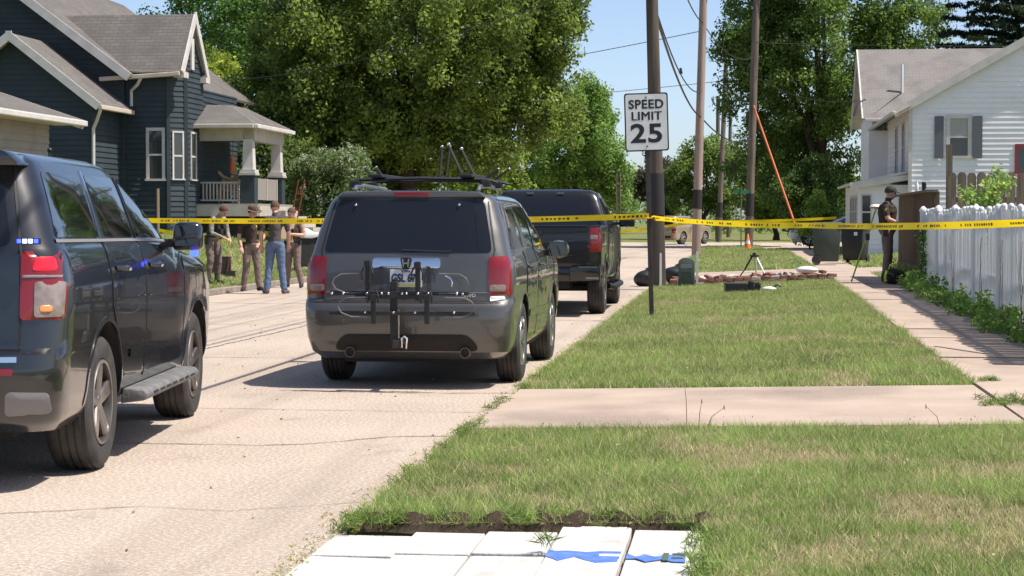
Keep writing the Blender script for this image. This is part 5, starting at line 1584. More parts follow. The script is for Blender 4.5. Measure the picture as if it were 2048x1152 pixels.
# ------------------------------------------------------------------ things on the verge
pv = struct_root('paver_path')
Hp = 0.035
cols_ = [(-1.90, -1.53), (-1.52, -1.185), (-1.175, -0.845), (-0.83, -0.50), (-0.485, -0.17)]
rows_ = [(8.86, 8.27), (8.26, 7.66), (7.65, 7.05), (7.04, 6.4)]
for ci, (x0, x1) in enumerate(cols_):
    for ri, (y1, y0) in enumerate(rows_):
        m = MB()
        dz = random.uniform(-0.008, 0.008) + (0.012 if ci == 3 else 0)
        dy = (0.10 if (ci == 3 and ri == 0) else 0.05 if ci == 4 and ri == 0 else -0.045 + 0.02 * ci if ri == 0 else 0)
        m.box(((x0 + x1) / 2, (y0 + y1 + dy) / 2, Hp - 0.065 + dz + 0.008 * ci), (x1 - x0 - 0.001, y1 - y0 - 0.010 + dy, 0.08), rot=Matrix.Rotation(random.uniform(-0.012, 0.012), 3, 'Y'))
        m.build('paver', ['paver_white'], pv, bevel=0.006)
zt = 0.152
def daub(poly, z, m):
    return MB().prism(poly, z - 0.004, z, 'z').build('painted_mark', m, pv)
daub([(-0.828, 8.25), (-0.79, 8.235), (-0.74, 8.25), (-0.66, 8.22), (-0.60, 8.25), (-0.508, 8.25), (-0.508, 8.20), (-0.60, 8.20), (-0.60, 8.13), (-0.508, 8.125), (-0.512, 8.00), (-0.60, 7.97), (-0.655, 8.03), (-0.70, 8.10), (-0.735, 8.05), (-0.765, 8.00), (-0.79, 8.05), (-0.828, 8.10)], 0.0535, 'blue_paint')
daub([(-0.482, 8.22), (-0.44, 8.15), (-0.405, 8.21), (-0.36, 8.16), (-0.31, 8.21), (-0.235, 8.19), (-0.225, 8.04), (-0.28, 8.05), (-0.33, 8.10), (-0.395, 8.04), (-0.44, 8.11), (-0.482, 8.10)], 0.0505, 'blue_paint')
for q in ([(-0.325, 8.24), (-0.30, 8.24), (-0.30, 8.06), (-0.325, 8.06)], [(-0.285, 8.235), (-0.225, 8.235), (-0.225, 8.20), (-0.285, 8.20)], [(-0.285, 8.15), (-0.235, 8.15), (-0.235, 8.115), (-0.285, 8.115)]):
    daub(q, 0.0535, 'green_paint')
# dug soil edge behind the pavers
m = MB()
V, F = [], []
nn = 60
for i in range(nn + 1):
    x = -1.80 + 1.70 * i / nn
    top = H(x, 9.0) + 0.02 + 0.015 * math.sin(i * 0.9) + random.uniform(-0.01, 0.01)
    yb = 8.96 + 0.02 * math.sin(i * 0.5)
    V += [(x, yb - 0.08, 0.01), (x, yb + random.uniform(-0.02, 0.02), top * 0.6), (x, yb + 0.06, top), (x, yb + 0.25, H(x, 9.2) - 0.02)]
for i in range(nn):
    for j in range(3):
        F.append((4 * i + j, 4 * (i + 1) + j, 4 * (i + 1) + j + 1, 4 * i + j + 1))
m.add(V, F)
m.build('soil_edge', 'soil', pv, smooth=60)
MB().box((-1.0, 7.3, -0.02), (1.66, 3.0, 0.03)).build('soil_bed', 'soil', pv)

# brick edged bed
bb_ = thing('brick_bed', 'low bed edged with loose red bricks across the verge', 'brick edging', (0, 0, 0))
for c_ in range(2):
    x = -1.55 + 0.05 * c_
    while x < 1.85:
        w = random.uniform(0.17, 0.22)
        m = MB().box((0, 0, 0.035), (w - 0.012, 0.10, 0.068))
        o = m.build('brick', 'brick' if random.random() < 0.85 else 'pale_stone', bb_, bevel=0.006)
        o.location = (x + w / 2, 40.9 + 0.35 * (x + 1.5) * 0 + c_ * 0.03 + random.uniform(-0.03, 0.03), H(x, 41) + c_ * 0.075)
        o.rotation_euler = (random.uniform(-0.1, 0.1), random.uniform(-0.08, 0.08), random.uniform(-0.2, 0.2))
        x += w
for i in range(60):
    x, y = random.uniform(-1.5, 1.8), random.uniform(41.1, 42.1)
    m = MB().box((0, 0, 0.03), (random.uniform(0.12, 0.2), 0.09, 0.06))
    o = m.build('brick', 'brick' if random.random() < 0.8 else 'pale_stone', bb_, bevel=0.005)
    o.location = (x, y, H(x, y) + random.uniform(0.05, 0.13))
    o.rotation_euler = (random.uniform(-0.3, 0.3), random.uniform(-0.3, 0.3), random.uniform(-1.5, 1.5))
MB().box((0.15, 41.6, 0.16), (3.3, 1.1, 0.10)).build('fill', 'brick', bb_)
bagw = tag(MB().ball((1.45, 41.8, H(1.4, 42) + 0.22), 0.16, 14, 8, (1.5, 1, 0.5)).build('plastic_bag', 'white_plastic', smooth=60), 'white crumpled plastic bag on the right end of the bricks', 'plastic bag')

# telephone pedestal, marker post, black rubbish bags by the pole
pd = thing('utility_pedestal', 'grey green utility pedestal box right of the nearest pole', 'utility box', (-1.12, 40.4, H(-1.1, 40.4)))
m = MB()
prof = [(-0.17, 0.0), (0.17, 0.0), (0.17, 0.52)] + [(0.17 * math.cos(R(a)), 0.52 + 0.10 * math.sin(R(a))) for a in range(15, 180, 15)] + [(-0.17, 0.52)]
m.prism(prof, -0.14, 0.14, 'y')
bx_ = m.build('cabinet', 'pedestal_green', pd, bevel=0.01, smooth=40)
MB().box((0, -0.145, 0.44), (0.24, 0.012, 0.08)).build('label_panel', 'grey_trim', bx_)
MB().box((0, -0.145, 0.22), (0.2, 0.012, 0.2)).build('door_panel', 'bin_green', bx_)
mk = tag(MB().box((0, 0, 0.37), (0.05, 0.02, 0.74), taper=0.8).build('marker_post', 'white_plastic'), 'thin white marker stake beside the utility pedestal', 'marker post')
mk.location = (-0.90, 40.6, H(-0.9, 40.6))
mk2 = tag(mk.copy(), 'thin pale marker stake in front of the nearest pole', 'marker post')
C.objects.link(mk2)
mk2.location = (-1.66, 40.2, H(-1.6, 40.2))
def bag(label, loc, r, seed):
    random.seed(seed)
    me_ = MB().ball((0, 0, r * 0.72), r, 20, 14, (1.15, 1.0, 0.8))
    me_.v = [(x * (1 + 0.12 * math.sin(9 * z + 5 * x + seed)), y * (1 + 0.12 * math.sin(8 * z + 7 * y)), max(0.0, z + 0.05 * r * math.sin(14 * x + 9 * y))) for x, y, z in me_.v]
    t = thing('rubbish_bag', label, 'rubbish bag', loc)
    me_.build('sack', 'black_plastic', t, smooth=50)
    MB().tube([(0, 0, r * 1.45), (0.05, 0, r * 1.6), (0.15, 0.02, r * 1.68)], [0.05, 0.03, 0.08], 8).build('tied_neck', 'black_plastic', t, smooth=50)
    return t
bag('black rubbish bag on the street edge left of the nearest pole', (-2.1, 43.0, 0.0), 0.25, 3)
bag('black rubbish bag just right of the nearest pole', (-1.42, 42.9, 0.06), 0.27, 5)

# toolbox on the grass
tb = thing('equipment_case', 'open black equipment case lying on the grass', 'case', (0.05, 36.0, H(0.05, 36.0)), R(8))
MB().box((-0.12, 0, 0.09), (0.42, 0.32, 0.18)).build('case_body', 'black_plastic', tb, bevel=0.015)
MB().box((0.22, 0.05, 0.10), (0.22, 0.28, 0.20), rot=Matrix.Rotation(R(12), 3, 'Y')).build('case_lid', 'black_plastic', tb, bevel=0.015)
MB().tube([(0.18, -0.12, 0.10), (0.22, -0.14, 0.20), (0.28, -0.14, 0.21), (0.33, -0.13, 0.10)], 0.012, 6).build('handle', 'galvanised', tb, smooth=50)
wb = thing('tool_wrap', 'small white wrapped tool beside the black equipment case', 'tool', (0.55, 35.9, H(0.5, 36)))
MB().ball((0, 0, 0.05), 0.10, 12, 8, (1.4, 0.7, 0.5)).build('wrap', 'white_plastic', wb, smooth=50)
MB().tube([(0.05, 0, 0.07), (0.16, 0, 0.14), (0.22, 0.02, 0.10)], 0.022, 6).build('grip', 'black_plastic', wb, smooth=50)

# survey tripod
tr = thing('survey_tripod', 'white legged survey tripod standing beyond the bricks', 'tripod', (0.32, 43.2, H(0.3, 43) + 0.06))
MB().lathe([(0.09, 0.46), (0.10, 0.47), (0.10, 0.50), (0.04, 0.51), (0.04, 0.55), (0.01, 0.555)], n=12).build('head', 'black_plastic', tr, smooth=40)
for a, mm in ((200, 'black_plastic'), (-35, 'white_plastic'), (80, 'white_plastic')):
    e = Vector((0.36 * math.cos(R(a)), 0.36 * math.sin(R(a)), 0.0))
    lg = MB().bar((0.05 * math.cos(R(a)), 0.05 * math.sin(R(a)), 0.47), e * 0.6 + Vector((0, 0, 0.19)), 0.045, 0.03).bar(e * 0.55 + Vector((0, 0, 0.21)), e, 0.03, 0.02).build('leg', mm, tr)
    MB().lathe([(0.02, -0.02), (0.004, -0.06)], c=tuple(e), n=8).build('leg_tip', 'dark_steel', lg)

# traffic cone
cn = thing('traffic_cone', 'orange traffic cone on the grass beyond the tripod', 'traffic cone', (0.36, 88.0, H(0.36, 88)))
MB().box((0, 0, 0.02), (0.38, 0.38, 0.04)).build('base', 'orange', cn, bevel=0.01)
MB().lathe([(0.15, 0.04), (0.035, 0.70), (0.025, 0.71)], n=20).build('cone_body', 'orange', cn, smooth=40)
MB().lathe([(0.118, 0.25), (0.092, 0.40), (0.085, 0.40), (0.11, 0.25)], n=20, close=True).build('collar', 'white_plastic', cn, smooth=40)

# wheeled bins
def bin_(label, loc, rz, m='bin_green', s=1.0):
    t = thing('wheeled_bin', label, 'bin', loc, rz, 'wheeled rubbish bins')
    b = MB()
    b.box((0, 0, 0.56 * s), (0.56 * s, 0.62 * s, 0.94 * s), taper=1.22)
    bd = b.build('bin_body', m, t, bevel=0.03, smooth=40)
    MB().box((0, 0.0, 1.0 * s), (0.74 * s, 0.80 * s, 0.06 * s)).build('rim', m, bd, bevel=0.015)
    l = MB().box((0, -0.02, 1.07 * s), (0.73 * s, 0.84 * s, 0.09 * s), taper=0.85).build('lid', m, t, bevel=0.03, smooth=40)
    MB().tube([(-0.25 * s, 0.44 * s, 1.02 * s), (0.25 * s, 0.44 * s, 1.02 * s)], 0.02, 8).build('handle', m, t)
    for sx in (-1, 1):
        w = MB().lathe([(0.02, -0.03), (0.12, -0.03), (0.13, -0.015), (0.13, 0.015), (0.12, 0.03), (0.02, 0.03)], c=(sx * 0.30 * s, 0.26 * s, 0.13), axis='x', n=18).build('wheel', 'rubber', t, smooth=40)
    MB().box((0.12 * s, -0.372 * s, 0.86 * s), (0.10, 0.01, 0.10)).build('sticker', 'white_plastic', bd)
    return t
bin_('green wheeled bin standing by the sidewalk, in full view', (2.42, 54.2, H(2.4, 54) + 0.015), R(88), s=1.08)
bin_('dark wheeled bin half hidden behind the green one and the officer', (3.35, 56.4, H(3.2, 56) + 0.015), R(-20), 'black_plastic', s=1.0)

# crate on the left slope, reddish hand truck
cr = thing('storage_crate', 'dark open crate on the grass behind the stooping officer', 'crate', (-11.85, 42.6, H(-11.85, 42.6) - 0.02), R(12))
m = MB()
for sx in (-1, 1):
    m.box((sx * 0.21, 0, 0.22), (0.02, 0.36, 0.44)).box((0, sx * 0.18, 0.22), (0.40, 0.02, 0.44))
m.box((0, 0, 0.02), (0.42, 0.36, 0.03))
m.build('crate_body', 'bag_black', cr)
MB().bar((0.13, -0.20, 0.02), (0.20, -0.2, 0.42), 0.02, 0.03).build('strap', 'red_frame', cr)
MB().box((0.22, -0.25, 0.06), (0.22, 0.12, 0.12)).build('foot_block', 'bag_black', cr)
ht = thing('hand_truck', 'red tilted hand truck handles behind the officers', 'hand truck', (-13.25, 56.0, H(-13.25, 56)), R(10))
ht.scale = (0.8, 1, 1.22)
for sx in (-0.13, 0.10):
    MB().tube([(sx - 0.2, 0, 0.2), (sx, 0, 1.0), (sx + 0.22, 0, 1.75)], 0.028, 6).build('rail', 'red_steel', ht, smooth=50)
for z in (0.5, 1.0, 1.4):
    MB().bar((-0.30 + z * 0.22, 0, z), (-0.02 + z * 0.24, 0, z), 0.035).build('rung', 'red_steel', ht)
for sx in (-0.3, 0.0):
    MB().lathe([(0.02, -0.03), (0.13, -0.03), (0.13, 0.03), (0.02, 0.03)], c=(sx, 0, 0.14), axis='x', n=16).build('wheel', 'rubber', ht, smooth=40)
MB().box((-0.2, -0.15, 0.2), (0.4, 0.3, 0.02)).build('toe_plate', 'red_steel', ht)
# ------------------------------------------------------------------ vegetation
def big_mesh(name, V, F4, tint, m, parent=None, kind=None):
    """V (n,3), F4 (m,k) int; tint per vertex (n,3)"""
    me = bpy.data.meshes.new(name)
    k = F4.shape[1]
    me.vertices.add(len(V))
    me.vertices.foreach_set('co', np.asarray(V, np.float32).ravel())
    me.loops.add(F4.size)
    me.loops.foreach_set('vertex_index', F4.astype(np.int32).ravel())
    me.polygons.add(len(F4))
    me.polygons.foreach_set('loop_start', np.arange(0, F4.size, k, dtype=np.int32))
    me.update(calc_edges=True)
    at = me.attributes.new('tint', 'FLOAT_COLOR', 'POINT')
    at.data.foreach_set('color', np.concatenate([tint, np.ones((len(tint), 1))], 1).astype(np.float32).ravel())
    me.materials.append(MATS[m])
    o = link(name, me, parent)
    if kind:
        o['kind'] = kind
    return o
def unit(v):
    return v / np.maximum(np.linalg.norm(v, axis=1, keepdims=True), 1e-9)
BRIGHT = 3.0
def leaves(centres, spread, per, size, base, var, outward=None, rs=None, aspect=1.6, droop=0.25, yellow=0.0):
    """leaf-sized quads around clump centres; returns V, F, tint"""
    rs = rs or rng
    n = len(centres) * per
    c = np.repeat(centres, per, axis=0)
    g = rs.normal(size=(n, 3))
    g = unit(g) * (rs.random((n, 1)) ** 0.45)
    p = c + g * spread
    nrm = unit(rs.normal(size=(n, 3)) * 0.75 + g * 0.7 + np.array([0, 0, 0.45]))
    t = unit(np.cross(nrm, unit(rs.normal(size=(n, 3)))))
    t[:, 2] -= droop
    t = unit(t)
    b = unit(np.cross(nrm, t))
    s = size * (0.65 + 0.7 * rs.random((n, 1)))
    V = np.stack([p - t * s * 0.5, p + b * s * 0.5 / aspect * 1.0, p + t * s * 0.55, p - b * s * 0.5 / aspect], 1).reshape(-1, 3)
    F = np.arange(n * 4).reshape(n, 4)
    cl = np.repeat(rs.normal(size=(len(centres), 1)), per, axis=0)
    lf = rs.normal(size=(n, 1))
    k = np.clip(1 + var * (0.55 * cl + 0.6 * lf), 0.45, 1.9)
    col = np.array(base)[None, :] * k * BRIGHT
    yl = np.clip(0.5 * cl + 0.5 * lf + yellow, 0, 1.6)
    col = col + yl * np.array([0.095, 0.080, 0.006])[None, :] * (0.35 + yellow)
    return V, F, np.repeat(np.clip(col, 0.004, 0.6), 4, axis=0)
def shell_points(lobe, n, rs, inner=0.35):
    cx, cy, cz, rx, ry, rz = lobe
    d = unit(rs.normal(size=(n, 3)))
    r = (inner ** 3 + (1 - inner ** 3) * rs.random((n, 1))) ** (1 / 3)
    bump = 1 + 0.13 * np.sin(5 * d[:, :1] + 3 * d[:, 2:3] + cx) + 0.10 * np.sin(7 * d[:, 1:2] - 4 * d[:, 2:3] + cz)
    return np.array([cx, cy, cz]) + d * r * bump * np.array([rx, ry, rz])
def tree(name, label, base, lobes, nclump, per, leaf, tint, var=0.35, spread=0.42, trunk_r=0.3, limbs=5, seed=1, yellow=0.0, inner=0.35, group=None, trunk_top=None, aspect=1.6, droop=0.25, cat='tree'):
    rs = np.random.default_rng(seed)
    t = thing(name, label, cat, base, group=group)
    vol = np.array([l[3] * l[4] + l[4] * l[5] + l[3] * l[5] for l in lobes])
    cnt = np.maximum(3, (nclump * vol / vol.sum()).astype(int))
    cen = np.concatenate([shell_points(l, c, rs, inner) for l, c in zip(lobes, cnt)])
    V, F, T = leaves(cen, spread, per, leaf, tint, var, rs=rs, yellow=yellow, aspect=aspect, droop=droop)
    big_mesh('crown', V, F, T, 'leaf', t)
    # trunk and limbs
    m = MB()
    top = trunk_top or min(l[2] for l in lobes)
    random.seed(seed)
    path = [Vector((0, 0, -0.2))] + [Vector((0.06 * math.sin(k * 1.7 + seed) * k, 0.05 * math.cos(k * 2.1 + seed) * k, top * k / 5)) for k in range(1, 6)]
    m.tube(path, [trunk_r * 1.35] + [trunk_r * (1 - 0.09 * k) for k in range(1, 6)], 12)
    m.build('trunk', 'bark', t, smooth=60)
    big = sorted(lobes, key=lambda l: -l[3] * l[5])[:limbs]
    for l in big:
        a = path[3 + random.randint(0, 2)]
        e = Vector((l[0], l[1], l[2] + 0.3 * l[5]))
        mid = a.lerp(e, 0.45) + Vector((random.uniform(-0.3, 0.3), random.uniform(-0.3, 0.3), 0.4))
        MB().tube([a, mid, e], [trunk_r * 0.55, trunk_r * 0.38, trunk_r * 0.12], 8).build('limb', 'bark', t, smooth=60)
    return t
def blob_lobes(c, r, n, seed, k=0.5):
    """a main ellipsoid plus lobes around it, so the outline is uneven"""
    rs = np.random.default_rng(seed)
    out = [(c[0], c[1], c[2], r[0] * 0.8, r[1] * 0.8, r[2] * 0.82)]
    for i in range(n):
        d = rs.normal(size=3)
        d /= np.linalg.norm(d)
        q = rs.uniform(0.32, 0.52) * k * 2
        out.append((c[0] + d[0] * r[0] * 0.74, c[1] + d[1] * r[1] * 0.74, c[2] + d[2] * r[2] * 0.76, r[0] * q * 0.8, r[1] * q * 0.8, r[2] * q * 0.62))
    return out
LEAF = (0.055, 0.080, 0.017)
# large maple over the left side of the street
lob = blob_lobes((0, 0, 8.2), (5.9, 5.4, 6.6), 30, 4) + [(0, 0, 13.6, 2.6, 2.6, 2.2), (-0.6, 0, 15.6, 1.4, 1.4, 1.4)]
lob += [(-4.1, -1.0, 5.0, 1.9, 1.9, 1.5), (-2.2, -2.0, 4.3, 1.7, 1.7, 1.4), (1.6, -2.0, 4.2, 1.8, 1.8, 1.3), (3.9, -1.0, 4.4, 1.8, 1.8, 1.5), (5.2, 0.5, 5.6, 1.6, 1.6, 1.8), (-5.2, 0, 6.4, 1.5, 1.5, 1.6), (0.0, -3.0, 5.0, 1.9, 1.6, 1.3), (5.6, -0.5, 8.2, 1.4, 1.6, 1.8), (6.0, 0, 10.8, 1.2, 1.4, 1.4), (2.8, -2.2, 3.6, 1.2, 1.2, 0.9)]
tree('maple_tree', 'large dense maple with dark trunk over the left side of the street', (-12.4, 70.0, H(-12.4, 70) - 0.1), lob, 2100, 125, 0.15, LEAF, 0.42, 0.52, 0.42, 7, 11, yellow=0.3, trunk_top=5.5, inner=0.2)
# tree behind the blue house
tree('tall_tree', 'tall tree with open branches rising behind the blue house', (-25.5, 92, 1.0), blob_lobes((0, 0, 8.4), (5.2, 4.5, 6.0), 16, 9) + [(4.2, 0, 4.0, 2.2, 2.2, 2.2), (-3, 0, 13.0, 2.4, 2.4, 1.8)], 760, 85, 0.19, (0.045, 0.082, 0.018), 0.4, 0.62, 0.35, 6, 21, inner=0.55)
tree('yellow_tree', 'small yellow green tree at the corner of the blue house', (-22.0, 78.0, 1.0), blob_lobes((0, 0, 5.4), (1.9, 2.0, 2.8), 9, 5), 260, 60, 0.17, (0.10, 0.125, 0.02), 0.3, 0.42, 0.15, 4, 22, yellow=0.3)
tree('backyard_tree', 'bright tree showing above the blue house roof, against the sky', (-34.5, 84, 1.0), blob_lobes((0, 0, 7.5), (5.5, 4, 3.9), 10, 8), 420, 50, 0.24, (0.075, 0.11, 0.02), 0.35, 0.6, 0.3, 4, 23, inner=0.5)
# greenery seen through the porch
tree('porch_shrub', 'leafy shrub growing just beyond the porch of the blue house', (-16.2, 64.5, 1.0), blob_lobes((0, 0, 1.7), (2.6, 1.6, 1.9), 9, 3), 260, 60, 0.13, (0.042, 0.064, 0.016), 0.4, 0.34, 0.08, 3, 24, yellow=0.05, cat='shrub')
# flowering bush in front of the pale house
lob = blob_lobes((0, 0, 1.95), (1.75, 1.5, 1.55), 14, 6)
fb = tree('flowering_bush', 'round bush with whitish blossoms beside the maple trunk', (-12.9, 60.2, H(-12.9, 60) - 0.05), lob, 420, 62, 0.11, (0.058, 0.082, 0.03), 0.35, 0.30, 0.09, 5, 31, cat='bush')
rs = np.random.default_rng(5)
cen = np.concatenate([shell_points(l, 26, rs, 0.93) for l in lob])
V, F, T = leaves(cen, 0.12, 9, 0.075, (0.22, 0.24, 0.15), 0.25, rs=rs, aspect=1.1)
big_mesh('blossoms', V, F, T, 'leaf', fb)
# trees down the street
tree('round_tree', 'round green tree in the middle distance above the black pickup', (-9.6, 112.5, 0.1), blob_lobes((0, 0, 5.6), (3.3, 3.2, 4.3), 16, 12) + [(2.4, 0, 3.0, 1.5, 1.5, 1.6), (-2.2, 0, 3.0, 1.6, 1.6, 1.5)], 640, 95, 0.165, (0.062, 0.105, 0.022), 0.36, 0.5, 0.28, 5, 41, yellow=0.1)
tree('roadside_tree', 'lower bright green tree between the maple and the round tree', (-13.0, 96.0, 0.2), blob_lobes((0, 0, 2.9), (2.7, 2.2, 2.6), 10, 14), 320, 58, 0.18, (0.085, 0.12, 0.022), 0.36, 0.45, 0.2, 4, 42, yellow=0.25)
tree('dark_tree', 'dark purple leaved tree behind the speed limit sign post', (-6.4, 150.0, 0.1), blob_lobes((0, 0, 4.1), (2.6, 2.4, 2.7), 9, 15), 320, 55, 0.22, (0.028, 0.030, 0.020), 0.3, 0.5, 0.25, 4, 43)
tree('corner_tree', 'open tree beyond the cross street between the far poles', (-2.6, 146.0, 0.1), blob_lobes((0, 0, 4.9), (3.3, 2.6, 3.1), 12, 16) + [(-1.8, 0, 3.0, 1.5, 1.5, 1.2), (1.6, 0, 2.6, 1.6, 1.6, 1.4)], 420, 50, 0.22, (0.062, 0.088, 0.022), 0.38, 0.5, 0.22, 5, 44, inner=0.5)
tree('corner_tree', 'spreading tree right of the grey pole behind the guy wire', (2.6, 139.0, 0.1), blob_lobes((0, 0, 4.2), (3.3, 2.6, 3.0), 12, 17), 420, 52, 0.22, (0.066, 0.092, 0.02), 0.38, 0.5, 0.22, 5, 45, inner=0.45)
lob = blob_lobes((0, 0, 11.5), (5.3, 4.5, 10.0), 30, 18) + [(-4.2, -1, 10.8, 1.9, 1.8, 1.5), (-4.8, -1, 8.2, 1.2, 1.2, 1.4), (4.6, 0, 12.0, 2.4, 2.0, 1.8), (-3.4, 0, 4.6, 2.0, 2.0, 2.2), (3.0, -1, 3.2, 2.4, 2.2, 1.9), (-1.0, -2, 2.8, 2.2, 2.0, 1.5), (-3.9, 0, 12.8, 1.6, 1.6, 1.2)]
tree('tall_tree', 'very tall dark tree filling the sky left of the white house', (4.4, 104.5, 0.1), lob, 1600, 105, 0.175, (0.050, 0.080, 0.018), 0.42, 0.58, 0.4, 7, 51, yellow=0.05, inner=0.45)
tree('side_yard_tree', 'dark leafy tree beside the white house behind the bins', (3.6, 98.5, 0.2), blob_lobes((0, 0, 2.5), (2.0, 1.6, 2.1), 8, 19), 240, 60, 0.16, (0.032, 0.055, 0.014), 0.4, 0.4, 0.15, 4, 52)
tree('sapling', 'light green sapling growing by the parked silver sedan', (3.0, 82.0, H(3, 82)), [(0, 0, 1.4, 0.35, 0.35, 0.9), (0.3, 0, 2.1, 0.3, 0.3, 0.5), (-0.25, 0, 0.9, 0.3, 0.3, 0.4), (0.5, 0, 1.7, 0.22, 0.22, 0.35)], 60, 40, 0.11, (0.10, 0.15, 0.03), 0.3, 0.25, 0.04, 3, 53)
# conifer behind the white house
rs = np.random.default_rng(61)
t = thing('pine_tree', 'dark pine with layered boughs above the white house roof', 'tree', (14.6, 97.0, 0.3))
cen = []
for k in range(27):
    z = 7.0 + k * 0.66
    R0 = 5.4 * (1 - k / 31.0)
    nb = 9
    for b in range(nb):
        a = 2 * math.pi * (b + 0.37 * k) / nb + rs.normal() * 0.2
        for f in np.linspace(0.2, 1.0, 11):
            cen.append((math.cos(a) * R0 * f, math.sin(a) * R0 * f, z - 0.25 * f * f + 0.55 * f + rs.normal() * 0.08))
V, F, T = leaves(np.array(cen), np.array([0.34, 0.34, 0.12]), 46, 0.34, (0.012, 0.022, 0.011), 0.3, rs=rs, aspect=4, droop=0.0)
big_mesh('crown', V, F, T, 'leaf', t)
MB().tube([(0, 0, -0.2), (0, 0, 8), (0, 0, 25)], [0.35, 0.28, 0.06], 10).build('trunk', 'bark', t, smooth=60)
# hedge and woods closing the far end of the street
rs = np.random.default_rng(71)
cen = []
for k in range(1500):
    x = rs.uniform(-120, 120)
    cen.append((x, 205 + rs.uniform(-6, 10), abs(rs.normal()) * 1.6 + 0.4 + 1.0 * math.sin(x * 0.11) ** 2 * (1 if abs(x + 4) > 5 else 0.3)))
for k in range(1300):
    x = rs.uniform(-90, -16)
    cen.append((x, 128.5 + rs.uniform(0, 8) , rs.uniform(0.3, 5.5) * (0.6 + 0.4 * math.sin(x * 0.3) ** 2)))
for k in range(900):
    x = rs.uniform(6, 70)
    cen.append((x, 126.5 + rs.uniform(2, 10) , rs.uniform(0.3, 5.5) * (0.6 + 0.4 * math.sin(x * 0.27) ** 2)))
V, F, T = leaves(np.array(cen), 1.0, 26, 0.42, (0.05, 0.078, 0.02), 0.4, rs=rs)
wood = big_mesh('far_wood', V, F, T, 'leaf', kind='stuff')
tag(wood, 'distant green woods closing off the far end of the street', 'woods')

# vine and shrub at the fences
tree('fence_shrub', 'light green leafy shrub poking up between the two right fences', (3.95, 31.6, 0.35), [(0, 0, 1.55, 0.28, 0.25, 0.42), (0.22, 0, 1.7, 0.22, 0.2, 0.25), (-0.22, 0, 1.4, 0.2, 0.2, 0.25), (0, 0, 0.9, 0.25, 0.25, 0.6)], 46, 24, 0.085, (0.13, 0.19, 0.05), 0.3, 0.16, 0.02, 3, 81, cat='shrub')
rs = np.random.default_rng(83)
cen = np.array([(3.27 + rs.normal() * 0.03, 35.0 + rs.normal() * 0.12, z) for z in np.linspace(0.25, 1.4, 26)])
V, F, T = leaves(cen, 0.10, 14, 0.075, (0.05, 0.085, 0.022), 0.35, rs=rs)
vine = thing('climbing_vine', 'green vine climbing the leaning end of the white fence', 'vine', (0, 0, 0))
big_mesh('foliage', V, F, T, 'leaf', vine)
MB().tube([(3.28, 35.0, 0.2), (3.26, 35.1, 0.6), (3.29, 34.95, 1.0), (3.27, 35.05, 1.4)], 0.008, 5).build('stem', 'bark', vine)
for k, (yy, xx) in enumerate(((29.0, 3.18), (25.2, 3.12), (23.0, 3.1), (21.2, 3.06))):
    v = thing('dry_vine', 'thin bare vine on the white fence, number %d from the far end' % (k + 1), 'vine', (0, 0, 0), group='bare vines on the white fence')
    v['label'] = ('thin bare vine on the far part of the white fence', 'thin bare vine on the middle of the white fence', 'thin bare vine branching on the near white fence', 'thin bare vine on the white fence at the right edge')[k]
    rv = random.Random(k)
    for b in range(3):
        pts = [(xx, yy + 0.1 * b, 0.25)]
        for j in range(1, 7):
            pts.append((xx + rv.uniform(-0.01, 0.01), pts[-1][1] + rv.uniform(-0.10, 0.16), 0.25 + j * 0.17))
        MB().tube(pts, [0.0045 - 0.0005 * j for j in range(7)], 5).build('stem', 'wood_tan' if b else 'bark', v, smooth=50)

# ---------------- grass blades
def H_arr(x, y):
    h = np.where(x > ROAD_R, 0.05, 0.0)
    def ss(a, b, q):
        t_ = np.clip((q - a) / (b - a), 0, 1)
        return t_ * t_ * (3 - 2 * t_)
    h = h + np.where(x > ROAD_R, (0.020 + 0.025 * ss(16, 36, y)) * np.clip(x - ROAD_R, 0, 3.85), 0)
    h = h + np.where(x > ROAD_R, 0.16 * ss(3.2, 6.5, x), 0)
    h = np.where(x < ROAD_L, 0.10 + 0.95 * ss(-10.6, -15.8, x) * ss(18, 34, y), h)
    return h * (1 - ss(92, 108, y) * 0.85)
def vnoise(x, y, s, seed):
    r = np.random.default_rng(seed)
    tab = r.random((64, 64))
    u, v = x * s, y * s
    i, j = np.floor(u).astype(int), np.floor(v).astype(int)
    fu, fv = u - i, v - j
    fu, fv = fu * fu * (3 - 2 * fu), fv * fv * (3 - 2 * fv)
    g = lambda a, b: tab[a % 64, b % 64]
    return (g(i, j) * (1 - fu) + g(i + 1, j) * fu) * (1 - fv) + (g(i, j + 1) * (1 - fu) + g(i + 1, j + 1) * fu) * fv
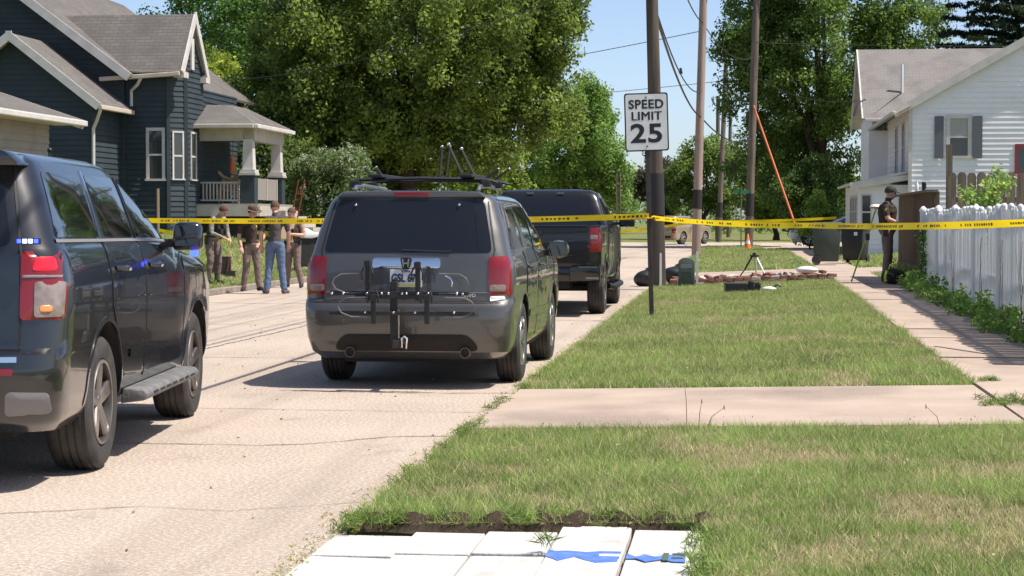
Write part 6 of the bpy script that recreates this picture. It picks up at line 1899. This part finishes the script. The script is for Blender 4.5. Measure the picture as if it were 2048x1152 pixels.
def grass(name, regions, wdt, hgt, seed, label, avoid=(), hang=0.0):
    rs = np.random.default_rng(seed)
    X, Y, E = [], [], []
    for x0, x1, y0, y1, dens in regions:
        n = int((x1 - x0) * (y1 - y0) * dens)
        X.append(rs.uniform(x0, x1, n))
        Y.append(rs.uniform(y0, y1, n))
    x, y = np.concatenate(X), np.concatenate(Y)
    keep = np.ones(len(x), bool)
    for a0, a1, b0, b1 in avoid:
        rag = 0.05 * (vnoise(x, y, 3.1, 5) - 0.5) + 0.03 * rs.normal(size=len(x)) * 0.6
        keep &= ~((x > a0 + rag) & (x < a1 - rag) & (y > b0 + rag) & (y < b1 - rag))
    edge = ROAD_R - 0.03 + 0.16 * (vnoise(x, y, 1.7, 8) - 0.45) + 0.05 * (vnoise(x, y, 7, 9) - 0.5)
    keep &= (x > edge) | (x < ROAD_L - 0.1)
    x, y = x[keep], y[keep]
    n = len(x)
    dry = 0.38 * vnoise(x, y, 0.9, 1) + 0.34 * vnoise(x, y, 2.3, 2) + 0.28 * vnoise(x, y, 7.0, 3)
    band = np.exp(-((y - 11.9) / 0.7) ** 2) * 0.06 * (x < 0.6)          # mown-out drier strip near the walk
    lush = np.clip((dry + band - (0.46 if y.max() < 14 else 0.53)) * 5.5, 0, 1)
    isdry = rs.random(n) < (0.17 + 0.60 * lush)
    h = hgt * (0.5 + 0.75 * rs.random(n)) * (1.15 - 0.45 * lush) * np.where(rs.random(n) < 0.02, 1.7, 1.0)
    w = wdt * (0.7 + 0.6 * rs.random(n))
    az = rs.random(n) * 2 * np.pi
    lean = rs.normal(size=(n, 2)) * 0.62
    lean[:, 1] -= hang * (0.5 + rs.random(n))
    if hang:
        h = h * np.where(rs.random(n) < 0.5, 0.55, 1.0)
    z = H_arr(x, y) - 0.012
    base = np.stack([x, y, z], 1)
    s = np.stack([np.cos(az), np.sin(az), np.zeros(n)], 1) * (w / 2)[:, None]
    tip = base + np.stack([lean[:, 0] * h, lean[:, 1] * h, h * (1.0 - 0.85 * min(hang, 1))], 1)
    V = np.stack([base - s, base + s, tip], 1).reshape(-1, 3)
    F = np.arange(n * 3).reshape(n, 3)
    g1, g2, d1 = np.array([0.185, 0.285, 0.066]), np.array([0.335, 0.405, 0.13]), np.array([0.60, 0.49, 0.30])
    f = np.clip(0.5 + 0.35 * rs.normal(size=(n, 1)), 0, 1)
    col = np.where(isdry[:, None], d1 * (0.7 + 0.5 * rs.random((n, 1))), (g1 * (1 - f) + g2 * f) * (0.62 + 0.45 * vnoise(x, y, 1.3, 4) + 0.45 * vnoise(x, y, 8.0, 14))[:, None])
    o = big_mesh(name, V, F, np.repeat(col, 3, axis=0), 'blade', kind='stuff')
    return tag(o, label, 'grass')
PAV = (-1.95, -0.14, 5.0, 8.99)
APR = (-1.95, 12.0, 13.0, 16.15)
SWK = (1.97, 3.08, 0.0, 110.0)
grass('grass', [(-2.02, 3.4, 6.9, 10.2, 8200), (-2.02, 2.4, 10.2, 13.2, 6800)], 0.0052, 0.054, 101, 'short green and dry lawn grass nearest the camera', avoid=(PAV, APR, SWK))
grass('grass', [(-2.0, 2.05, 16.0, 24, 3600), (-2.0, 2.05, 24, 41.0, 2100)], 0.0085, 0.062, 102, 'mown verge grass between the driveway and the bricks', avoid=(APR, SWK))
grass('grass', [(-2.0, 2.0, 51.0, 66, 420), (-2.0, 2.0, 67.5, 84, 260), (-2.0, 1.0, 84, 106, 220), (3.1, 9, 43, 46, 500), (3.2, 8, 51.5, 84, 160)], 0.03, 0.09, 103, 'far verge grass beyond the second driveway', avoid=(SWK,))
grass('grass', [(-16.5, -10.5, 30, 62, 420), (-30, -10.5, 62, 108, 60)], 0.022, 0.085, 104, 'lawn grass on the raised yard of the blue house')
grass('grass', [(-1.88, -0.16, 8.985, 9.10, 14000)], 0.0055, 0.085, 105, 'grass hanging over the dug edge behind the white pavers', hang=1.0)
# clover heads in the lawn
def flecks(name, regs, size, seed, label, col=(0.62, 0.60, 0.52)):
    rs = np.random.default_rng(seed)
    C_ = []
    for x0, x1, y0, y1, n in regs:
        x, y = rs.uniform(x0, x1, n), rs.uniform(y0, y1, n)
        k = vnoise(x, y, 0.8, 6) > 0.42
        C_.append(np.stack([x[k], y[k], H_arr(x[k], y[k]) + rs.uniform(0.03, 0.06, k.sum())], 1))
    V, F, T = leaves(np.concatenate(C_), 0.008, 3, size, col, 0.2, rs=rs, aspect=1.0)
    o = big_mesh(name, V, F, T, 'leaf', kind='stuff')
    return tag(o, label, 'clover')
flecks('clover_flowers', [(-1.6, 1.9, 16.6, 40, 2600), (-0.1, 2.0, 7.3, 13.2, 130), (-1.7, 1.8, 9.2, 13.2, 130)], 0.013, 7, 'white clover heads scattered in the lawn', (0.165, 0.15, 0.085))
# weeds along the fence and in the joints
rs = np.random.default_rng(91)
cen = []
for k in range(420):
    y = rs.uniform(17.5, 36.5)
    x = 3.24 - abs(rs.normal()) * 0.13
    pk = 0.4 + 1.1 * math.sin(y * 1.3) ** 2
    hgt = abs(rs.normal()) * 0.10 * pk
    cen.append((x, y, H(x, y) + 0.05 + hgt))
for k in range(90):
    y = rs.uniform(35, 43)
    cen.append((3.42 - abs(rs.normal()) * 0.08, y, H(3.4, y) + 0.06 + abs(rs.normal()) * 0.10))
V, F, T = leaves(np.array(cen), 0.10, 22, 0.075, (0.085, 0.135, 0.03), 0.38, rs=rs, aspect=2.2, droop=0.1)
tag(big_mesh('weeds', V, F, T, 'leaf', kind='stuff'), 'leafy weeds growing along the foot of the right fences', 'weeds')
rs = np.random.default_rng(92)
cen = []
for (x0, x1, y0, y1, n) in ((1.8, 2.3, 14.3, 14.9, 26), (1.9, 3.0, 13.0, 13.2, 10), (-1.93, -1.80, 10, 13.2, 24), (-1.96, -1.82, 13.2, 17.5, 14), (1.95, 2.2, 16.3, 16.5, 8), (-1.9, -1.6, 8.75, 9.0, 16), (-1.9, -0.2, 9.0, 9.08, 14), (-0.2, -0.1, 7.2, 8.6, 20), (-1.17, -0.8, 8.86, 8.9, 2), (-0.86, -0.82, 8.2, 8.4, 2)):
    for k in range(n):
        x, y = rs.uniform(x0, x1), rs.uniform(y0, y1)
        cen.append((x, y, (H_arr(np.array([x]), np.array([y]))[0] if x > ROAD_R else 0.0) + 0.025))
V, F, T = leaves(np.array(cen), np.array([0.06, 0.06, 0.03]), 26, 0.075, (0.058, 0.085, 0.020), 0.4, rs=rs, aspect=14, droop=-0.5)
tag(big_mesh('weeds', V, F, T, 'blade', kind='stuff'), 'grass tufts sprouting from the pavement joints', 'weeds')
# dry litter along the gutter and pebbles on the street
rs = np.random.default_rng(93)
n = 1500
x = ROAD_R - abs(rs.normal(size=n)) * 0.09 + 0.02
y = rs.uniform(7, 40, n)
cen = np.stack([x, y, np.full(n, 0.008)], 1)
V, F, T = leaves(cen, np.array([0.03, 0.05, 0.006]), 5, 0.022, (0.30, 0.22, 0.11), 0.5, rs=rs, aspect=2.5, droop=0)
tag(big_mesh('dry_litter', V, F, T, 'blade', kind='stuff'), 'dry clippings lying along the street edge', 'litter')
n = 140
cen = np.stack([rs.uniform(-9, -2, n), rs.uniform(7.5, 30, n), np.full(n, 0.006)], 1)
V, F, T = leaves(cen, np.array([0.01, 0.01, 0.004]), 4, 0.018, (0.16, 0.12, 0.09), 0.4, rs=rs, aspect=1.3, droop=0)
tag(big_mesh('pebbles', V, F, T, 'blade', kind='stuff'), 'scattered grit and crumbs on the street surface', 'grit')
# tall dry stalks standing in front of the driveway
for k, (x, y, h, dx) in enumerate(((-0.35, 12.85, 0.34, -0.02), (-0.27, 12.8, 0.20, 0.02), (-0.22, 12.8, 0.16, 0.12), (1.32, 12.7, 0.16, -0.10))):
    s_ = tag(MB().tube([(0, 0, 0), (dx * 0.3, 0, h * 0.6), (dx, 0, h)], [0.0035, 0.003, 0.0015], 5).ball((dx, 0, h), 0.008, 6, 5, (0.6, 0.6, 2.2)).build('dry_stalk', 'wood_tan', smooth=60),
             ('tallest dry grass stalk at the driveway edge', 'short upright dry stalk beside the tallest stalk', 'dry stalk bent to the right at the driveway edge', 'lone dry stalk leaning left, right part of the verge')[k], 'grass stalk')
    s_.location = (x, y, H(x, y))
# ------------------------------------------------------------------ people
# local frame: feet at z=0, facing -Y, +X is the figure's left-hand side as seen by itself facing the viewer (viewer's right)
def person(name, label, loc, rz, J, look, outfit, height=1.0):
    """J: joints; look: (yaw, pitch) of the head; outfit: materials"""
    t = thing('person', label, 'person', loc, rz)
    m = MB()
    samp = []                                        # (x, y, z, radius, material slot)
    slots = ['skin', outfit['shirt'], outfit['trousers'], outfit['shoes']]
    def limb(pts, rad, slot, n=16):
        m.tube(pts, rad, n)
        for i in range(len(pts) - 1):
            a, b = Vector(pts[i]), Vector(pts[i + 1])
            ra = max(rad[i]) if hasattr(rad[i], '__len__') else rad[i]
            rb = max(rad[i + 1]) if hasattr(rad[i + 1], '__len__') else rad[i + 1]
            for k in range(9):
                f = k / 8
                p = a.lerp(b, f)
                samp.append((p.x, p.y, p.z, ra + (rb - ra) * f, slot(i, f) if callable(slot) else slot))
    V3 = Vector
    pel = V3(J['pelvis'])
    chest, neck = V3(J['chest']), V3(J['neck'])
    # trunk
    up = (neck - pel).normalized()
    limb([pel - up * 0.10, pel, pel.lerp(chest, 0.35), pel.lerp(chest, 0.7), chest, chest.lerp(neck, 0.55), neck - up * 0.02],
         [(0.125, 0.10), (0.172, 0.122), (0.158, 0.112), (0.170, 0.120), (0.185, 0.125), (0.165, 0.10), (0.07, 0.06)], lambda i, f: 2 if i < 1 else 1, 14)
    # legs
    for s in ('l', 'r'):
        hip, kn, an = V3(J['hip_' + s]), V3(J['knee_' + s]), V3(J['ankle_' + s])
        mid1, mid2 = hip.lerp(kn, 0.5), kn.lerp(an, 0.35)
        limb([hip + V3((-0.25 * hip.x, 0, 0.09)), hip], [0.080, 0.100], 2)
        limb([hip, mid1, kn, mid2, an], [0.100, 0.092, 0.072, 0.071, 0.062], 2)
        toe = V3(J['toe_' + s])
        heel = an + (an - toe).normalized() * 0.06
        limb([V3((heel.x, heel.y, 0.045)), V3((an.x, an.y, 0.06)), an.lerp(toe, 0.6) + V3((0, 0, -0.005)), V3((toe.x, toe.y, 0.03))], [(0.040, 0.045), (0.045, 0.055), (0.048, 0.040), (0.036, 0.028)], 3, 10)
    # arms and hands
    for s in ('l', 'r'):
        sh, el, wr = V3(J['shoulder_' + s]), V3(J['elbow_' + s]), V3(J['wrist_' + s])
        sleeve = outfit.get('sleeve', 0.75)
        limb([chest.lerp(neck, 0.6), sh], [0.085, 0.070], 1)
        limb([sh, sh.lerp(el, 0.5), el], [0.066, 0.056, 0.045], lambda i, f: 1 if (i + f) / 2 < sleeve else 0)
        limb([el, el.lerp(wr, 0.3), wr], [0.045, 0.044, 0.030], 0 if sleeve < 1.1 else 1)
        d = (wr - el).normalized()
        side = d.cross(V3((0, -1, 0.3)))
        side = side.normalized() if side.length > 0.05 else V3((1, 0, 0))
        nrm = d.cross(side).normalized()
        curl = V3(J.get('curl_' + s, tuple(nrm)))
        limb([wr, wr + d * 0.05, wr + d * 0.09], [(0.030, 0.018), (0.040, 0.016), (0.040, 0.014)], 0, 8)
        for k in range(4):
            o = (k - 1.5) * 0.020
            ln = (0.070, 0.082, 0.078, 0.060)[k]
            b0 = wr + d * 0.085 + side * o
            limb([b0, b0 + d * ln * 0.5 + curl * 0.012, b0 + d * ln * 0.85 + curl * 0.038], [0.0095, 0.009, 0.0075], 0, 6)
        b0 = wr + d * 0.03 + side * 0.032
        limb([b0, b0 + d * 0.03 + side * 0.022, b0 + d * 0.06 + side * 0.026 + curl * 0.015], [0.012, 0.0105, 0.008], 0, 6)
    # neck and head
    ya, pi_ = look
    rot = Matrix.Rotation(R(ya), 3, 'Z') @ Matrix.Rotation(R(pi_), 3, 'X')
    hc = neck + V3((0, -0.015, 0.0)) + up * 0.07 + rot @ V3((0, -0.02, 0.09))
    limb([neck - up * 0.04, neck + up * 0.05, hc - rot @ V3((0, -0.01, 0.07))], [0.062, 0.056, 0.056], 0)
    def hb(off, r, sq, n=14, k=10):
        m2 = MB().ball((0, 0, 0), r, n, k, sq)
        m.add([hc + rot @ (V3(p) + V3(off)) for p in m2.v], m2.f)
        q = hc + rot @ V3(off)
        samp.append((q.x, q.y, q.z, r, 0))
    hb((0, 0.008, 0.03), 0.105, (0.80, 0.98, 0.98))
    hb((0, -0.02, -0.035), 0.078, (0.80, 0.95, 1.05))
    hb((0, -0.058, -0.082), 0.030, (1.0, 0.8, 0.7))                       # chin
    hb((0, -0.105, -0.012), 0.017, (0.8, 1.0, 1.5), 8, 6)                 # nose
    for sx in (-1, 1):
        hb((sx * 0.082, 0.012, -0.005), 0.026, (0.35, 0.8, 1.2), 8, 6)    # ears
        hb((sx * 0.033, -0.083, 0.028), 0.020, (1.3, 0.6, 0.45), 8, 6)    # brow
        hb((sx * 0.04, -0.07, -0.03), 0.026, (1.0, 0.7, 0.9), 8, 6)       # cheek
    raw = m.build('raw', 'skin')
    mo = raw.modifiers.new('r', 'REMESH')
    mo.mode = 'VOXEL'
    mo.voxel_size = 0.0095
    mo.use_smooth_shade = True
    sm = raw.modifiers.new('s', 'SMOOTH')
    sm.factor = 0.5
    sm.iterations = 7
    me = eval_mesh(raw)
    bpy.data.objects.remove(raw)
    me.name = 'body'
    me.materials.clear()
    for s in slots:
        me.materials.append(MATS[s])
    cen = np.empty(len(me.polygons) * 3, np.float32)
    me.polygons.foreach_get('center', cen)
    cen = cen.reshape(-1, 3)
    S_ = np.array(samp)
    idx = np.zeros(len(cen), np.int32)
    for a in range(0, len(cen), 4000):
        c = cen[a:a + 4000]
        dd = np.linalg.norm(c[:, None, :] - S_[None, :, :3], axis=2) - S_[None, :, 3]
        idx[a:a + 4000] = S_[dd.argmin(1), 4].astype(np.int32)
    me.polygons.foreach_set('material_index', idx)
    # folds in the cloth
    nv = len(me.vertices)
    co = np.empty(nv * 3, np.float32)
    no = np.empty(nv * 3, np.float32)
    me.vertices.foreach_get('co', co)
    me.vertices.foreach_get('normal', no)
    co, no = co.reshape(-1, 3), no.reshape(-1, 3)
    cloth = np.zeros(nv, bool)
    lp = np.empty(len(me.loops), np.int32)
    me.loops.foreach_get('vertex_index', lp)
    tot = np.empty(len(me.polygons), np.int32)
    me.polygons.foreach_get('loop_total', tot)
    pm = np.repeat(idx, tot)
    cloth[lp[(pm == 1) | (pm == 2)]] = True
    x_, y_, z_ = co[:, 0], co[:, 1], co[:, 2]
    ph = loc[0] * 3.1
    fold = 0.45 * np.sin(38 * z_ + 9 * np.sin(11 * x_ + ph) + 7 * y_) + 0.35 * np.sin(61 * z_ - 24 * x_ + 15 * y_ + ph) + 0.4 * np.sin(17 * z_ + 31 * x_ - 19 * y_)
    co = co + no * (cloth * 0.0042 * fold)[:, None]
    me.vertices.foreach_set('co', co.ravel())
    me.shade_smooth()
    link('body', me, t)
    fr = lambda p: hc + rot @ V3(p)
    # face details
    for sx in (-1, 1):
        e = MB().ball(tuple(fr((sx * 0.033, -0.090, 0.010))), 0.009, 8, 6).build('eye', 'boot', t, smooth=60)
        MB().ball(tuple(fr((sx * 0.033, -0.099, 0.010))), 0.005, 6, 5).build('pupil', 'boot', e)
    MB().tube([fr((-0.022, -0.091, -0.055)), fr((0, -0.099, -0.057)), fr((0.022, -0.091, -0.055))], 0.005, 5).build('mouth', 'red_frame', t)
    # hair
    if outfit.get('hair'):
        hm = MB()
        n1, n2 = 16, 9
        q = []
        for i in range(n2):
            th = R(6 + 104 * i / (n2 - 1))
            for j in range(n1):
                a = 2 * math.pi * j / n1
                front = max(0.0, -math.sin(a))
                tt = th * (1 - 0.42 * front)
                q.append(fr((0.090 * math.sin(tt) * math.cos(a), 0.010 + 0.111 * math.sin(tt) * math.sin(a), 0.028 + 0.112 * math.cos(tt))))
        hm.add(q, [(i * n1 + j, i * n1 + (j + 1) % n1, (i + 1) * n1 + (j + 1) % n1, (i + 1) * n1 + j) for i in range(n2 - 1) for j in range(n1)] + [tuple(range(n1))])
        hm.build('hair', outfit['hair'], t, smooth=60)
    if outfit.get('hat') == 'campaign':
        h_ = MB()
        def ring(r, z, sx=1.0, sy=1.12, pinch=0.0):
            return [(r * sx * math.cos(2 * math.pi * j / 24), 0.005 + r * sy * math.sin(2 * math.pi * j / 24), z - pinch * (abs(math.cos(2 * math.pi * j / 24)) ** 3)) for j in range(24)]
        rings = [ring(0.185, 0.075), ring(0.187, 0.081), ring(0.105, 0.088), ring(0.100, 0.12), ring(0.092, 0.165, 0.9, 1.1, 0.01), ring(0.06, 0.195, 0.75, 1.25, 0.03), ring(0.015, 0.185, 0.7, 2.0, 0.0)]
        h_.add([fr(p) for r_ in rings for p in r_], [(i * 24 + j, i * 24 + (j + 1) % 24, (i + 1) * 24 + (j + 1) % 24, (i + 1) * 24 + j) for i in range(6) for j in range(24)] + [tuple(range(24)), tuple(reversed(range(144, 168)))])
        hat = h_.build('hat', outfit.get('hat_mat', 'hat_brown'), t, smooth=40)
        MB().tube([fr(p) for p in ring(0.104, 0.098)] + [fr(ring(0.104, 0.098)[0])], 0.008, 5).build('hat_band', 'leather', hat)
        MB().ball(tuple(fr((0, -0.115, 0.115))), 0.012, 8, 6).build('hat_badge', 'gold', hat, smooth=60)
    if outfit.get('hat') == 'cap':
        h_ = MB()
        q = []
        for i in range(8):
            th = R(4 + 84 * i / 7)
            for j in range(18):
                a = 2 * math.pi * j / 18
                q.append(fr((0.096 * math.sin(th) * math.cos(a), 0.008 + 0.114 * math.sin(th) * math.sin(a), 0.045 + 0.095 * math.cos(th))))
        h_.add(q, [(i * 18 + j, i * 18 + (j + 1) % 18, (i + 1) * 18 + (j + 1) % 18, (i + 1) * 18 + j) for i in range(7) for j in range(18)] + [tuple(range(18))])
        hat = h_.build('cap', outfit.get('hat_mat', 'vest_black'), t, smooth=60)
        b = []
        for z in (0.048, 0.054):
            for j in range(9):
                a = R(200 + 140 * j / 8)
                b.append(fr((0.094 * math.cos(a), 0.008 + 0.112 * math.sin(a), z)))
            for j in range(9):
                a = R(200 + 140 * j / 8)
                b.append(fr((0.088 * math.cos(a), -0.075 + 0.112 * math.sin(a), z - 0.02)))
        F = []
        for j in range(8):
            F += [(j, j + 1, j + 10, j + 9), (18 + j, 18 + j + 9, 18 + j + 10, 18 + j + 1), (9 + j, 10 + j, 28 + j, 27 + j), (j, 18 + j, 19 + j, j + 1)]
        MB().add(b, F).build('peak', outfit.get('hat_mat', 'vest_black'), hat)
    # belt with pouches
    axis_y = V3((0, 1, 0))
    def torso_ring(f, rx, ry, n=24):
        c = pel.lerp(chest, f)
        return [c + V3((rx * math.cos(2 * math.pi * j / n), ry * math.sin(2 * math.pi * j / n), 0)) for j in range(n)]
    if outfit.get('belt'):
        rr = torso_ring(0.12, 0.176, 0.130)
        bm_ = MB()
        bm_.add([p + V3((0, 0, z)) for z in (-0.026, 0.026) for p in rr] + [c_ for z in (-0.026, 0.026) for c_ in [p + V3((0, 0, z)) for p in torso_ring(0.12, 0.150, 0.105)]],
                [(j, (j + 1) % 24, 24 + (j + 1) % 24, 24 + j) for j in range(24)] + [(j, 48 + j, 48 + (j + 1) % 24, (j + 1) % 24) for j in range(24)] + [(24 + j, 24 + (j + 1) % 24, 72 + (j + 1) % 24, 72 + j) for j in range(24)])
        bl_ = bm_.build('belt', 'leather', t, smooth=50)
        c = pel.lerp(chest, 0.12)
        MB().box(tuple(c + V3((-0.19, 0.0, -0.07))), (0.05, 0.09, 0.20)).build('holster', 'leather', bl_, bevel=0.01)
        MB().box(tuple(c + V3((0.185, -0.02, -0.02))), (0.04, 0.08, 0.09)).build('pouch', 'leather', bl_, bevel=0.008)
        MB().box(tuple(c + V3((0.10, 0.125, -0.01))), (0.08, 0.04, 0.08)).build('pouch', 'leather', bl_, bevel=0.008)
        MB().box(tuple(c + V3((0, -0.135, 0))), (0.06, 0.012, 0.045)).build('buckle', 'gold', bl_)
    if outfit.get('vest'):
        vm = MB()
        rings = [torso_ring(0.28, 0.178, 0.135), torso_ring(0.7, 0.188, 0.142), torso_ring(1.0, 0.192, 0.145)]
        c = chest.lerp(neck, 0.5)
        rings.append([c + V3((0.13 * math.cos(2 * math.pi * j / 24), 0.118 * math.sin(2 * math.pi * j / 24), 0)) for j in range(24)])
        vm.add([p for r_ in rings for p in r_], [(i * 24 + j, i * 24 + (j + 1) % 24, (i + 1) * 24 + (j + 1) % 24, (i + 1) * 24 + j) for i in range(3) for j in range(24)])
        ve = vm.build('vest', outfit['vest'], t, smooth=60)
        for dx, dz in ((-0.08, 0.0), (0.08, 0.0), (0.0, -0.10)):
            MB().box(tuple(chest + V3((dx, -0.15, dz - 0.05))), (0.08, 0.04, 0.10)).build('vest_pouch', outfit['vest'], ve, bevel=0.008)
    if outfit.get('badge'):
        MB().ball(tuple(chest + V3((0.08, -0.128, 0.05))), 0.022, 8, 6, (1, 0.4, 1.2)).build('badge', 'gold', t, smooth=60)
        for s in ('l', 'r'):
            p = V3(J['shoulder_' + s]).lerp(V3(J['elbow_' + s]), 0.35)
            sg_ = 1 if p.x > 0 else -1
            MB().ball((p.x + sg_ * 0.052, p.y, p.z), 0.032, 8, 6, (0.3, 0.9, 1.2)).build('shoulder_patch', 'gold', t, smooth=60)
    t.scale = (height, height, height)
    return t
def stand(**kw):
    J = dict(pelvis=(0, 0, 0.99), chest=(0, 0.0, 1.32), neck=(0, 0.02, 1.51),
             hip_l=(0.09, 0, 0.93), knee_l=(0.12, -0.02, 0.51), ankle_l=(0.14, 0.02, 0.09), toe_l=(0.18, -0.17, 0.03),
             hip_r=(-0.09, 0, 0.93), knee_r=(-0.12, -0.02, 0.51), ankle_r=(-0.14, 0.02, 0.09), toe_r=(-0.18, -0.17, 0.03),
             shoulder_l=(0.195, 0.01, 1.44), elbow_l=(0.25, 0.04, 1.16), wrist_l=(0.25, -0.04, 0.92),
             shoulder_r=(-0.195, 0.01, 1.44), elbow_r=(-0.25, 0.04, 1.16), wrist_r=(-0.25, -0.04, 0.92))
    J.update(kw)
    return J
# officer at the far left, stooping and looking down, turned to the right
person('person', 'person in grey uniform shirt stooping and looking down, far left', (-11.2, 39.6, H(-11.2, 39.6) - 0.01), R(58),
       stand(chest=(0, -0.13, 1.28), neck=(0, -0.22, 1.44), shoulder_l=(0.19, -0.17, 1.38), shoulder_r=(-0.19, -0.17, 1.38),
             elbow_l=(0.23, -0.22, 1.10), wrist_l=(0.10, -0.42, 0.97), elbow_r=(-0.23, -0.22, 1.10), wrist_r=(-0.08, -0.43, 1.00),
             knee_l=(0.12, -0.06, 0.51), knee_r=(-0.12, -0.06, 0.51)),
       (0, 38), dict(shirt='grey_shirt', trousers='uniform_taupe', shoes='boot', hair='hair_red', belt=True, sleeve=1.2, vest='vest_black'), 1.0)
# trooper in campaign hat
person('person', 'person in dark brown uniform and wide brimmed hat facing the street', (-10.22, 39.1, 0.0), R(28),
       stand(elbow_l=(0.26, -0.02, 1.16), wrist_l=(0.12, -0.22, 1.02), elbow_r=(-0.26, 0.04, 1.17), wrist_r=(-0.24, -0.10, 0.94), ankle_l=(0.17, 0.02, 0.09), ankle_r=(-0.17, 0.02, 0.09), toe_l=(0.23, -0.15, 0.03), toe_r=(-0.25, -0.15, 0.03)),
       (22, 18), dict(shirt='uniform_brown', trousers='uniform_taupe', shoes='boot', hair='hair_brown', hat='campaign', belt=True, badge=True, sleeve=0.8), 0.99)
# man in dark polo and jeans, back to the camera
person('person', 'person in dark polo shirt and blue jeans with back to camera', (-9.36, 37.7, 0.0), R(188),
       stand(neck=(0, -0.01, 1.51), ankle_l=(0.16, 0.03, 0.09), ankle_r=(-0.17, 0.0, 0.09), toe_l=(0.24, -0.13, 0.03), toe_r=(-0.24, -0.15, 0.03), elbow_l=(0.27, 0.02, 1.17), wrist_l=(0.27, -0.08, 0.93), elbow_r=(-0.26, -0.02, 1.17), wrist_r=(-0.24, -0.14, 0.95)),
       (10, 14), dict(shirt='dark_shirt', trousers='denim', shoes='tan_boot', hair='hair_red', sleeve=0.85), 1.05)
# officer holding a clipboard
pd4 = person('person', 'person in tan and brown uniform holding a clipboard, right of the jeans', (-9.82, 41.2, 0.0), R(-18),
       stand(elbow_l=(0.28, 0.0, 1.17), wrist_l=(0.10, -0.27, 1.20), elbow_r=(-0.28, 0.0, 1.17), wrist_r=(-0.07, -0.27, 1.16), ankle_l=(0.20, 0.02, 0.09), ankle_r=(-0.18, 0.02, 0.09), toe_l=(0.27, -0.14, 0.03), toe_r=(-0.25, -0.14, 0.03)),
       (-10, 22), dict(shirt='uniform_shirt_tan', trousers='uniform_taupe', shoes='boot', hair='hair_red', belt=True, vest='uniform_brown', sleeve=0.8), 0.99)
cb = thing('clipboard', 'clipboard with paper held by the person in tan uniform', 'clipboard', (-9.82, 41.2, 0.0), R(-18))
rt = Matrix.Rotation(R(-35), 3, 'X')
MB().box((0.02, -0.37, 1.22), (0.24, 0.005, 0.32), rot=rt).build('board', 'wood_tan', cb)
MB().box((0.02, -0.3665, 1.224), (0.21, 0.003, 0.28), rot=rt).build('paper', 'paper', cb)
# white tarp covered cart behind the officers
wt_ = thing('covered_cart', 'white covered cart on the slope behind the officer with the clipboard', 'cart', (-11.15, 48.0, H(-11.15, 48)), R(20))
MB().box((0, 0, 0.55), (0.5, 0.6, 0.75)).build('cart_body', 'bag_black', wt_, bevel=0.03)
MB().prism([(-0.34, 0.92), (-0.10, 1.18), (0.05, 1.16), (0.22, 1.05), (0.50, 1.03), (0.52, 0.99), (0.15, 0.90)], -0.35, 0.35, 'y').build('cover', 'white_plastic', wt_, bevel=0.03, smooth=40)
for sx in (-0.2, 0.2):
    MB().lathe([(0.02, -0.03), (0.11, -0.03), (0.11, 0.03), (0.02, 0.03)], c=(sx, 0.25, 0.11), axis='x', n=14).build('wheel', 'rubber', wt_)
    MB().lathe([(0.02, -0.03), (0.11, -0.03), (0.11, 0.03), (0.02, 0.03)], c=(sx, -0.25, 0.11), axis='x', n=14).build('wheel', 'rubber', wt_)
# officer by the right fence with survey rod
gz = H(2.93, 39.0) + 0.018
person('person', 'person in dark uniform and cap by the brown fence, holding survey rod', (2.95, 39.0, gz), R(78),
       stand(shoulder_l=(0.19, -0.02, 1.44), elbow_r=(-0.27, -0.05, 1.18), wrist_r=(-0.27, -0.26, 1.10), elbow_l=(0.25, 0.02, 1.17), wrist_l=(0.20, -0.16, 1.02), neck=(0, -0.01, 1.51)),
       (10, 10), dict(shirt='uniform_brown', trousers='uniform_taupe', shoes='boot', hair='hair_brown', hat='cap', hat_mat='vest_black', belt=True, badge=True, sleeve=0.8), 1.08)
sr = thing('survey_rod', 'yellow green survey rod with white receiver disc leaning by the officer', 'survey rod', (0, 0, 0))
a, b = Vector((2.26, 39.3, H(2.26, 39.3) + 0.02)), Vector((2.74, 39.25, 1.72))
MB().tube([a, b], 0.016, 8).build('rod', 'survey_green', sr, smooth=50)
MB().tube([a + Vector((-0.004, 0, -0.02)), a.lerp(b, 0.05)], [0.004, 0.014], 8).build('rod_point', 'dark_steel', sr)
dv = (b - a).normalized()
rc = MB().lathe([(0.03, 0.0), (0.115, 0.02), (0.125, 0.05), (0.10, 0.085), (0.03, 0.10), (0.003, 0.10)], n=20).build('receiver', 'white_plastic', sr, smooth=40)
rc.location = b
MB().lathe([(0.118, 0.018), (0.128, 0.03), (0.128, 0.045), (0.12, 0.045)], n=20, close=True).build('receiver_band', 'orange', rc, smooth=40)
MB().box(tuple(a.lerp(b, 0.62) + Vector((0.02, -0.04, 0))), (0.08, 0.03, 0.14)).build('data_collector', 'black_plastic', sr, bevel=0.006)
bgx = thing('duffel_bag', 'black duffel bag with yellow trim at the officer\'s feet', 'bag', (3.0, 38.1, H(3.0, 38.1) + 0.015), R(25))
m = MB().ball((0, 0, 0.15), 0.2, 16, 10, (1.25, 0.85, 0.80))
m.v = [(x, y, max(0.0, z)) for x, y, z in m.v]
m.build('bag_body', 'bag_black', bgx, smooth=50)
MB().tube([(-0.2, -0.06, 0.05), (-0.215, -0.08, 0.16), (-0.17, -0.06, 0.27)], [(0.03, 0.01)] * 3, 6).build('trim', 'hi_vis', bgx, smooth=50)
MB().tube([(-0.10, 0, 0.28), (-0.06, 0, 0.38), (0.06, 0, 0.38), (0.10, 0, 0.28)], 0.014, 6).build('handle', 'hi_vis', bgx, smooth=50)
